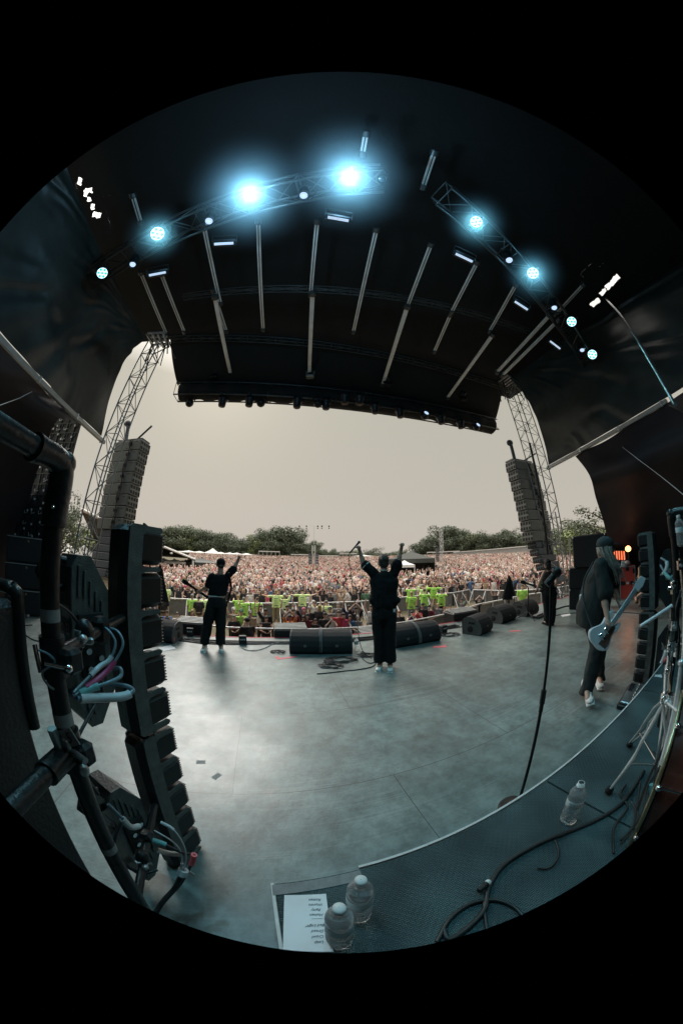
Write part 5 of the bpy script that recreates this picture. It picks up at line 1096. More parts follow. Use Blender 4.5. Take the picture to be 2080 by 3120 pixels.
def build_person(label, J, f, up=None, skin='skin', cl=None, vox=.0095, group=None, face=True, hf=None):
    """J: joint positions in the world. f: facing direction."""
    f = Vector(f).normalized(); base = (J['anL'] + J['anR']) / 2; base.z = J.get('base', 0); J = {k: (v - base if isinstance(v, Vector) else v) for k, v in J.items()}
    hf = Vector(hf or f).normalized(); hs = hf.cross(Vector((0, 0, 1))).normalized(); o = thing('person', label, 'person', tuple(base), group=group)
    sd = (J['shR'] - J['shL']); sd.z = 0; sd.normalize(); sr = J.get('s', 1.0)
    g = MB(); e = MB(); H_ = J['head']; HT = Matrix.Translation(H_) @ Matrix((hs, hf, Vector((0, 0, 1)))).transposed().to_4x4()
    g.ell((0, -.01, .02), (.076, .096, .10), T=HT, n=16, k=12); g.ell((0, .022, -.045), (.058, .068, .07), T=HT, n=14); g.ell((0, .10, -.015), (.014, .022, .026), T=HT); g.ell((0, .085, -.052), (.024, .014, .012), T=HT); g.ell((0, .088, .03), (.05, .012, .012), T=HT)
    for s_ in (-1, 1): g.ell((s_ * .079, -.008, -.01), (.011, .022, .032), T=HT); e.ell((s_ * .03, .0875, .006), (.0125, .008, .007), T=HT, n=10, k=6)
    e.ell((0, .099, -.056), (.019, .004, .0035), T=HT, n=8, k=4)
    nk = (J['shL'] + J['shR']) / 2; cap(g, nk + Vector((0, 0, .02)) - f * .0, H_ + Vector((0, 0, -.07)) - hf * .02, .06 * sr, .052 * sr)
    ch = nk.lerp(J['pel'], .3); wa = nk.lerp(J['pel'], .72)
    g.ell(ch, (.155, .105, .20), T=Matrix.Identity(4)) if False else None
    hw = (J['shR'] - J['shL']).length / 2
    loft(g, [(nk + Vector((0, 0, .0)), hw * .7, .06, sd), (nk.lerp(J['pel'], .12), hw * .95, .095, sd), (ch, hw * .92, .11, sd), (wa, .135, .095, sd), (J['pel'], .155, .105, sd), (J['pel'] - Vector((0, 0, .08)), .14, .10, sd)])
    for S_ in 'LR':
        cap(g, J['sh' + S_], J['el' + S_], .052 * sr, .042 * sr); cap(g, J['el' + S_], J['wr' + S_], .042 * sr, .027 * sr); mid = J['el' + S_].lerp(J['wr' + S_], .3); cap(g, J['el' + S_], mid, .041, .043)
        hd_ = J.get('hd' + S_, (J['wr' + S_] - J['el' + S_])); hand(g, J['wr' + S_], hd_, J.get('pn' + S_, f), J.get('hm' + S_, 'fist'), 1.0, J.get('th' + S_, 1 if S_ == 'L' else -1))
        hp = J['pel'] + sd * (.085 if S_ == 'R' else -.085) - Vector((0, 0, .04)); J['hip' + S_] = hp
        cap(g, hp, J['kn' + S_], .082, .056); cap(g, J['kn' + S_], J['an' + S_], .055, .036); cap(g, J['kn' + S_].lerp(J['an' + S_], .25), J['kn' + S_].lerp(J['an' + S_], .4), .056, .05)
        td = J.get('ft' + S_, f); td = Vector(td).normalized(); cap(g, J['an' + S_], J['an' + S_] + td * .14 - Vector((0, 0, .05)), .036, .03)
    remeshed('body', g, vox, skin, o, 4, extra=e if face else None)
    c = cl(J, f, sd, o, nk, HT) if cl else None
    return o
def shoe(J, S_, f, o, m, name='shoe'):
    td = Vector(J.get('ft' + S_, f)).normalized(); up = J.get('fu' + S_, Vector((0, 0, 1))); up = (Vector(up) - td * Vector(up).dot(td)).normalized(); sd = td.cross(up).normalized(); a = J['an' + S_] + J.get('so' + S_, Vector((0, 0, 0)))
    T = Matrix.Translation(a) @ Matrix((sd, td, up)).transposed().to_4x4(); g = MB()
    T = T @ Matrix.Scale(1.12, 4); g.ell((0, -.02, -.035), (.043, .055, .05), T=T); g.ell((0, -.035, .025), (.054, .056, .075), T=T); g.ell((0, .06, -.048), (.042, .09, .036), T=T); g.ell((0, .135, -.056), (.046, .065, .03), T=T); g.ell((0, -.01, .0), (.042, .045, .045), T=T); g.box((0, .055, -.072), (.08, .25, .022), T=T, bev=.01)
    s_ = remeshed(name, g, .009, m, o, 3); g = MB(); g.box((0, .058, -.082), (.092, .285, .018), T=T, bev=.008); g.build('sole', m, s_); return s_
def U(v): return Vector(v).normalized()
def pj(d, **k): return {a: hd(b[0], b[1], b[2] if len(b) > 2 else d) for a, b in k.items()}
def cap_hat(o, HT, m, back=True, peak=1, tilt=0):
    g = MB(); g.ell((0, -.012, .045), (.088, .107, .085), T=HT, n=18, k=12); h = remeshed('cap', g, .01, m, o, 3)
    T = HT @ Matrix.Translation((0, -.115 * peak if back else .12, .03)) @ Matrix.Rotation(.25 if back else -.25, 4, 'X')
    MB().ell((0, 0, 0), (.07, .06, .008), T=T).build('peak', m, h); MB().ell((0, -.012, .132), (.012, .012, .006), T=HT).build('button', m, h); return h
# ---- singer
fs = (S(0, 1) - S(0, 0)); fs = U(Vector((math.sin(R(6)), math.cos(R(6)), 0))); dS = 4.43
J = pj(dS, head=(1168, 1716), shL=(1140, 1749), shR=(1199, 1747), elL=(1107, 1717), wrL=(1092, 1668), elR=(1213, 1711), wrR=(1224, 1660), pel=(1169, 1862), knL=(1153, 1945), knR=(1186, 1944), anL=(1157, 2022), anR=(1188, 2020))
J.update(hdL=Vector((.02, 0, 1)), hdR=Vector((.0, 0, 1)), pnL=fs, pnR=fs, base=0, ftL=Vector((-.25, 1, 0)), ftR=Vector((.1, 1, 0)))
J['anL'].z = J['anR'].z = .085; J['anL'] = J['anL'] + Vector((0, .02, 0))
mic_w = J['wrL'] + Vector((0, 0, .075))
def cl_singer(J, f, sd, o, nk, HT):
    g = MB(); cap(g, J['shL'], J['shL'].lerp(J['elL'], .78), .078, .088); cap(g, J['shR'], J['shR'].lerp(J['elR'], .78), .078, .085)
    loft(g, [(nk + Vector((0, 0, .035)), .09, .075, sd), (nk + Vector((0, 0, -.01)), .19, .10, sd), (nk + Vector((0, 0, -.12)), .225, .135, sd), (nk + Vector((0, 0, -.30)), .215, .15, sd), (nk + Vector((0, 0, -.46)), .225, .155, sd), (nk + Vector((0, 0, -.52)), .20, .145, sd), (nk + Vector((0, 0, -.585)), .165, .12, sd)])
    g.ell(nk + Vector((0, 0, -.42)) - sd * .19, (.06, .10, .07)); g.ell(nk + Vector((0, 0, -.42)) + sd * .19, (.065, .10, .07))
    sh = remeshed('shirt', g, .0115, 'cloth_black', o, 4, .014, (7, 7, 6), 3)
    a = J['shL'].lerp(J['elL'], .80); b = J['shL'].lerp(J['elL'], .86); g = MB(); g.tube([a, b], .092, 16, caps=False); g.tube([nk + Vector((0, 0, .052)) - f * .01, nk + Vector((0, 0, .066)) - f * .01], .079, 18); g.build('white_trim', 'cloth_white', sh)
    g = MB(); loft(g, [(J['pel'] + Vector((0, 0, .13)), .17, .125, sd), (J['pel'] + Vector((0, 0, .0)), .195, .14, sd), (J['pel'] - Vector((0, 0, .1)), .20, .14, sd)])
    for S_ in 'LR':
        s_ = -1 if S_ == 'L' else 1; h = J['hip' + S_]; k = J['kn' + S_]; a = J['an' + S_]
        loft(g, [(h, .115, .125, sd), (h.lerp(k, .5), .105, .11, sd), (k, .095, .105, sd), (k.lerp(a, .5), .098, .115, sd), (k.lerp(a, .86), .10, .125, sd), (k.lerp(a, .93) + Vector((0, 0, -.0)), .10, .128, sd)])
    tr = remeshed('trousers', g, .0115, 'cloth_trouser', o, 4, .012, (8, 8, 4), 11)
    MB().tube([J['pel'] + Vector((0, 0, .125)) + (sd * math.cos(t) * .176 + f * math.sin(t) * .13) for t in [i * .349 for i in range(18)]], .012, 6, closed=True).build('belt', 'cloth_black', tr)
    MB().box(tuple(J['pel'] + sd * .155 - f * .115 + Vector((0, 0, .03))), (.03, .01, .05)).build('patch', 'cloth_white', tr)
    for S_ in 'LR': shoe(J, S_, f, o, 'shoe_white')
    g = MB(); g.ell((0, -.02, .05), (.086, .106, .088), T=HT, n=18, k=12); g.ell((0, -.055, -.005), (.076, .065, .07), T=HT); g.ell((0, .04, .1), (.07, .06, .045), T=HT); remeshed('hair', g, .009, 'hair_dark', o, 2, .008, (30, 30, 30), 5)
singer = build_person('man in black T-shirt raising both fists, seen from behind at the stage centre', J, fs, cl=cl_singer)
g = MB(); a_ = mic_w; b_ = hd(1064, 1686, dS); g.cyl((0, 0, 0), (b_ - a_), .017, .012, n=14); o_ = g.build('handheld_microphone', 'black_plastic', None, tuple(a_)); tag(o_, 'black microphone held upside down in the singer\'s left fist', 'microphone')
MB().ell((b_ - a_) * .97, (.012, .012, .012)).ell((a_ - b_).normalized() * .012, (.024, .024, .024)).build('grille', 'pa_dark', o_)
cable('microphone cable hanging from the raised microphone to the floor', [b_, hd(1063, 1705, dS), hd(1068, 1745, dS + .05), hd(1076, 1800, dS + .2), hd(1083, 1860, dS + .3), hd(1090, 1920, dS + .35), hd(1098, 1965, dS + .4), gz(1110, 1995, .01)], .006)
# ---- left guitarist
dG = 5.45; fg = U(Vector((math.sin(R(-22)), math.cos(R(-22)), 0)))
J = pj(dG, head=(673, 1721), shL=(645, 1757), shR=(697, 1751), elL=(630, 1789, 5.5), wrL=(610, 1800, 5.75), elR=(713, 1733), wrR=(730, 1697), pel=(660, 1829), knL=(633, 1905), knR=(672, 1903), anL=(623, 1963), anR=(673, 1962))
J.update(hdR=Vector((0, 0, 1)), hmR='horns', pnR=fg, hmL='grip', pnL=Vector((.3, .1, -.9)), base=0, ftL=Vector((-1, -.25, -.25)), ftR=fg); J['anL'].z = .10; J['anR'].z = .085
def cl_guit(J, f, sd, o, nk, HT):
    g = MB(); cap(g, J['shL'], J['shL'].lerp(J['elL'], .75), .078, .075); cap(g, J['shR'], J['shR'].lerp(J['elR'], .85), .078, .08)
    loft(g, [(nk + Vector((0, 0, .03)), .085, .07, sd), (nk + Vector((0, 0, -.01)), .17, .095, sd), (nk.lerp(J['pel'], .25), .205, .13, sd), (nk.lerp(J['pel'], .55), .18, .125, sd), (nk.lerp(J['pel'], .80), .175, .12, sd)])
    sh = remeshed('shirt', g, .0115, 'cloth_black', o, 4, .012, (7, 7, 6), 23)
    g = MB(); loft(g, [(J['pel'] + Vector((0, 0, .06)), .165, .12, sd), (J['pel'] - Vector((0, 0, .02)), .19, .14, sd), (J['pel'] - Vector((0, 0, .12)), .19, .14, sd)])
    for S_ in 'LR':
        h = J['hip' + S_]; k = J['kn' + S_]; a = J['an' + S_]; loft(g, [(h, .115, .12, sd), (h.lerp(k, .5), .11, .115, sd), (k, .10, .105, sd), (k.lerp(a, .5), .092, .10, sd), (k.lerp(a, .93), .09, .10, sd)])
    tr = remeshed('trousers', g, .0115, 'cloth_trouser', o, 4, .016, (9, 9, 5), 31)
    MB().tube([J['pel'] + Vector((0, 0, .085)) + (sd * math.cos(t) * .152 + f * math.sin(t) * .112) for t in [i * .349 for i in range(18)]], .012, 6, closed=True).build('waistband', 'cloth_white', tr)
    for S_ in 'LR': shoe(J, S_, f, o, 'shoe_white')
    cap_hat(o, HT, 'cloth_black', False); g = MB(); g.ell((0, -.05, -.02), (.07, .055, .05), T=HT); remeshed('hair', g, .01, 'hair_dark', o, 2)
build_person('guitarist in black cap and T-shirt raising a horned hand, seen from behind on the left', J, fg, cl=cl_guit)
def guitar(label, nut, bridge, nrm, m, fretm, style=0, scale=1.0, hd_len=.16):
    """body outline and neck built along nut->bridge, face towards nrm"""
    a, b = Vector(nut), Vector(bridge); y = (a - b).normalized(); n_ = (Vector(nrm) - y * Vector(nrm).dot(y)).normalized(); x = y.cross(n_).normalized(); L_ = (a - b).length
    o = bpy.data.objects.new('electric_guitar', None); COL.objects.link(o); o.empty_display_size = .1; o.matrix_world = Matrix.Translation(b) @ Matrix((x, y, n_)).transposed().to_4x4(); tag(o, label, 'guitar')
    s = scale; half = [(0, -.13), (.09, -.125), (.155, -.08), (.165, -.02), (.125, .06), (.10, .12), (.12, .18), (.115, .25), (.085, .29), (.055, .25), (.04, .20)]
    half2 = [(-x_, y_ + (.04 if y_ > .15 else 0)) for x_, y_ in half[1:]]
    out = [Vector((p[0] * s, p[1] * s, 0)) for p in half + half2[::-1]]; out = spline(out + [out[0]], 4)[:-1]; k = len(out)
    g = MB(); c = Vector((0, .05 * s, 0)); vs = []
    for sc, z in ((.94, -.022), (1.0, -.014), (1.0, .014), (.94, .022)):
        for p in out: q = c + (p - c) * sc; vs.append((q.x, q.y, z))
    fs_ = [tuple(range(k - 1, -1, -1)), tuple(range(3 * k, 4 * k))]
    for r_ in range(3):
        for i in range(k): j = (i + 1) % k; fs_.append((r_ * k + i, r_ * k + j, r_ * k + k + j, r_ * k + k + i))
    g.add(vs, fs_, 0, False); g.build('guitar_body', m, o)
    if style: gg = MB(); gg.prism([(.02 * s, -.09 * s), (.13 * s, -.07 * s), (.135 * s, -.01 * s), (.09 * s, .08 * s), (.07 * s, .2 * s), (.02 * s, .2 * s)], .0245, 0, None, False, .0215); gg.build('pickguard', 'shell_brown', o)
    MB().box((0, (.2 * s + L_) / 2, .018), (.052, L_ - .2 * s, .024), bev=.01).build('neck', m, o); MB().box((0, (.2 * s + L_) / 2, .0325), (.048, L_ - .2 * s, .005)).build('fretboard', fretm, o)
    MB().prism([(-.03, 0), (.03, 0), (.055, hd_len * .5), (.035, hd_len), (-.03, hd_len * .9), (-.045, hd_len * .4)], .016, 0, Matrix.Translation((0, L_ - .005, .008))).build('headstock', m if style else 'cloth_black', o)
    g = MB(); [g.cyl((-.045, L_ + .03 + .028 * i, .02), (-.07, L_ + .03 + .028 * i, .02), .008, n=6) for i in range(4)]; g.build('tuning_peg', 'chrome', o)
    g = MB(); g.box((0, 0, .03), (.085, .035, .018), bev=.004).box((0, .09 * s, .03), (.08, .03, .016), bev=.004); g.build('pickup', 'slot' if not style else 'chrome', o)
    g = MB(); [g.cyl((-.015 + .01 * i, -.03, .042), (-.012 + .008 * i, L_, .038), .0012, n=4, caps=False) for i in range(4)]; g.build('string', 'steel', o); return o
M['shell_brown'] = mat('brown_pickguard', (.16, .10, .075), .3, 0, .2, 20, coat=.3)
M['guitar_black'] = mat('black_guitar_lacquer', (.012, .013, .015), .2, 0, .1, 4, coat=.5)
guitar('black electric guitar held by the left guitarist, neck pointing up to the left', hd(572, 1779, 5.95), hd(672, 1846, 5.66), fg, 'guitar_black', 'cloth_black', 0, .95)
o_ = MB().tube([Vector((0, 0, 0)), hd(705, 1790, 5.4) - hd(697, 1745, 5.3), hd(695, 1835, 5.62) - hd(697, 1745, 5.3)], .02, 6).build('guitar_strap', 'cloth_black', None, tuple(hd(697, 1745, 5.3))); tag(o_, 'black strap over the left guitarist\'s right shoulder', 'strap')
# ---- bass player
dB = 3.75; fb = U(S(1, -.15) - S(0, 0)); fb = U(Vector((math.sin(R(118)), math.cos(R(118)), 0)))
J = pj(dB, head=(1845, 1668), shR=(1828, 1722, 3.60), shL=(1843, 1716, 3.95), elR=(1839, 1824, 3.52), wrR=(1850, 1890, 3.42), elL=(1868, 1790, 4.05), wrL=(1884, 1835, 3.8), pel=(1815, 1868), knR=(1818, 1976, 3.55), knL=(1822, 1975, 3.9), anR=(1788, 2086, 3.58), anL=(1826, 2047, 4.1))
J.update(hdR=Vector((-.02, -.01, -1)), pnR=Vector((.6, -.4, 0)), hmR='open', hmL='grip', base=0, ftR=U(gz(1812, 2128, .03) - hd(1764, 2096, 3.62)), fuR=Vector((.3, -.1, 1)), ftL=U(Vector((.85, -.1, -.1)))); J['anR'].z = .165; J['anL'].z = .12
def cl_bass(J, f, sd, o, nk, HT):
    b = -f; g = MB(); cap(g, J['shR'] , J['shR'].lerp(J['elR'], .3) , .09, .095); cap(g, J['shR'].lerp(J['elR'], .3), J['shR'].lerp(J['elR'], .84) + f * .015, .09, .098); remeshed('sleeve', g, .0125, 'cloth_shirt2', o, 4, .014, (8, 8, 5), 77)
    g = MB(); cap(g, J['shL'], J['shL'].lerp(J['elL'], .85), .09, .10)
    loft(g, [(nk + Vector((0, 0, .06)), .09, .085, sd), (nk + Vector((0, 0, .0)), .18, .13, sd), (nk.lerp(J['pel'], .25) + b * .03, .235, .175, sd), (nk.lerp(J['pel'], .55) + b * .035, .24, .195, sd), (nk.lerp(J['pel'], .85) + b * .05, .245, .21, sd), (J['pel'] + b * .05 - Vector((0, 0, .08)), .235, .20, sd), (J['pel'] + b * .05 - Vector((0, 0, .13)), .23, .195, sd)])
    remeshed('shirt', g, .0125, 'cloth_shirt2', o, 5, .016, (6, 6, 4), 43)
    g = MB(); loft(g, [(J['pel'] + Vector((0, 0, .1)), .17, .13, sd), (J['pel'] - Vector((0, 0, .1)), .19, .15, sd)])
    for S_ in 'LR':
        h = J['hip' + S_]; k = J['kn' + S_]; a = J['an' + S_]; loft(g, [(h, .115, .13, sd), (h.lerp(k, .5), .10, .115, sd), (k, .08, .09, sd), (k.lerp(a, .5), .07, .082, sd), (k.lerp(a, .93), .064, .078, sd), (k.lerp(a, 1.16), .066, .084, sd)])
    remeshed('trousers', g, .0115, 'cloth_grey', o, 4, .012, (9, 9, 5), 51)
    for S_ in 'LR': shoe(J, S_, f, o, 'shoe_white')
    cap_hat(o, HT, 'cloth_cap', False)
    g = MB(); g.ell((0, -.05, -.03), (.085, .07, .075), T=HT); rnd = random.Random(4); HTi = HT
    for i in range(46):
        s_ = rnd.choice((-1, 1)); x = s_ * rnd.uniform(.055, .085); y = rnd.uniform(-.10, .05); L_ = rnd.uniform(.28, .42); fwd = rnd.uniform(.05, .13)
        P = [HT @ Vector((x, y, .01)), HT @ Vector((x * 1.15, y + .02, -.09)), HT @ Vector((x * 1.2, y + .03 + fwd * .5, -.22)), HT @ Vector((x * rnd.uniform(.8, 1.2), y + .04 + fwd, -L_ * (1.0 if y > -.04 else .7)))]
        g.tube(spline(P, 3), [.013, .013, .014, .014, .014, .013, .012, .010, .008, .006][:10], 5)
    h = g.build('hair', 'hair_fair', o)
    g = MB(); g.box(tuple(nk.lerp(J['pel'], .72) + b * .215 - sd * .0 + Vector((0, 0, .03))), (.075, .035, .105), bev=.012); g.build('belt_pack', 'white', o)
M['cloth_shirt2'] = mat('dark_green_black_cotton', (.020, .026, .025), .8, 0, .3, 5, bump=.4, bscale=14)
M['cloth_cap'] = mat('faded_black_cap', (.035, .045, .047), .75, 0, .25, 14)
build_person('long-haired bass player in black cap and oversized black T-shirt on the right', J, fb, cl=cl_bass, hf=Vector((math.sin(R(128)), math.cos(R(128)), -.0)))
nb = U(Vector((math.sin(R(186)), math.cos(R(190)), .45)))
guitar('white bass guitar with brown pickguard slung at the bass player\'s hip', hd(1931, 1797, 3.72), hd(1829, 1940, 3.36), nb, 'guitar_white', 'fret', 1, .9, .2)
o0_ = hd(1806, 1712, 3.5); o_ = MB().tube(spline([p - o0_ for p in (o0_, hd(1778, 1770, 3.5), hd(1777, 1830, 3.42), hd(1800, 1905, 3.38), hd(1817, 1960, 3.36))], 6), .012, 6).build('guitar_strap', 'cloth_cap', None, tuple(o0_)); tag(o_, 'strap running down the bass player\'s back to the white bass', 'strap')
# ---- right guitarist
dR = 7.5; fr = U(Vector((math.sin(R(10)), math.cos(R(10)), 0)))
J = pj(dR, head=(1665, 1719), shL=(1657, 1744), shR=(1688, 1742), elL=(1643, 1776), wrL=(1633, 1800), elR=(1694, 1775, 7.3), wrR=(1688, 1800, 7.7), pel=(1672, 1801), knL=(1666, 1848), knR=(1681, 1847), anL=(1666, 1893), anR=(1680, 1888))
J.update(hdL=Vector((0, 0, -1)), hmL='open', base=0); J['anL'].z = J['anR'].z = .085
def cl_gr(J, f, sd, o, nk, HT):
    g = MB(); loft(g, [(nk + Vector((0, 0, .02)), .10, .075, sd), (nk.lerp(J['pel'], .12), .165, .10, sd), (nk.lerp(J['pel'], .35), .185, .13, sd), (nk.lerp(J['pel'], .75), .18, .12, sd), (J['pel'] + Vector((0, 0, .02)), .19, .13, sd)]); remeshed('vest', g, .0125, 'cloth_black', o, 4, .008)
    g = MB(); loft(g, [(J['pel'] + Vector((0, 0, .08)), .17, .12, sd), (J['pel'] - Vector((0, 0, .1)), .19, .14, sd)])
    for S_ in 'LR': h = J['hip' + S_]; k = J['kn' + S_]; a = J['an' + S_]; loft(g, [(h, .115, .12, sd), (k, .10, .105, sd), (k.lerp(a, .94), .09, .10, sd)])
    remeshed('trousers', g, .0125, 'cloth_trouser', o, 4, .012)
    for S_ in 'LR': shoe(J, S_, f, o, 'cloth_black')
    g = MB(); g.ell((0, -.02, .03), (.09, .105, .10), T=HT); g.ell((0, -.06, -.06), (.085, .06, .10), T=HT); remeshed('hair', g, .011, 'hair_dark', o, 2, .01, (20, 20, 20))
    cap_hat(o, HT, 'cloth_black', False)
build_person('sleeveless guitarist in black with his back turned at the far right of the stage', J, fr, cl=cl_gr)
guitar('black electric guitar on the far right guitarist, neck pointing left', hd(1600, 1776, 7.9), hd(1672, 1800, 7.72), fr, 'guitar_black', 'fret', 0, .9)
# ---- crouching technician
fc = U(Vector((math.sin(R(-60)), math.cos(R(-60)), 0))); dC = 8.6
J = pj(dC, head=(1972, 1700), shL=(1951, 1733, 8.5), shR=(1966, 1730, 8.9), elL=(1952, 1768, 8.3), wrL=(1968, 1788, 8.2), elR=(1972, 1770, 8.8), wrR=(1958, 1795, 8.7), pel=(1952, 1785), knL=(1972, 1796, 8.2), knR=(1985, 1812, 8.6), anL=(1936, 1820, 8.2), anR=(1950, 1832, 8.8))
J.update(hmL='grip', hmR='grip', base=0, ftL=U(Vector((.3, -.3, -.8))), ftR=fc)
def cl_c(J, f, sd, o, nk, HT):
    g = MB(); cap(g, J['shL'], J['shL'].lerp(J['elL'], .5), .08, .075); cap(g, J['shR'], J['shR'].lerp(J['elR'], .5), .08, .075); loft(g, [(nk, .17, .1, sd), (nk.lerp(J['pel'], .4), .19, .13, sd), (J['pel'], .17, .13, sd)]); remeshed('shirt', g, .014, 'cloth_tan', o, 4, .008)
    g = MB(); g.ell(J['pel'], (.18, .17, .13)); [cap(g, J['hip' + S_], J['hip' + S_].lerp(J['kn' + S_], .6), .115, .095) for S_ in 'LR']; remeshed('shorts', g, .014, 'cloth_khaki', o, 4, .008)
    for S_ in 'LR': shoe(J, S_, f, o, 'leather', 'boot')
    g = MB(); g.ell((0, -.02, .04), (.086, .105, .09), T=HT); remeshed('hair', g, .012, 'hair_dark', o, 2)
M['cloth_tan'] = mat('tan_cotton', (.42, .27, .16), .8); M['cloth_khaki'] = mat('khaki_cotton', (.22, .23, .20), .8)
build_person('crouching technician in tan shirt, shorts and brown boots behind the right strobe column', J, fc, cl=cl_c)

# ================================================================== CROWD
import numpy as np
def proto(pose, hair='short', shirt='tee', legs='long', w=1.0):
    """light person standing at the origin facing +Y; returns list of (name, mesh)"""
    V = Vector; sh = {'L': V((-.185 * w, 0, 1.42)), 'R': V((.185 * w, 0, 1.42))}; el = {}; wr = {}; lean = 0
    for S_, s in (('L', -1), ('R', 1)):
        if pose == 'up' or (pose == 'one' and s > 0): el[S_] = V((s * .28, .06, 1.66)); wr[S_] = V((s * .24, .08, 1.92))
        elif pose == 'clap': el[S_] = V((s * .27, .08, 1.66)); wr[S_] = V((s * .07, .12, 1.86))
        elif pose == 'rail': el[S_] = V((s * .30, .10, 1.16)); wr[S_] = V((s * .10, .34, 1.10))
        elif pose == 'camera': el[S_] = V((s * .24, .16, 1.24)); wr[S_] = V((s * .05, .24, 1.50))
        elif pose == 'reach': el[S_] = V((s * .27, .22, 1.36)); wr[S_] = V((s * .24, .48, 1.46))
        elif pose == 'aside': el[S_] = V((s * .44, .05, 1.40)); wr[S_] = V((s * .66, .12, 1.46))
        else: el[S_] = V((s * .24, -.02, 1.14)); wr[S_] = V((s * .22, .08, .90))
    head = V((0, .03, 1.64)); pel = V((0, 0, .95)); kn = {'L': V((-.10, .02, .5)), 'R': V((.10, .0, .5))}; an = {'L': V((-.11, 0, .09)), 'R': V((.12, -.02, .09))}
    out = []; g = MB(); e = MB()
    g.ell(head + V((0, -.01, .02)), (.078, .098, .105), n=12); g.ell(head + V((0, .03, -.05)), (.055, .062, .065), n=10); g.ell(head + V((0, .105, -.012)), (.016, .022, .025), n=8)
    for s in (-1, 1): e.ell(head + V((s * .031, .09, .01)), (.017, .012, .010), n=8, k=5); g.ell(head + V((s * .08, 0, 0)), (.012, .02, .03), n=8)
    e.ell(head + V((0, .098, -.055)), (.026, .007, .009), n=8, k=4)
    cap(g, V((0, 0, 1.45)), head + V((0, -.01, -.05)), .058, .055, 8)
    loft(g, [(V((0, 0, 1.45)), .13 * w, .08, (1, 0, 0)), (V((0, 0, 1.25)), .16 * w, .105, (1, 0, 0)), (pel, .15 * w, .10, (1, 0, 0)), (pel - V((0, 0, .08)), .14 * w, .1, (1, 0, 0))], n=12)
    for S_, s in (('L', -1), ('R', 1)):
        cap(g, sh[S_], el[S_], .05, .042, 8); cap(g, el[S_], wr[S_], .042, .032, 8); d = (wr[S_] - el[S_]).normalized(); g.ell(wr[S_] + d * .05, (.04, .032, .045), n=8); cap(g, wr[S_] + d * .07, wr[S_] + d * .13, .02, .016, 6); cap(g, wr[S_] + d * .07 + V((s * -.02, .02, 0)), wr[S_] + d * .11 + V((s * -.03, .03, 0)), .014, .012, 6)
        cap(g, pel + V((s * .09, 0, 0)), kn[S_], .08, .058, 8); cap(g, kn[S_], an[S_], .055, .04, 8); cap(g, an[S_], an[S_] + V((0, .13, -.05)), .042, .035, 8)
    b = remeshed('body', g, .024, 'skin_obj', None, 2, extra=e); out.append(('body', b.data)); bpy.data.objects.remove(b)
    g = MB(); low = .84 if shirt != 'crop' else 1.08
    if shirt != 'tank': [cap(g, sh[S_], sh[S_].lerp(el[S_], .75), .072, .07, 10) for S_ in 'LR']
    else: [g.ell(sh[S_] + V((0, 0, 0)), (.06, .07, .05), n=10) for S_ in 'LR']
    loft(g, [(V((0, 0, 1.475)), .085, .07, (1, 0, 0)), (V((0, 0, 1.44)), .165 * w, .10, (1, 0, 0)), (V((0, 0, 1.25)), .19 * w, .135, (1, 0, 0)), (V((0, 0, low + .1)), .19 * w, .13, (1, 0, 0)), (V((0, 0, low)), .195 * w, .135, (1, 0, 0))], n=14)
    b = remeshed('shirt', g, .024, 'cloth_obj', None, 2, .012); out.append(('shirt', b.data)); bpy.data.objects.remove(b)
    g = MB(); g.ell(pel, (.18 * w, .14, .13), n=12)
    for S_, s in (('L', -1), ('R', 1)):
        hp = pel + V((s * .09, 0, 0)); cap(g, hp, hp.lerp(kn[S_], 1.0 if legs == 'long' else .75), .105, .085, 10)
        if legs == 'long': cap(g, kn[S_], kn[S_].lerp(an[S_], .93), .085, .065, 10)
    b = remeshed('trousers' if legs == 'long' else 'shorts', g, .026, 'cloth_obj', None, 2, .01); out.append(('trousers' if legs == 'long' else 'shorts', b.data)); bpy.data.objects.remove(b)
    g = MB(); g.ell(head + V((0, -.018, .045)), (.089, .106, .092), n=12)
    if hair == 'long': g.ell(head + V((0, -.06, -.08)), (.085, .055, .16), n=12); g.ell(head + V((-.07, -.0, -.08)), (.03, .045, .13), n=8); g.ell(head + V((.07, -.0, -.08)), (.03, .045, .13), n=8)
    if hair == 'cap': g.ell(head + V((0, .12, .05)), (.065, .06, .014), n=10)
    if hair == 'bun': g.ell(head + V((0, -.09, .10)), (.045, .045, .045), n=10)
    b = remeshed('cap' if hair == 'cap' else 'hair', g, .02, 'hair_obj', None, 1, .006, (30, 30, 30)); out.append(('cap' if hair == 'cap' else 'hair', b.data)); bpy.data.objects.remove(b)
    return out
PR = {}
def getp(*k):
    if k not in PR: PR[k] = proto(*k)
    return PR[k]
CLR = {'black': (.018, .018, .02), 'white': (.62, .60, .56), 'red': (.50, .05, .06), 'grey': (.19, .19, .19), 'blue': (.07, .15, .28), 'green': (.07, .16, .09), 'orange': (.72, .22, .06), 'pink': (.60, .07, .15), 'maroon': (.14, .02, .03), 'tan': (.38, .27, .18),
       'lime': (.40, .76, .13), 'pale lime': (.72, .90, .42), 'denim': (.10, .15, .22), 'khaki': (.30, .24, .15), 'navy': (.02, .03, .07)}
SKN = [(.76, .50, .40), (.80, .56, .46), (.62, .39, .30), (.38, .22, .15), (.82, .60, .51), (.70, .44, .35)]
HRC = {'dark': (.02, .015, .012), 'brown': (.07, .04, .025), 'blond': (.36, .25, .13), 'red': (.25, .08, .03), 'white': (.55, .55, .53), 'grey': (.22, .21, .20), 'green': (.03, .14, .08), 'black': (.012, .012, .013), 'pink': (.6, .12, .2)}
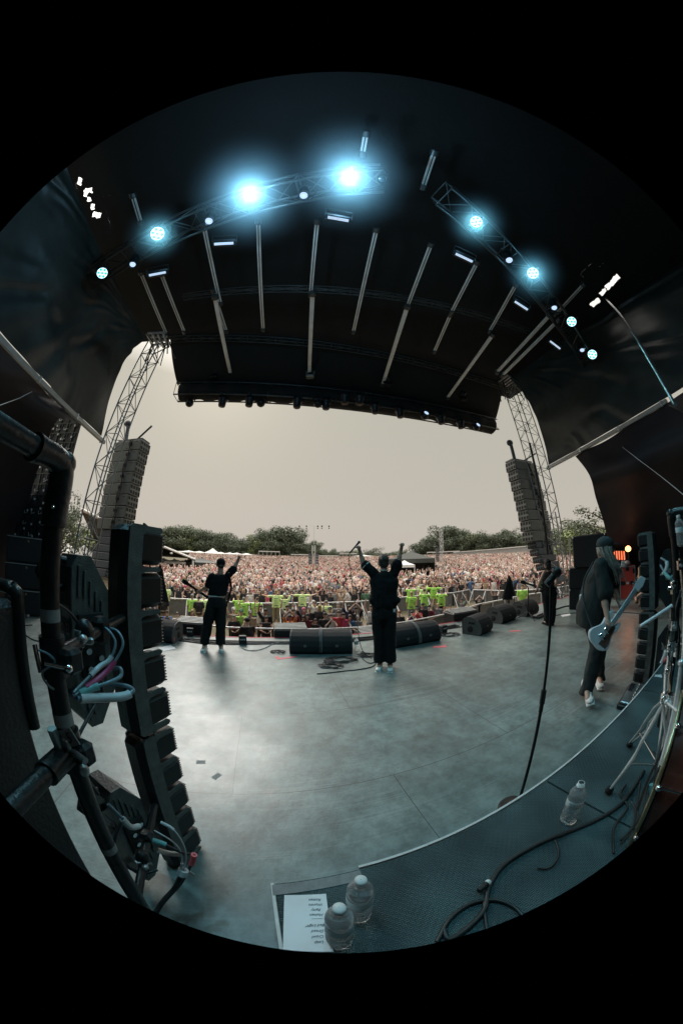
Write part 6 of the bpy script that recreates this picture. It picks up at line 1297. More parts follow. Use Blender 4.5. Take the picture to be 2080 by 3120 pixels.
def person(label, loc, rz, key, shirt, legs='black', hair='brown', sk=0, group='people in the front pit', scale=1.0):
    o = thing('person', label, 'person', tuple(loc), rz, group); o.scale = (scale,) * 3; p = getp(*key)
    for nm, me in p:
        c = bpy.data.objects.new(nm, me); COL.objects.link(c); c.parent = o
        col = {'body': SKN[sk % len(SKN)], 'shirt': CLR[shirt], 'trousers': CLR[legs], 'shorts': CLR[legs], 'hair': HRC.get(hair, (.05, .03, .02)), 'cap': HRC.get(hair, (.05, .03, .02))}[nm]; c.color = (*col, 1)
    return o
def front(px, py, label, key, shirt, legs='black', hair='brown', sk=0, turn=0., sc=1.0, back=False, d=None, hz_=1.66):
    a = ray(px, py); el_ = -a.z / math.hypot(a.x, a.y); hz0 = hz_ * sc
    if d is None:
        t_ = el_; aa = math.atan2(a.x, a.y); rl = 10.9
        for p0, p1 in zip(r1 + r1e[1:], r1[1:] + r1e[1:]):
            a0_, a1_ = math.atan2(p0.x, p0.y), math.atan2(p1.x, p1.y)
            if a0_ <= aa <= a1_ and a1_ > a0_: rl = math.hypot(p0.x, p0.y) + (math.hypot(p1.x, p1.y) - math.hypot(p0.x, p0.y)) * (aa - a0_) / (a1_ - a0_)
        d = max((CAM_H - GZ - 1.66) / t_, rl + .28); sc = min(1.12, max(.80, (CAM_H - GZ - d * t_) / 1.66)); z = GZ
    else: z = CAM_H - d * el_ - hz0
    p = Vector((a.x, a.y, 0)).normalized() * d; rz = math.atan2(-p.x, p.y) + (0 if back else math.pi) + turn
    return person(label, (p.x, p.y, z), rz, key, shirt, legs, hair, sk, scale=sc)
F = [
 (458, 1858, 'woman with bun at the far left rail above the left wedge', ('stand', 'bun', 'tank'), 'tan', 'denim', 'brown', 0), (466, 1877, 'dark bearded man with head just over the left wedge', ('rail', 'short', 'tee'), 'black', 'black', 'dark', 2),
 (509, 1866, 'person in blue top lifting a camera behind the left wedge', ('camera', 'short', 'tee'), 'blue', 'black', 'dark', 3), (540, 1872, 'woman in pale strap top leaning on the left rail', ('rail', 'bun', 'tank'), 'white', 'black', 'brown', 4),
 (586, 1864, 'long blond haired person leaning between wedge and guitarist', ('rail', 'long', 'tank'), 'tan', 'black', 'blond', 4), (438, 1845, 'person with one arm up at the extreme left of the rail', ('one', 'short', 'tee'), 'black', 'black', 'dark', 0),
 (712, 1857, 'bearded man in white cap holding both arms up just right of the guitarist', ('up', 'cap', 'tank'), 'tan', 'black', 'white', 1), (713, 1880, 'smiling bald man in black T-shirt with a red print at the rail', ('rail', 'short', 'tee'), 'black', 'black', 'grey', 0),
 (735, 1863, 'person in green cap and bright lime tank top in the pit', ('stand', 'cap', 'tank'), 'lime', 'black', 'green', 0), (762, 1867, 'broad man in grey cap without shirt sleeves in the pit', ('stand', 'cap', 'tank', 'long', 1.15), 'tan', 'black', 'grey', 5),
 (760, 1882, 'bald man with glasses behind the crouched photographer', ('stand', 'short', 'tee', 'long', 1.1), 'tan', 'black', 'grey', 1), (795, 1850, 'man raising one tattooed arm in white tank top', ('one', 'short', 'tank'), 'white', 'black', 'brown', 1),
 (811, 1884, 'woman in black tank top with crossed arms at the rail left of the ribbed box', ('rail', 'bun', 'tank'), 'black', 'black', 'dark', 2), (809, 1862, 'man in black shirt raising a fist behind the woman in black tank top', ('one', 'short', 'tee'), 'black', 'black', 'dark', 3),
 (875, 1850, 'man in white T-shirt with both arms in the air left of centre', ('up', 'short', 'tee'), 'white', 'black', 'dark', 2), (883, 1880, 'person in orange shirt with hands clapped overhead', ('clap', 'short', 'tee'), 'orange', 'black', 'dark', 3),
 (893, 1862, 'person in red hoodie behind the orange shirt', ('stand', 'short', 'tee'), 'maroon', 'black', 'brown', 1), (925, 1858, 'pink haired person in black in the second row', ('one', 'long', 'tee'), 'black', 'black', 'pink', 1),
 (925, 1882, 'person in black leaning in behind the orange shirt', ('rail', 'short', 'tee'), 'black', 'black', 'dark', 3), (936, 1876, 'dark haired woman in maroon top near the middle', ('stand', 'long', 'tank'), 'maroon', 'black', 'dark', 5),
 (943, 1854, 'man in black shirt and grey cap standing at the middle', ('stand', 'cap', 'tee'), 'black', 'black', 'grey', 1), (961, 1891, 'man with sunglasses in yellow lanyard hugging the central rail', ('rail', 'short', 'tank', 'long', 1.1), 'black', 'black', 'dark', 2),
 (973, 1850, 'person in black with blond hair turned away in the pit', ('stand', 'long', 'tee'), 'black', 'black', 'blond', 0), (990, 1873, 'man in black T-shirt standing behind the central rail', ('stand', 'short', 'tee'), 'black', 'black', 'dark', 2),
 (1008, 1877, 'woman in white tank top with hands together at her mouth', ('camera', 'bun', 'tank'), 'white', 'black', 'brown', 4), (1030, 1842, 'pale woman in grey top in the third row near the singer', ('stand', 'bun', 'tee'), 'grey', 'black', 'grey', 4),
 (1032, 1867, 'man in red shirt behind the pink vest', ('stand', 'short', 'tee'), 'red', 'black', 'brown', 4), (1005, 1856, 'person in cap and sunglasses cheering in grey', ('one', 'cap', 'tee'), 'grey', 'black', 'black', 1),
 (1046, 1874, 'man in bright pink vest folding his arms on the rail', ('rail', 'short', 'tank', 'long', 1.15), 'pink', 'black', 'dark', 1), (1063, 1850, 'person in dark blue with both arms up left of the singer', ('up', 'short', 'tee'), 'navy', 'black', 'dark', 3),
 (1066, 1879, 'woman in pale blue print top beside the pink vest', ('stand', 'long', 'tee'), 'blue', 'black', 'brown', 1), (1084, 1856, 'man in black T-shirt with hands on his head left of the singer', ('clap', 'short', 'tee'), 'black', 'black', 'dark', 1),
 (1089, 1880, 'person in grey tank top and sunglasses at the rail by the singer', ('rail', 'cap', 'tank'), 'grey', 'black', 'grey', 4), (1130, 1850, 'man raising one arm right behind the singer\'s hip', ('one', 'short', 'tank'), 'white', 'black', 'brown', 0),
 (1216, 1867, 'bald photographer in black T-shirt just right of the singer', ('stand', 'short', 'tee'), 'black', 'black', 'red', 1), (1254, 1867, 'woman in black tank top holding a camera to her face', ('camera', 'bun', 'tank'), 'navy', 'black', 'dark', 4),
 (1270, 1857, 'person in red T-shirt and blue cap holding a camera', ('camera', 'cap', 'tee'), 'red', 'black', 'black', 1), (1287, 1844, 'man in dark shirt shading his eyes right of the singer', ('one', 'short', 'tee'), 'black', 'black', 'dark', 2),
 (1307, 1849, 'man in maroon T-shirt with a pass at the rail', ('rail', 'short', 'tee'), 'maroon', 'black', 'dark', 1), (1333, 1844, 'man in pale grey shirt reaching one hand high', ('one', 'short', 'tee'), 'grey', 'denim', 'blond', 4),
 (1353, 1857, 'photographer in black leaning over a camera beside the large ribbed box', ('camera', 'short', 'tee'), 'black', 'black', 'red', 1), (1371, 1848, 'person in sunglasses behind the large ribbed box', ('stand', 'short', 'tee'), 'grey', 'black', 'dark', 1),
 (1406, 1829, 'dark haired man lifting a phone above the ribbed box', ('up', 'short', 'tee'), 'grey', 'black', 'dark', 2), (1413, 1846, 'person in green headscarf clapping behind the ribbed box', ('camera', 'cap', 'tee'), 'tan', 'black', 'green', 4),
 (1459, 1836, 'man in black T-shirt with a white print clapping overhead above the tilted wedge', ('clap', 'short', 'tee', 'long', 1.1), 'black', 'black', 'dark', 1), (1508, 1805, 'man in black vest and red shorts with both arms straight up at the right', ('up', 'cap', 'tank', 'shorts'), 'black', 'red', 'black', 2),
 (895, 1845, 'person in grey cap in the back row of the front pit', ('stand', 'cap', 'tee'), 'grey', 'black', 'grey', 1), (960, 1838, 'person in wide hat at the back of the front pit', ('up', 'cap', 'tee'), 'white', 'black', 'tan', 4)]
for q in F:
    k = q[3]; k = k if len(k) == 5 else (k + ('long', 1.0))[:5] if len(k) == 3 else k + (1.0,)
    o = front(q[0], q[1], q[2], k, q[4], q[5], q[6], q[7], turn=.15 * math.sin(q[0]), back=('turned away' in q[2]))
    if 'print' in q[2] and 'white print' in q[2] or 'red print' in q[2]:
        g = MB(); g.ell((0, .137, 1.2), (.08, .012, .08)).ell((.04, .135, 1.27), (.05, .01, .03)); g.build('print', 'white' if 'white' in q[2] else 'red', o)
# photographer in front of the rail
o = front(754, 1906, 'photographer in black with a backwards cap shooting the crowd inside the rail', ('camera', 'cap', 'tee', 'long', 1.0), 'black', 'black', 'black', 1, back=True, d=9.0, hz_=1.5); o.rotation_euler[2] += .3
# security staff
Sx = [(438, 1778, 16.2, 'reach', 'lime', 'security guard in lime T-shirt at the far left barrier'), (468, 1790, 14.6, 'stand', 'lime', 'tall security guard in long lime vest by the covered stand'), (505, 1785, 16.0, 'stand', 'pale lime', 'security guard in pale lime T-shirt behind the covered stand'),
 (586, 1816, 15.2, 'stand', 'lime', 'security guard in lime vest left of the guitarist'), (621, 1818, 15.8, 'stand', 'pale lime', 'security guard in lime and white hat partly behind the guitarist'), (726, 1818, 14.6, 'reach', 'lime', 'security guard in lime T-shirt right of the guitarist, taller of a pair'),
 (743, 1826, 13.9, 'reach', 'lime', 'security guard in lime T-shirt right of the guitarist, shorter of a pair'), (783, 1826, 14.2, 'stand', 'lime', 'security guard in lime T-shirt alone between guitarist and centre'), (841, 1803, 14.6, 'aside', 'pale lime', 'security guard in pale lime T-shirt with arms out over the barrier'),
 (867, 1814, 14.3, 'up', 'pale lime', 'security guard in yellow cap lifting both arms left of centre'), (921, 1800, 14.8, 'aside', 'pale lime', 'security guard with arms out at the centre barrier'), (955, 1835, 13.6, 'stand', 'pale lime', 'security guard in straw hat low behind the front pit'), (994, 1835, 14.0, 'stand', 'pale lime', 'security guard in pale lime cap near the centre'),
 (1250, 1786, 16.6, 'reach', 'lime', 'security guard right of the singer, rear left of the group'), (1253, 1808, 14.8, 'stand', 'lime', 'security guard with grey trousers right of the singer'), (1287, 1785, 16.8, 'up', 'pale lime', 'security guard reaching up in the middle of the right group'), (1292, 1800, 15.3, 'reach', 'lime', 'security guard in front of the middle of the right group'),
 (1321, 1780, 16.2, 'aside', 'lime', 'security guard stretching an arm at the right of the group'), (1344, 1800, 15.4, 'reach', 'lime', 'security guard at the right end of the group'), (1590, 1787, 15.6, 'stand', 'lime', 'security guard alone in lime T-shirt inside the right pit')]
for i, (x, y, d, ps, cl, lb) in enumerate(Sx):
    leg = 'grey' if 'grey trousers' in lb else ('black', 'denim', 'khaki')[i % 3]; hc = 'white' if 'hat' in lb or 'yellow cap' in lb else ('grey', 'brown', 'blond')[i % 3]
    o = front(x, y, lb, (ps, 'cap' if hc == 'white' else 'short', 'tee', 'long', 1.12), cl, leg, hc, i, back=(i != 19), d=d); o['group'] = 'security staff in lime shirts'
    g = MB(); g.box((0, -.137 if True else 0, 1.33), (.20, .012, .03)); g.build('back_print', 'green_print', o) if 'green_print' in M else None
for x, y, d, lb, top, leg in [(606, 1822, 14.4, 'staff member in black T-shirt and khaki shorts beside the guitarist', 'black', 'khaki'), (497, 1813, 13.6, 'person in black top and short shorts by the covered stand', 'black', 'tan'), (480, 1776, 14.0, 'person in maroon cap and black jacket by the covered stand', 'black', 'black')]:
    front(x, y, lb, ('stand', 'cap', 'tee', 'shorts', 1.0), top, leg, 'black', 1, back=True, d=d)
for x, y, lb in [(1780, 1765, 'seated looking person in black at the right tower'), ]:
    pass
# main crowd: individuals nearest the barrier
rnd = random.Random(21); keys = [('stand', 'short', 'tee'), ('up', 'short', 'tee'), ('one', 'long', 'tee'), ('stand', 'long', 'tank'), ('reach', 'cap', 'tee'), ('rail', 'short', 'tank'), ('clap', 'cap', 'tee'), ('stand', 'bun', 'tank')]
pal = ['black'] * 9 + ['white'] * 5 + ['grey'] * 4 + ['red', 'blue', 'tan', 'tan', 'tan', 'maroon', 'navy', 'green', 'pink']
bar = [(Vector((p.x, p.y, 0)).length, math.atan2(p.x, p.y)) for p in r2 + r3[1:]]
def bar_d(az):
    for (d0, a0_), (d1, a1_) in zip(bar, bar[1:]):
        if a0_ <= az <= a1_: return d0 + (d1 - d0) * (az - a0_) / (a1_ - a0_ + 1e-9)
    return bar[0][0] if az < bar[0][1] else bar[-1][0]
taken = []; n_ind = 0; row = 0; TOT = 300 - len(F) - len(Sx) - 4
LBL = {('stand', 'short'): 'short haired fan in %s top standing packed in the main crowd', ('up', 'short'): 'short haired fan in %s top with both arms up in the main crowd', ('one', 'long'): 'long haired fan in %s top with one arm up in the main crowd', ('stand', 'long'): 'long haired fan in %s sleeveless top in the main crowd',
       ('reach', 'cap'): 'fan with cap and %s top reaching forward in the main crowd', ('rail', 'short'): 'short haired fan in %s vest with folded arms in the main crowd', ('clap', 'cap'): 'fan with cap and %s top clapping overhead in the main crowd', ('stand', 'bun'): 'fan with a bun and %s vest in the main crowd'}
while n_ind < TOT and row < 14:
    az = R(-44)
    while az < R(47) and n_ind < TOT:
        d = bar_d(az) + .55 + row * .8 + rnd.uniform(-.15, .15); x, y = d * math.sin(az), d * math.cos(az); k = rnd.choice(keys); c = rnd.choice(pal)
        hc = rnd.choice(['dark', 'brown', 'brown', 'blond', 'red', 'dark']); sec = ordn[sum(1 for _d, _a in bar[1:] if _a < az)]; lbl = LBL[(k[0], k[1])] % c
        lbl = lbl.split(' standing')[0].split(' in the main')[0] + ', %s row, %s barrier section' % (ordn[row], sec); lbl = (hc + ' ' + lbl).replace('short haired', 'haired').replace('long haired', 'long haired').replace('dark haired fan', 'dark haired fan') if 'haired' in lbl else lbl
        if lbl in taken: continue
        taken.append(lbl)
        person(lbl, (x, y, ground_z(x, y)), math.atan2(-x, y) + math.pi + rnd.uniform(-.4, .4), k + ('long', 1.0), c, rnd.choice(['black', 'denim', 'khaki']), hc, rnd.randrange(6), 'fans packed behind the main barrier', rnd.uniform(.94, 1.05))
        n_ind += 1; az += rnd.uniform(.62, .85) / d * (1.0 if row < 2 else 1.0)
    row += 1
row_end = row
# the remaining thousands as one mass
PALC = [(.82, .56, .46), (.88, .66, .57), (.58, .36, .28), (.015, .015, .017), (.85, .83, .79), (.26, .25, .24), (.42, .06, .06), (.09, .14, .22), (.035, .022, .016), (.13, .08, .05), (.34, .25, .15), (.50, .16, .07), (.52, .12, .2), (.12, .17, .10)]
pm = [mat('crowd_tone', c, .8, 0, .05, 2) for c in PALC]
def tmpl(arms):
    g = MB(); V = Vector
    g.lathe([(.001, 1.50), (.06, 1.53), (.085, 1.62), (.075, 1.71), (.001, 1.76)], 6, 0, None, False)              # 0 skin head
    g.add([(-.09, -.11, 1.55), (.09, -.11, 1.55), (.095, .0, 1.66), (-.095, 0, 1.66), (0, -.02, 1.80), (.08, .07, 1.72), (-.08, .07, 1.72)], [(0, 1, 2, 3), (3, 2, 5, 4), (3, 4, 6), (0, 3, 4), (1, 4, 2), (0, 4, 1)], 1)   # 1 hair
    g.lathe([(.06, 1.50), (.21, 1.44), (.21, 1.15), (.19, .85)], 6, 2, None, False, (1, .62))                        # 2 shirt
    g.lathe([(.18, .85), (.10, .0)], 5, 3, None, False, (1, .7))
    for s in (-1, 1):
        if arms == 2 or (arms == 1 and s > 0): g.cyl((s * .2, 0, 1.42), (s * .28, .05, 1.66), .05, .04, 4, 2 if True else 0, False, False).cyl((s * .28, .05, 1.66), (s * .2, .1, 1.95), .042, .04, 4, 0, True, False)
        else: g.cyl((s * .22, 0, 1.42), (s * .27, .02, 1.15), .05, .04, 4, 2, False, False).cyl((s * .27, .02, 1.15), (s * .15, .22, 1.12), .04, .035, 4, 0, True, False)
    return np.array(g.v, dtype=np.float32), g.f, np.array(g.m)
TM = [tmpl(0), tmpl(1), tmpl(2)]; rs = np.random.RandomState(5); PV = []; PL = []; PM = []; off = 0; loops = []; lt_ = []
blocked = []   # areas with tents
def free(x, y):
    for bx, by, br in blocked:
        if (x - bx) ** 2 + (y - by) ** 2 < br * br: return False
    return True
TENT = [(hd(1250, 1740, 40), 4.6), (hd(955, 1745, 52), 1.2), (hd(1350, 1722, 60), 1.4), (hd(520, 1735, 46), 6.0)]
for p, r_ in TENT: blocked.append((p.x, p.y, r_))
d = 0; row = row_end; dist = row_end * .8 + .5
while True:
    az = R(-44); far = bar_d(0) + dist; step = .62 + .006 * dist
    if far > 128: break
    while az < R(62):
        dd = bar_d(az) + dist if az < R(47) else far + 1; dd += rs.uniform(-.3, .3); x, y = dd * math.sin(az), dd * math.cos(az)
        cl_ = noise.noise(Vector((x * .22, y * .16, 0))) + .6 * noise.noise(Vector((x * .6, y * .5, 3)))
        if cl_ > -.62 and free(x, y) and not (az < R(-31) and dd > 34 + (az + R(44)) * 40) and dd > 19:
            t_ = TM[0 if rs.rand() < .74 - .5 * cl_ else (1 if rs.rand() < .5 else 2)]; s = rs.uniform(.93, 1.12); a = math.atan2(-x, y) + math.pi + rs.uniform(-.7, .7); ca, sa = math.cos(a) * s, math.sin(a) * s; v = t_[0]
            w_ = np.empty_like(v); w_[:, 0] = v[:, 0] * ca - v[:, 1] * sa + x; w_[:, 1] = v[:, 0] * sa + v[:, 1] * ca + y; w_[:, 2] = v[:, 2] * s + ground_z(x, y)
            mm = np.array([rs.choice([0, 1, 1, 1, 0, 2]), rs.choice([8, 8, 9, 9, 10, 3, 4, 4]), (rs.choice([3, 3, 5, 6, 7, 3, 13, 0]) if rs.rand() < .45 + .5 * noise.noise(Vector((x * .13 + 7, y * .13, 9))) else rs.choice([4, 4, 4, 4, 5, 1, 1, 10, 3, 12])), rs.choice([3, 7, 8])]); PV.append(w_); PM.append(mm[t_[2]]); loops.append((t_[1], off)); off += len(v)
        az += step * rs.uniform(.8, 1.25) / dd
    dist += (.85 + .008 * dist)
print('crowd', len(PV))
V_ = np.concatenate(PV); me = bpy.data.meshes.new('crowd'); me.vertices.add(len(V_)); me.vertices.foreach_set('co', V_.ravel())
cache = {}
LI = []; LS = []; pos = 0
for f_, o_ in loops:
    k = id(f_)
    if k not in cache: cache[k] = (np.array([i for q in f_ for i in q], dtype=np.int32), np.array([len(q) for q in f_], dtype=np.int32))
    li, ln = cache[k]; LI.append(li + o_); LS.append(ln)
LI = np.concatenate(LI); LN = np.concatenate(LS); me.loops.add(len(LI)); me.loops.foreach_set('vertex_index', LI); me.polygons.add(len(LN)); me.polygons.foreach_set('loop_start', np.concatenate([[0], np.cumsum(LN)[:-1]]).astype(np.int32)); me.polygons.foreach_set('material_index', np.concatenate(PM).astype(np.int32))
for m in pm: me.materials.append(m)
me.update(calc_edges=True); me.validate(); o = bpy.data.objects.new('crowd', me); COL.objects.link(o); tag(o, 'dense mass of festival fans filling the rising field to the tree line', 'crowd', kind='stuff')

# ================================================================== TENTS, TOWERS, TREES BEYOND
def tent(label, p, w, d_, h, peak, rz, top='roof_white', group='white tents at the back of the field', legs=True, skirt=0.):
    o = thing('tent', label, 'tent', tuple(p), rz, group); g = MB(); a, b = w / 2, d_ / 2
    vs = [(-a, -b, h), (a, -b, h), (a, b, h), (-a, b, h), (0, 0, h + peak), (-a, -b, h - .35 - skirt), (a, -b, h - .35 - skirt), (a, b, h - .35 - skirt), (-a, b, h - .35 - skirt)]
    mid_ = [(-a * .45, -b * .45, h + peak * .4), (a * .45, -b * .45, h + peak * .4), (a * .45, b * .45, h + peak * .4), (-a * .45, b * .45, h + peak * .4)]; vs += mid_
    fs = []
    for i in range(4): j = (i + 1) % 4; fs += [(i, j, 9 + j, 9 + i), (9 + i, 9 + j, 4), (5 + i, 5 + j, j, i)]
    g.add(vs, fs, 0).build('canopy', top, o)
    if legs:
        g = MB(); [g.cyl((x, y, 0), (x, y, h), .05, n=6) for x in (-a, a) for y in (-b, b)]; g.build('leg', 'bright_steel', o)
    return o
def gp(px, d, dz=0): q = hd(px, 1690, d); return Vector((q.x, q.y, ground_z(q.x, q.y) + dz))
for i, (x, d, w, top) in enumerate([(575, 118, 9, 0), (608, 120, 6, 0), (648, 119, 6, 1), (672, 122, 7, 0), (700, 121, 7, 0), (722, 124, 6, 0), (752, 123, 6, 0), (1105, 128, 10, 0)]):
    tent('white tent %s along the far tree line' % ('with a tall peak standing' if top else ('furthest right, near the singer, ' if i == 7 else '%s from the left' % ordn[i if i < 2 else i - 1])), gp(x, d, -.6), w, 6, 2.3, 2.2 if top else .7, 0)
for i, (x, d, w, dz) in enumerate([(470, 44, 3.4, .0), (505, 46, 3.4, 0), (535, 47, 3.4, 0)]): tent('white canopy under the pavilion edge, %s of three' % ['left', 'middle', 'right'][i], gp(x, d, -.3), w, 3, 2.1, .35, R(30), group='white canopies by the pavilion')
tent('flat dark green canopy right of the pavilion', gp(612, 50, .0), 8.5, 4, 1.7, .75, R(28), 'roof_dark', 'canopies by the pavilion', skirt=.2)
tent('white tent behind the left lattice tower, right one', gp(255, 38, 0), 4, 4, 2.2, 1.2, R(40), group='white tents behind the left tower'); tent('white tent behind the left lattice tower, left one', gp(205, 40, 0), 4, 4, 2.2, 1.2, R(40), group='white tents behind the left tower')
# pavilion
A, B = hd(424, 1636, 34), hd(594, 1706, 47); D_ = hd(424, 1690, 75); C_ = hd(600, 1703, 80); o = thing('pavilion', 'long open sided pavilion with brown soffit and white fascia at the left', 'pavilion', (B.x, B.y, ground_z(B.x, B.y)))
b0 = Vector(o.location); A, B, C_, D_ = [p - b0 for p in (A, B, C_, D_)]; A2 = A + (A - B) * .6; D2 = D_ + (D_ - C_) * .6
g = MB(); up_ = Vector((0, 0, .12)); vs = [A2, B, C_, D2, A2 + up_, B + up_, C_ + up_, D2 + up_]; g.add(vs, [(0, 1, 2, 3)], 0).add(vs, [(4, 7, 6, 5), (2, 6, 7, 3)], 1).build('roof', ['roof_under', 'concrete'], o)
g = MB(); g.cyl(A2 + up_ * .5, B + up_ * .5, .14, n=6).build('fascia', 'roof_white', o)
g = MB()
for t_, (x, y0, y1, d) in enumerate([(588, 1708, 1738, 46), (566, 1705, 1732, 52), (531, 1702, 1728, 54), (500, 1700, 1726, 55), (470, 1698, 1724, 55), (448, 1696, 1722, 56)]):
    a, b = hd(x, y0, d) - b0, hd(x, y1, d) - b0; gg = MB(); gg.cyl(a, b, .17, n=8); gg.build('column', 'roof_white', o)
g = MB()
for x, y in ((445, 1665), (474, 1664), (444, 1686), (489, 1685), (522, 1686)): q = hd(x, y, 40) - b0; g.ell(q, (.22, .22, .14), n=8)
g.build('ceiling_lamp', 'roof_white', o)
# black mixing tent with a white tent in front
tp_ = hd(1252, 1760, 42); zt = ground_z(tp_.x, tp_.y); o = thing('mixing_tent', 'large black mixing desk tent with a peaked roof right of the singer', 'tent', (tp_.x, tp_.y, zt), R(-14)); hL = CAM_H + 42 * math.tan(R(.3)) - zt
g = MB(); a, b = 3.3, 3; vs = [(-a, -b, hL), (a, -b, hL), (a, b, hL), (-a, b, hL), (0, 0, hL + 1.1), (-a * .4, -b * .4, hL + .65), (a * .4, -b * .4, hL + .65), (a * .4, b * .4, hL + .65), (-a * .4, b * .4, hL + .65)]
fs = []
for i in range(4): j = (i + 1) % 4; fs += [(i, j, 5 + j, 5 + i), (5 + i, 5 + j, 4)]
g.add(vs, fs, 0); g.box((0, -b, hL - .3), (2 * a, .05, .6)).box((a, 0, hL / 2), (.05, 2 * b, hL)).box((0, b, hL / 2), (2 * a, .05, hL)); g.build('canopy', 'roof_dark', o); g = MB(); [g.cyl((x, y, 0), (x, y, hL), .06, n=6) for x in (-a + .02, a - .05) for y in (-b + .1, b - .1)]; g.build('leg', 'dark_steel', o)
q = hd(1232, 1760, 38); tent('white peaked tent in front of the black mixing tent', (q.x, q.y, ground_z(q.x, q.y)), 2.7, 2.4, CAM_H + 38 * math.tan(R(-.85)) - ground_z(q.x, q.y), .62, R(-12), group='tents at the mixing position')
# delay towers
for x, y0, y1, d, lb, sp_ in [(955, 1662, 1752, 52, 'slim lattice delay tower left of the singer with black loudspeakers', True), (1346, 1612, 1722, 60, 'slim pale lattice delay tower on the right of the crowd', False)]:
    a, b = hd(x, y1, d), hd(x, y0, d); b.x, b.y = a.x, a.y; o = truss('delay_tower', lb, 'delay tower', a, b, .55, .05, .6, 'bright_steel', lace_r=.5)
    for sx in ((-1, 1) if sp_ else (-1,)):
        g = MB(); sd_ = Vector((math.cos(math.atan2(-a.x, a.y)), math.sin(math.atan2(-a.x, a.y)), 0)); h0, h1 = (.4, 4.0) if sp_ else (.4, 3.6); hh = (b - a).length
        for k in range(7): g.box(sd_ * sx * (.62 if sp_ else .95) + Vector((0, 0, h0 + .25 + k * (h1 - h0) / 7)), (.62, .5, (h1 - h0) / 7 * .88))
        g.build('loudspeaker', 'pa_dark', o)
for x0, x1, y, d, lb in [(912, 1002, 1601, 52, 'thin lamp bar high above the left delay tower'), (1310, 1382, 1603, 60, 'thin lamp bar high above the right delay tower')]:
    a, b = hd(x0, y, d), hd(x1, y, d); o = thing('lamp_bar', lb, 'lamp bar', tuple((a + b) / 2)); c = (a + b) / 2; MB().cyl(a - c, b - c, .02, n=5).build('bar', 'bright_steel', o); g = MB()
    for k in (0, .24, .62, .76, 1): g.ell(a.lerp(b, k) - c + Vector((0, 0, -.15)), (.14, .14, .2), n=8); g.ell(a.lerp(b, k) - c + Vector((0, 0, -.55)), (.13, .13, .12), n=8)
    g.build('lamp', 'dark_steel', o); hb = hd((x0 + x1) / 2, 1665, d) - c; MB().cyl((0, 0, 0), (0, 0, hb.z), .03, n=5).build('mast', 'bright_steel', o)
# platforms and the long white fence on the right, grandstand on the left
for x0, x1, y0, y1, d, lb in [(788, 852, 1678, 1696, 112, 'white spectator platform in front of the trees'), (887, 940, 1688, 1698, 112, 'low white stand left of the delay tower'), (1034, 1086, 1686, 1694, 118, 'white open frame platform left of the singer'), (965, 1030, 1692, 1699, 108, 'long low white stand behind the delay tower'), (1300, 1400, 1682, 1690, 110, 'flat white marquee behind the right delay tower')]:
    a, b = hd(x0, y1, d), hd(x1, y1, d); t_ = hd(x0, y0, d); h = t_.z - a.z; o = thing('platform', lb, 'platform', tuple(a)); w_ = b - a; w_.z = 0; L_ = w_.length; rz = math.atan2(w_.y, w_.x); o.rotation_euler[2] = rz; zb = ground_z(a.x, a.y) - a.z
    MB().box((L_ / 2, 1.5, h - .15), (L_, 3, .3)).build('roof', 'roof_white', o); g = MB(); [g.box((L_ * k / 5, .2, (h + zb) / 2), (.3, .3, h - zb)) for k in range(6)]; g.build('post', 'concrete', o)
    MB().box((L_ / 2, 2, (zb + h * .4) / 2 + zb / 2 + .1), (L_, 1.0, max(.4, h * .4 - zb * .5))).build('deck', 'roof_white' if 'spectator' not in lb else 'concrete', o)
a, b = hd(1380, 1689, 118), hd(1642, 1689, 92); w_ = b - a; w_.z = 0; L_ = w_.length; o = thing('boundary_fence', 'long white boundary fence at the top of the crowd on the right', 'fence', (a.x, a.y, ground_z(a.x, a.y) + .2), math.atan2(w_.y, w_.x)); MB().box((L_ / 2, 0, 1.25), (L_, .1, 2.0)).build('panel', 'concrete', o); MB().box((L_ / 2, -.1, 2.3), (L_, .2, .25)).build('top_rail', 'roof_white', o)
q = hd(1745, 1672, 60); o = thing('container_building', 'low grey cabin behind the right tower', 'cabin', (q.x, q.y, ground_z(q.x, q.y)), R(-35)); h = CAM_H + 60 * math.tan(R(1.5)) - ground_z(q.x, q.y); MB().box((0, 0, h / 2), (14, 4, h)).build('wall', 'concrete', o); MB().box((0, 0, h + .1), (14.4, 4.4, .2)).build('roof', 'roof_white', o)
# --- trees
def leaf_mat(name):
    m, t, b = _nt(name); N, L = t.nodes.new, t.links.new; oi = N('ShaderNodeObjectInfo'); nz = N('ShaderNodeTexNoise'); nz.inputs['Scale'].default_value = .35; nz.inputs['Detail'].default_value = 4; tc = N('ShaderNodeTexCoord'); L(tc.outputs['Object'], nz.inputs['Vector'])
    mr = N('ShaderNodeMapRange'); mr.inputs[1].default_value = .3; mr.inputs[2].default_value = .7; mr.inputs[3].default_value = .6; mr.inputs[4].default_value = 1.5; L(nz.outputs[0], mr.inputs[0]); mx = N('ShaderNodeMix'); mx.data_type = 'RGBA'; mx.blend_type = 'MULTIPLY'; mx.inputs[0].default_value = 1
    L(oi.outputs['Color'], mx.inputs[6]); L(mr.outputs[0], mx.inputs[7]); L(mx.outputs[2], b.inputs['Base Color']); b.inputs['Roughness'].default_value = .7; return m
M['leaf'] = leaf_mat('leaves'); M['bark'] = mat('bark', (.09, .07, .055), .9, 0, .3, 3)
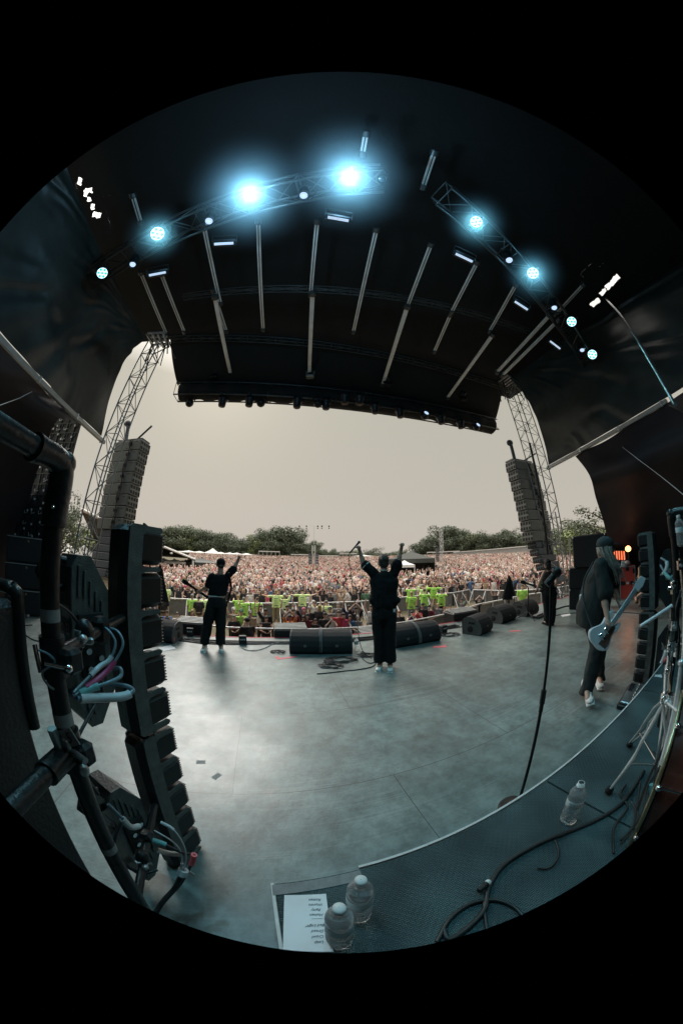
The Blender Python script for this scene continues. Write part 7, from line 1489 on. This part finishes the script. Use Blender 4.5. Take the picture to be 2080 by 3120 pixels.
def tree_mesh(seed, sparse=False, leaf=.6, n=10000):
    rnd = random.Random(seed); g = MB(); H_ = 10.0; P = [Vector((rnd.uniform(-.25, .25) * i * .3, rnd.uniform(-.25, .25) * i * .3, i * 1.15)) for i in range(7)]; g.tube(P, [.34, .28, .25, .2, .15, .1, .05], 8); tips = []
    for k in range(11 if not sparse else 14):
        b = P[2 + k % 5]; a = rnd.uniform(0, 6.28); L_ = rnd.uniform(2.2, 4.0); e = b + Vector((math.cos(a) * L_, math.sin(a) * L_, rnd.uniform(.6, 3.2))); g.tube([b, b.lerp(e, .5) + Vector((0, 0, .35)), e], [.12, .08, .03], 5); tips.append(e); tips.append(b.lerp(e, .6))
    tips.append(P[-1] + Vector((0, 0, 1.2))); tr = g.mesh('trunk', 'bark'); g = MB(); cl = [(t_, rnd.uniform(1.2, 2.1) * (.75 if sparse else 1.0)) for t_ in tips] + [(Vector((rnd.uniform(-2.4, 2.4), rnd.uniform(-2.4, 2.4), rnd.uniform(3 if sparse else .8, 9.0))), rnd.uniform(1.2, 2.0)) for _ in range(5 if sparse else 30)]
    per = n // len(cl); vs = []; fs = []
    for c, r_ in cl:
        for i in range(per):
            d = Vector((rnd.gauss(0, 1), rnd.gauss(0, 1), rnd.gauss(0, 1))).normalized(); p = c + Vector((d.x, d.y, d.z * .75)) * r_ * rnd.uniform(.55, 1.08); s = leaf * rnd.uniform(.5, 1.1); a = Vector((rnd.gauss(0, 1), rnd.gauss(0, 1), rnd.gauss(0, 1))).normalized(); b = a.cross(d + Vector((.1, 0, 0))).normalized(); a = b.cross(d).normalized() * .8 + a * .35
            o_ = len(vs); vs += [p - a * s * .5, p + b * s * .32, p + a * s * .5, p - b * s * .32]; fs.append((o_, o_ + 1, o_ + 2, o_ + 3))
    g.add(vs, fs, 0); return tr, g.mesh('crown', 'leaf')
TT = [tree_mesh(1), tree_mesh(2), tree_mesh(3), tree_mesh(4, True, .5, 3000), tree_mesh(5)]
NT = [0]
def tree(px, ytop, d, wide, kind, col, label, group='trees along the far edge of the field', ybase=None):
    top = hd(px, ytop, d); x, y = top.x, top.y; z = ground_z(x, y) - .3; h = top.z - z; o = thing('tree', label, 'tree', (x, y, z), random.uniform(0, 6.28), group); tr, cw = TT[kind]
    for nm, me in (('trunk', tr), ('crown', cw)): c = bpy.data.objects.new(nm, me); COL.objects.link(c); c.parent = o; c.scale = (wide / 7.2, wide / 7.2, h / 9.4); c.color = (*col, 1)
    return o
DG, MG, LG, YG = (.10, .125, .082), (.125, .155, .088), (.18, .225, .09), (.16, .175, .105)
far = [(425, 1632, 105, 14, 0, MG), (447, 1624, 112, 14, 1, DG), (472, 1618, 120, 15, 0, MG), (500, 1613, 118, 16, 2, DG), (528, 1615, 124, 16, 4, DG), (545, 1612, 126, 15, 1, MG), (570, 1611, 124, 16, 0, DG), (596, 1614, 128, 15, 2, DG), (592, 1642, 116, 11, 1, LG), (622, 1626, 128, 14, 4, DG), (648, 1624, 130, 15, 0, DG), (672, 1630, 130, 14, 2, DG), (698, 1641, 132, 13, 1, DG), (715, 1650, 132, 12, 0, DG),
       (740, 1655, 130, 12, 4, DG), (762, 1636, 126, 15, 0, DG), (782, 1640, 122, 14, 1, LG), (805, 1630, 128, 16, 2, DG), (838, 1616, 132, 20, 0, DG), (866, 1612, 134, 20, 4, DG), (838, 1650, 116, 12, 1, LG), (892, 1634, 132, 17, 2, DG), (912, 1656, 134, 12, 0, DG), (934, 1656, 136, 12, 1, DG), (950, 1657, 138, 12, 2, MG), (972, 1674, 145, 10, 0, DG), (1000, 1680, 150, 11, 1, MG), (1022, 1682, 150, 11, 2, DG), (1045, 1684, 152, 10, 0, MG), (1070, 1682, 152, 11, 4, DG), (1100, 1684, 152, 10, 1, MG), (1130, 1668, 140, 12, 3, DG), (1152, 1682, 150, 10, 0, DG), (1196, 1682, 150, 11, 2, DG), (1222, 1684, 150, 10, 1, MG), (1243, 1684, 150, 9, 0, DG),
       (1282, 1658, 130, 13, 0, DG), (1312, 1638, 128, 15, 1, DG), (1362, 1606, 126, 18, 2, DG), (1388, 1618, 128, 15, 4, DG), (1412, 1630, 112, 12, 1, MG), (1440, 1624, 118, 13, 0, MG), (1470, 1621, 116, 13, 3, DG), (1490, 1632, 112, 12, 2, DG), (1530, 1613, 100, 13, 3, DG), (1558, 1620, 98, 12, 0, DG), (1582, 1640, 96, 11, 3, DG), (1602, 1650, 94, 10, 1, DG)]
for i, (x, y, d, w, k, c) in enumerate(far):
    if x < 730: wh = 'in the left hand wood, %s from the left' % ordn[i]
    elif x < 960: wh = 'in the domed central clump, %s from the left' % ordn[i - 14]
    elif x < 1260: wh = 'in the low distant line by the singer, %s from the left' % ordn[i - 25]
    else: wh = 'in the right hand row, %s from the left' % ordn[i - 36]
    d2 = max(d, 136); w *= .82 * d2 / d; d = d2
    tree(x, y, d, w, k, c, ('pale green' if c is LG else 'dark green') + ' tree ' + wh)
for x, y, d, w, k, c, lb in [(235, 1600, 60, 13, 3, YG, 'sparse tree behind the left lattice tower'), (175, 1560, 48, 13, 3, LG, 'yellow green tree at the left beside the thick black pipe'), (205, 1478, 36, 5, 3, DG, 'tall thin branch tip left of the lattice tower'), (290, 1625, 75, 12, 0, MG, 'tree between the left tower and the strobe column'), (330, 1635, 80, 12, 2, MG, 'tree behind the upper left strobe column'), (375, 1640, 90, 12, 1, MG, 'tree just left of the pavilion'),
                          (1742, 1585, 62, 13, 3, MG, 'broad airy tree right of the right tower'), (1800, 1600, 56, 11, 0, LG, 'brighter green tree above the speaker stack'), (1832, 1538, 46, 9, 3, DG, 'tall thin tree against the plum tarpaulin at the right'), (1700, 1625, 80, 12, 0, DG, 'dark tree seen through the right tower'), (1655, 1630, 85, 12, 3, DG, 'tree between the loudspeaker array and the right tower'), (1850, 1640, 60, 10, 0, MG, 'tree low behind the bass player\'s cap')]:
    tree(x, y, d, w, k, c, lb, 'larger trees at the sides of the field')

# ------------------------------------------------------------------ every separate piece of a part becomes a part of its own
SKIP = {'crowd', 'trunk', 'crown', 'lacing', 'chord', 'rear_frame', 'writing', 'letter', 'pattern', 'red_artwork', 'teal_artwork', 'eye'}
def split_pieces(o):
    me = o.data; nv = len(me.vertices)
    if nv > 20000 or nv < 6: return
    co = np.empty(nv * 3, dtype=np.float32); me.vertices.foreach_get('co', co); co = co.reshape(-1, 3)
    par = list(range(nv))
    def find(i):
        while par[i] != i: par[i] = par[par[i]]; i = par[i]
        return i
    for e in me.edges:
        a, b = find(e.vertices[0]), find(e.vertices[1])
        if a != b: par[max(a, b)] = min(a, b)
    roots = {}; isl = np.array([roots.setdefault(find(i), len(roots)) for i in range(nv)]); k = len(roots)
    if k < 2 or k > 400: return
    lo = np.full((k, 3), np.inf); hi = np.full((k, 3), -np.inf); np.minimum.at(lo, isl, co); np.maximum.at(hi, isl, co)
    size = (hi - lo).max(axis=1); gap = np.maximum(0., np.maximum(lo[:, None] - hi[None], lo[None] - hi[:, None])); near = np.sqrt((gap ** 2).sum(2)) <= np.maximum(.02, .5 * np.maximum(size[:, None], size[None]))
    pc = list(range(k))
    def f2(i):
        while pc[i] != i: i = pc[i]
        return i
    for a, b in zip(*np.nonzero(np.triu(near, 1))):
        x, y = f2(int(a)), f2(int(b))
        if x != y: pc[max(x, y)] = min(x, y)
    grp = {}; gi = [grp.setdefault(f2(i), len(grp)) for i in range(k)]; n = len(grp)
    if n < 2 or n > 60: return
    V = [tuple(v.co) for v in me.vertices]; polys = [(tuple(p.vertices), p.material_index, p.use_smooth) for p in me.polygons]; base = o.name.split('.')[0]
    for q in range(n):
        ps = [p for p in polys if gi[isl[p[0][0]]] == q]
        if not ps: continue
        used = sorted({i for p in ps for i in p[0]}); mp = {u: j for j, u in enumerate(used)}
        m2 = bpy.data.meshes.new(base); m2.from_pydata([V[u] for u in used], [], [[mp[i] for i in p[0]] for p in ps])
        for m in me.materials: m2.materials.append(m)
        m2.polygons.foreach_set('material_index', [p[1] for p in ps]); m2.polygons.foreach_set('use_smooth', [p[2] for p in ps]); m2.update()
        if q == 0: first = m2
        else:
            c = o.copy(); c.data = m2; COL.objects.link(c)
    o.data = first
users = {}
for o in list(COL.objects):
    if o.type == 'MESH' and o.parent is not None and o.data.users == 1 and o.name.split('.')[0] not in SKIP and o.parent.name.split('.')[0] not in ('person', 'tree', 'container_building') and not o.children: split_pieces(o)
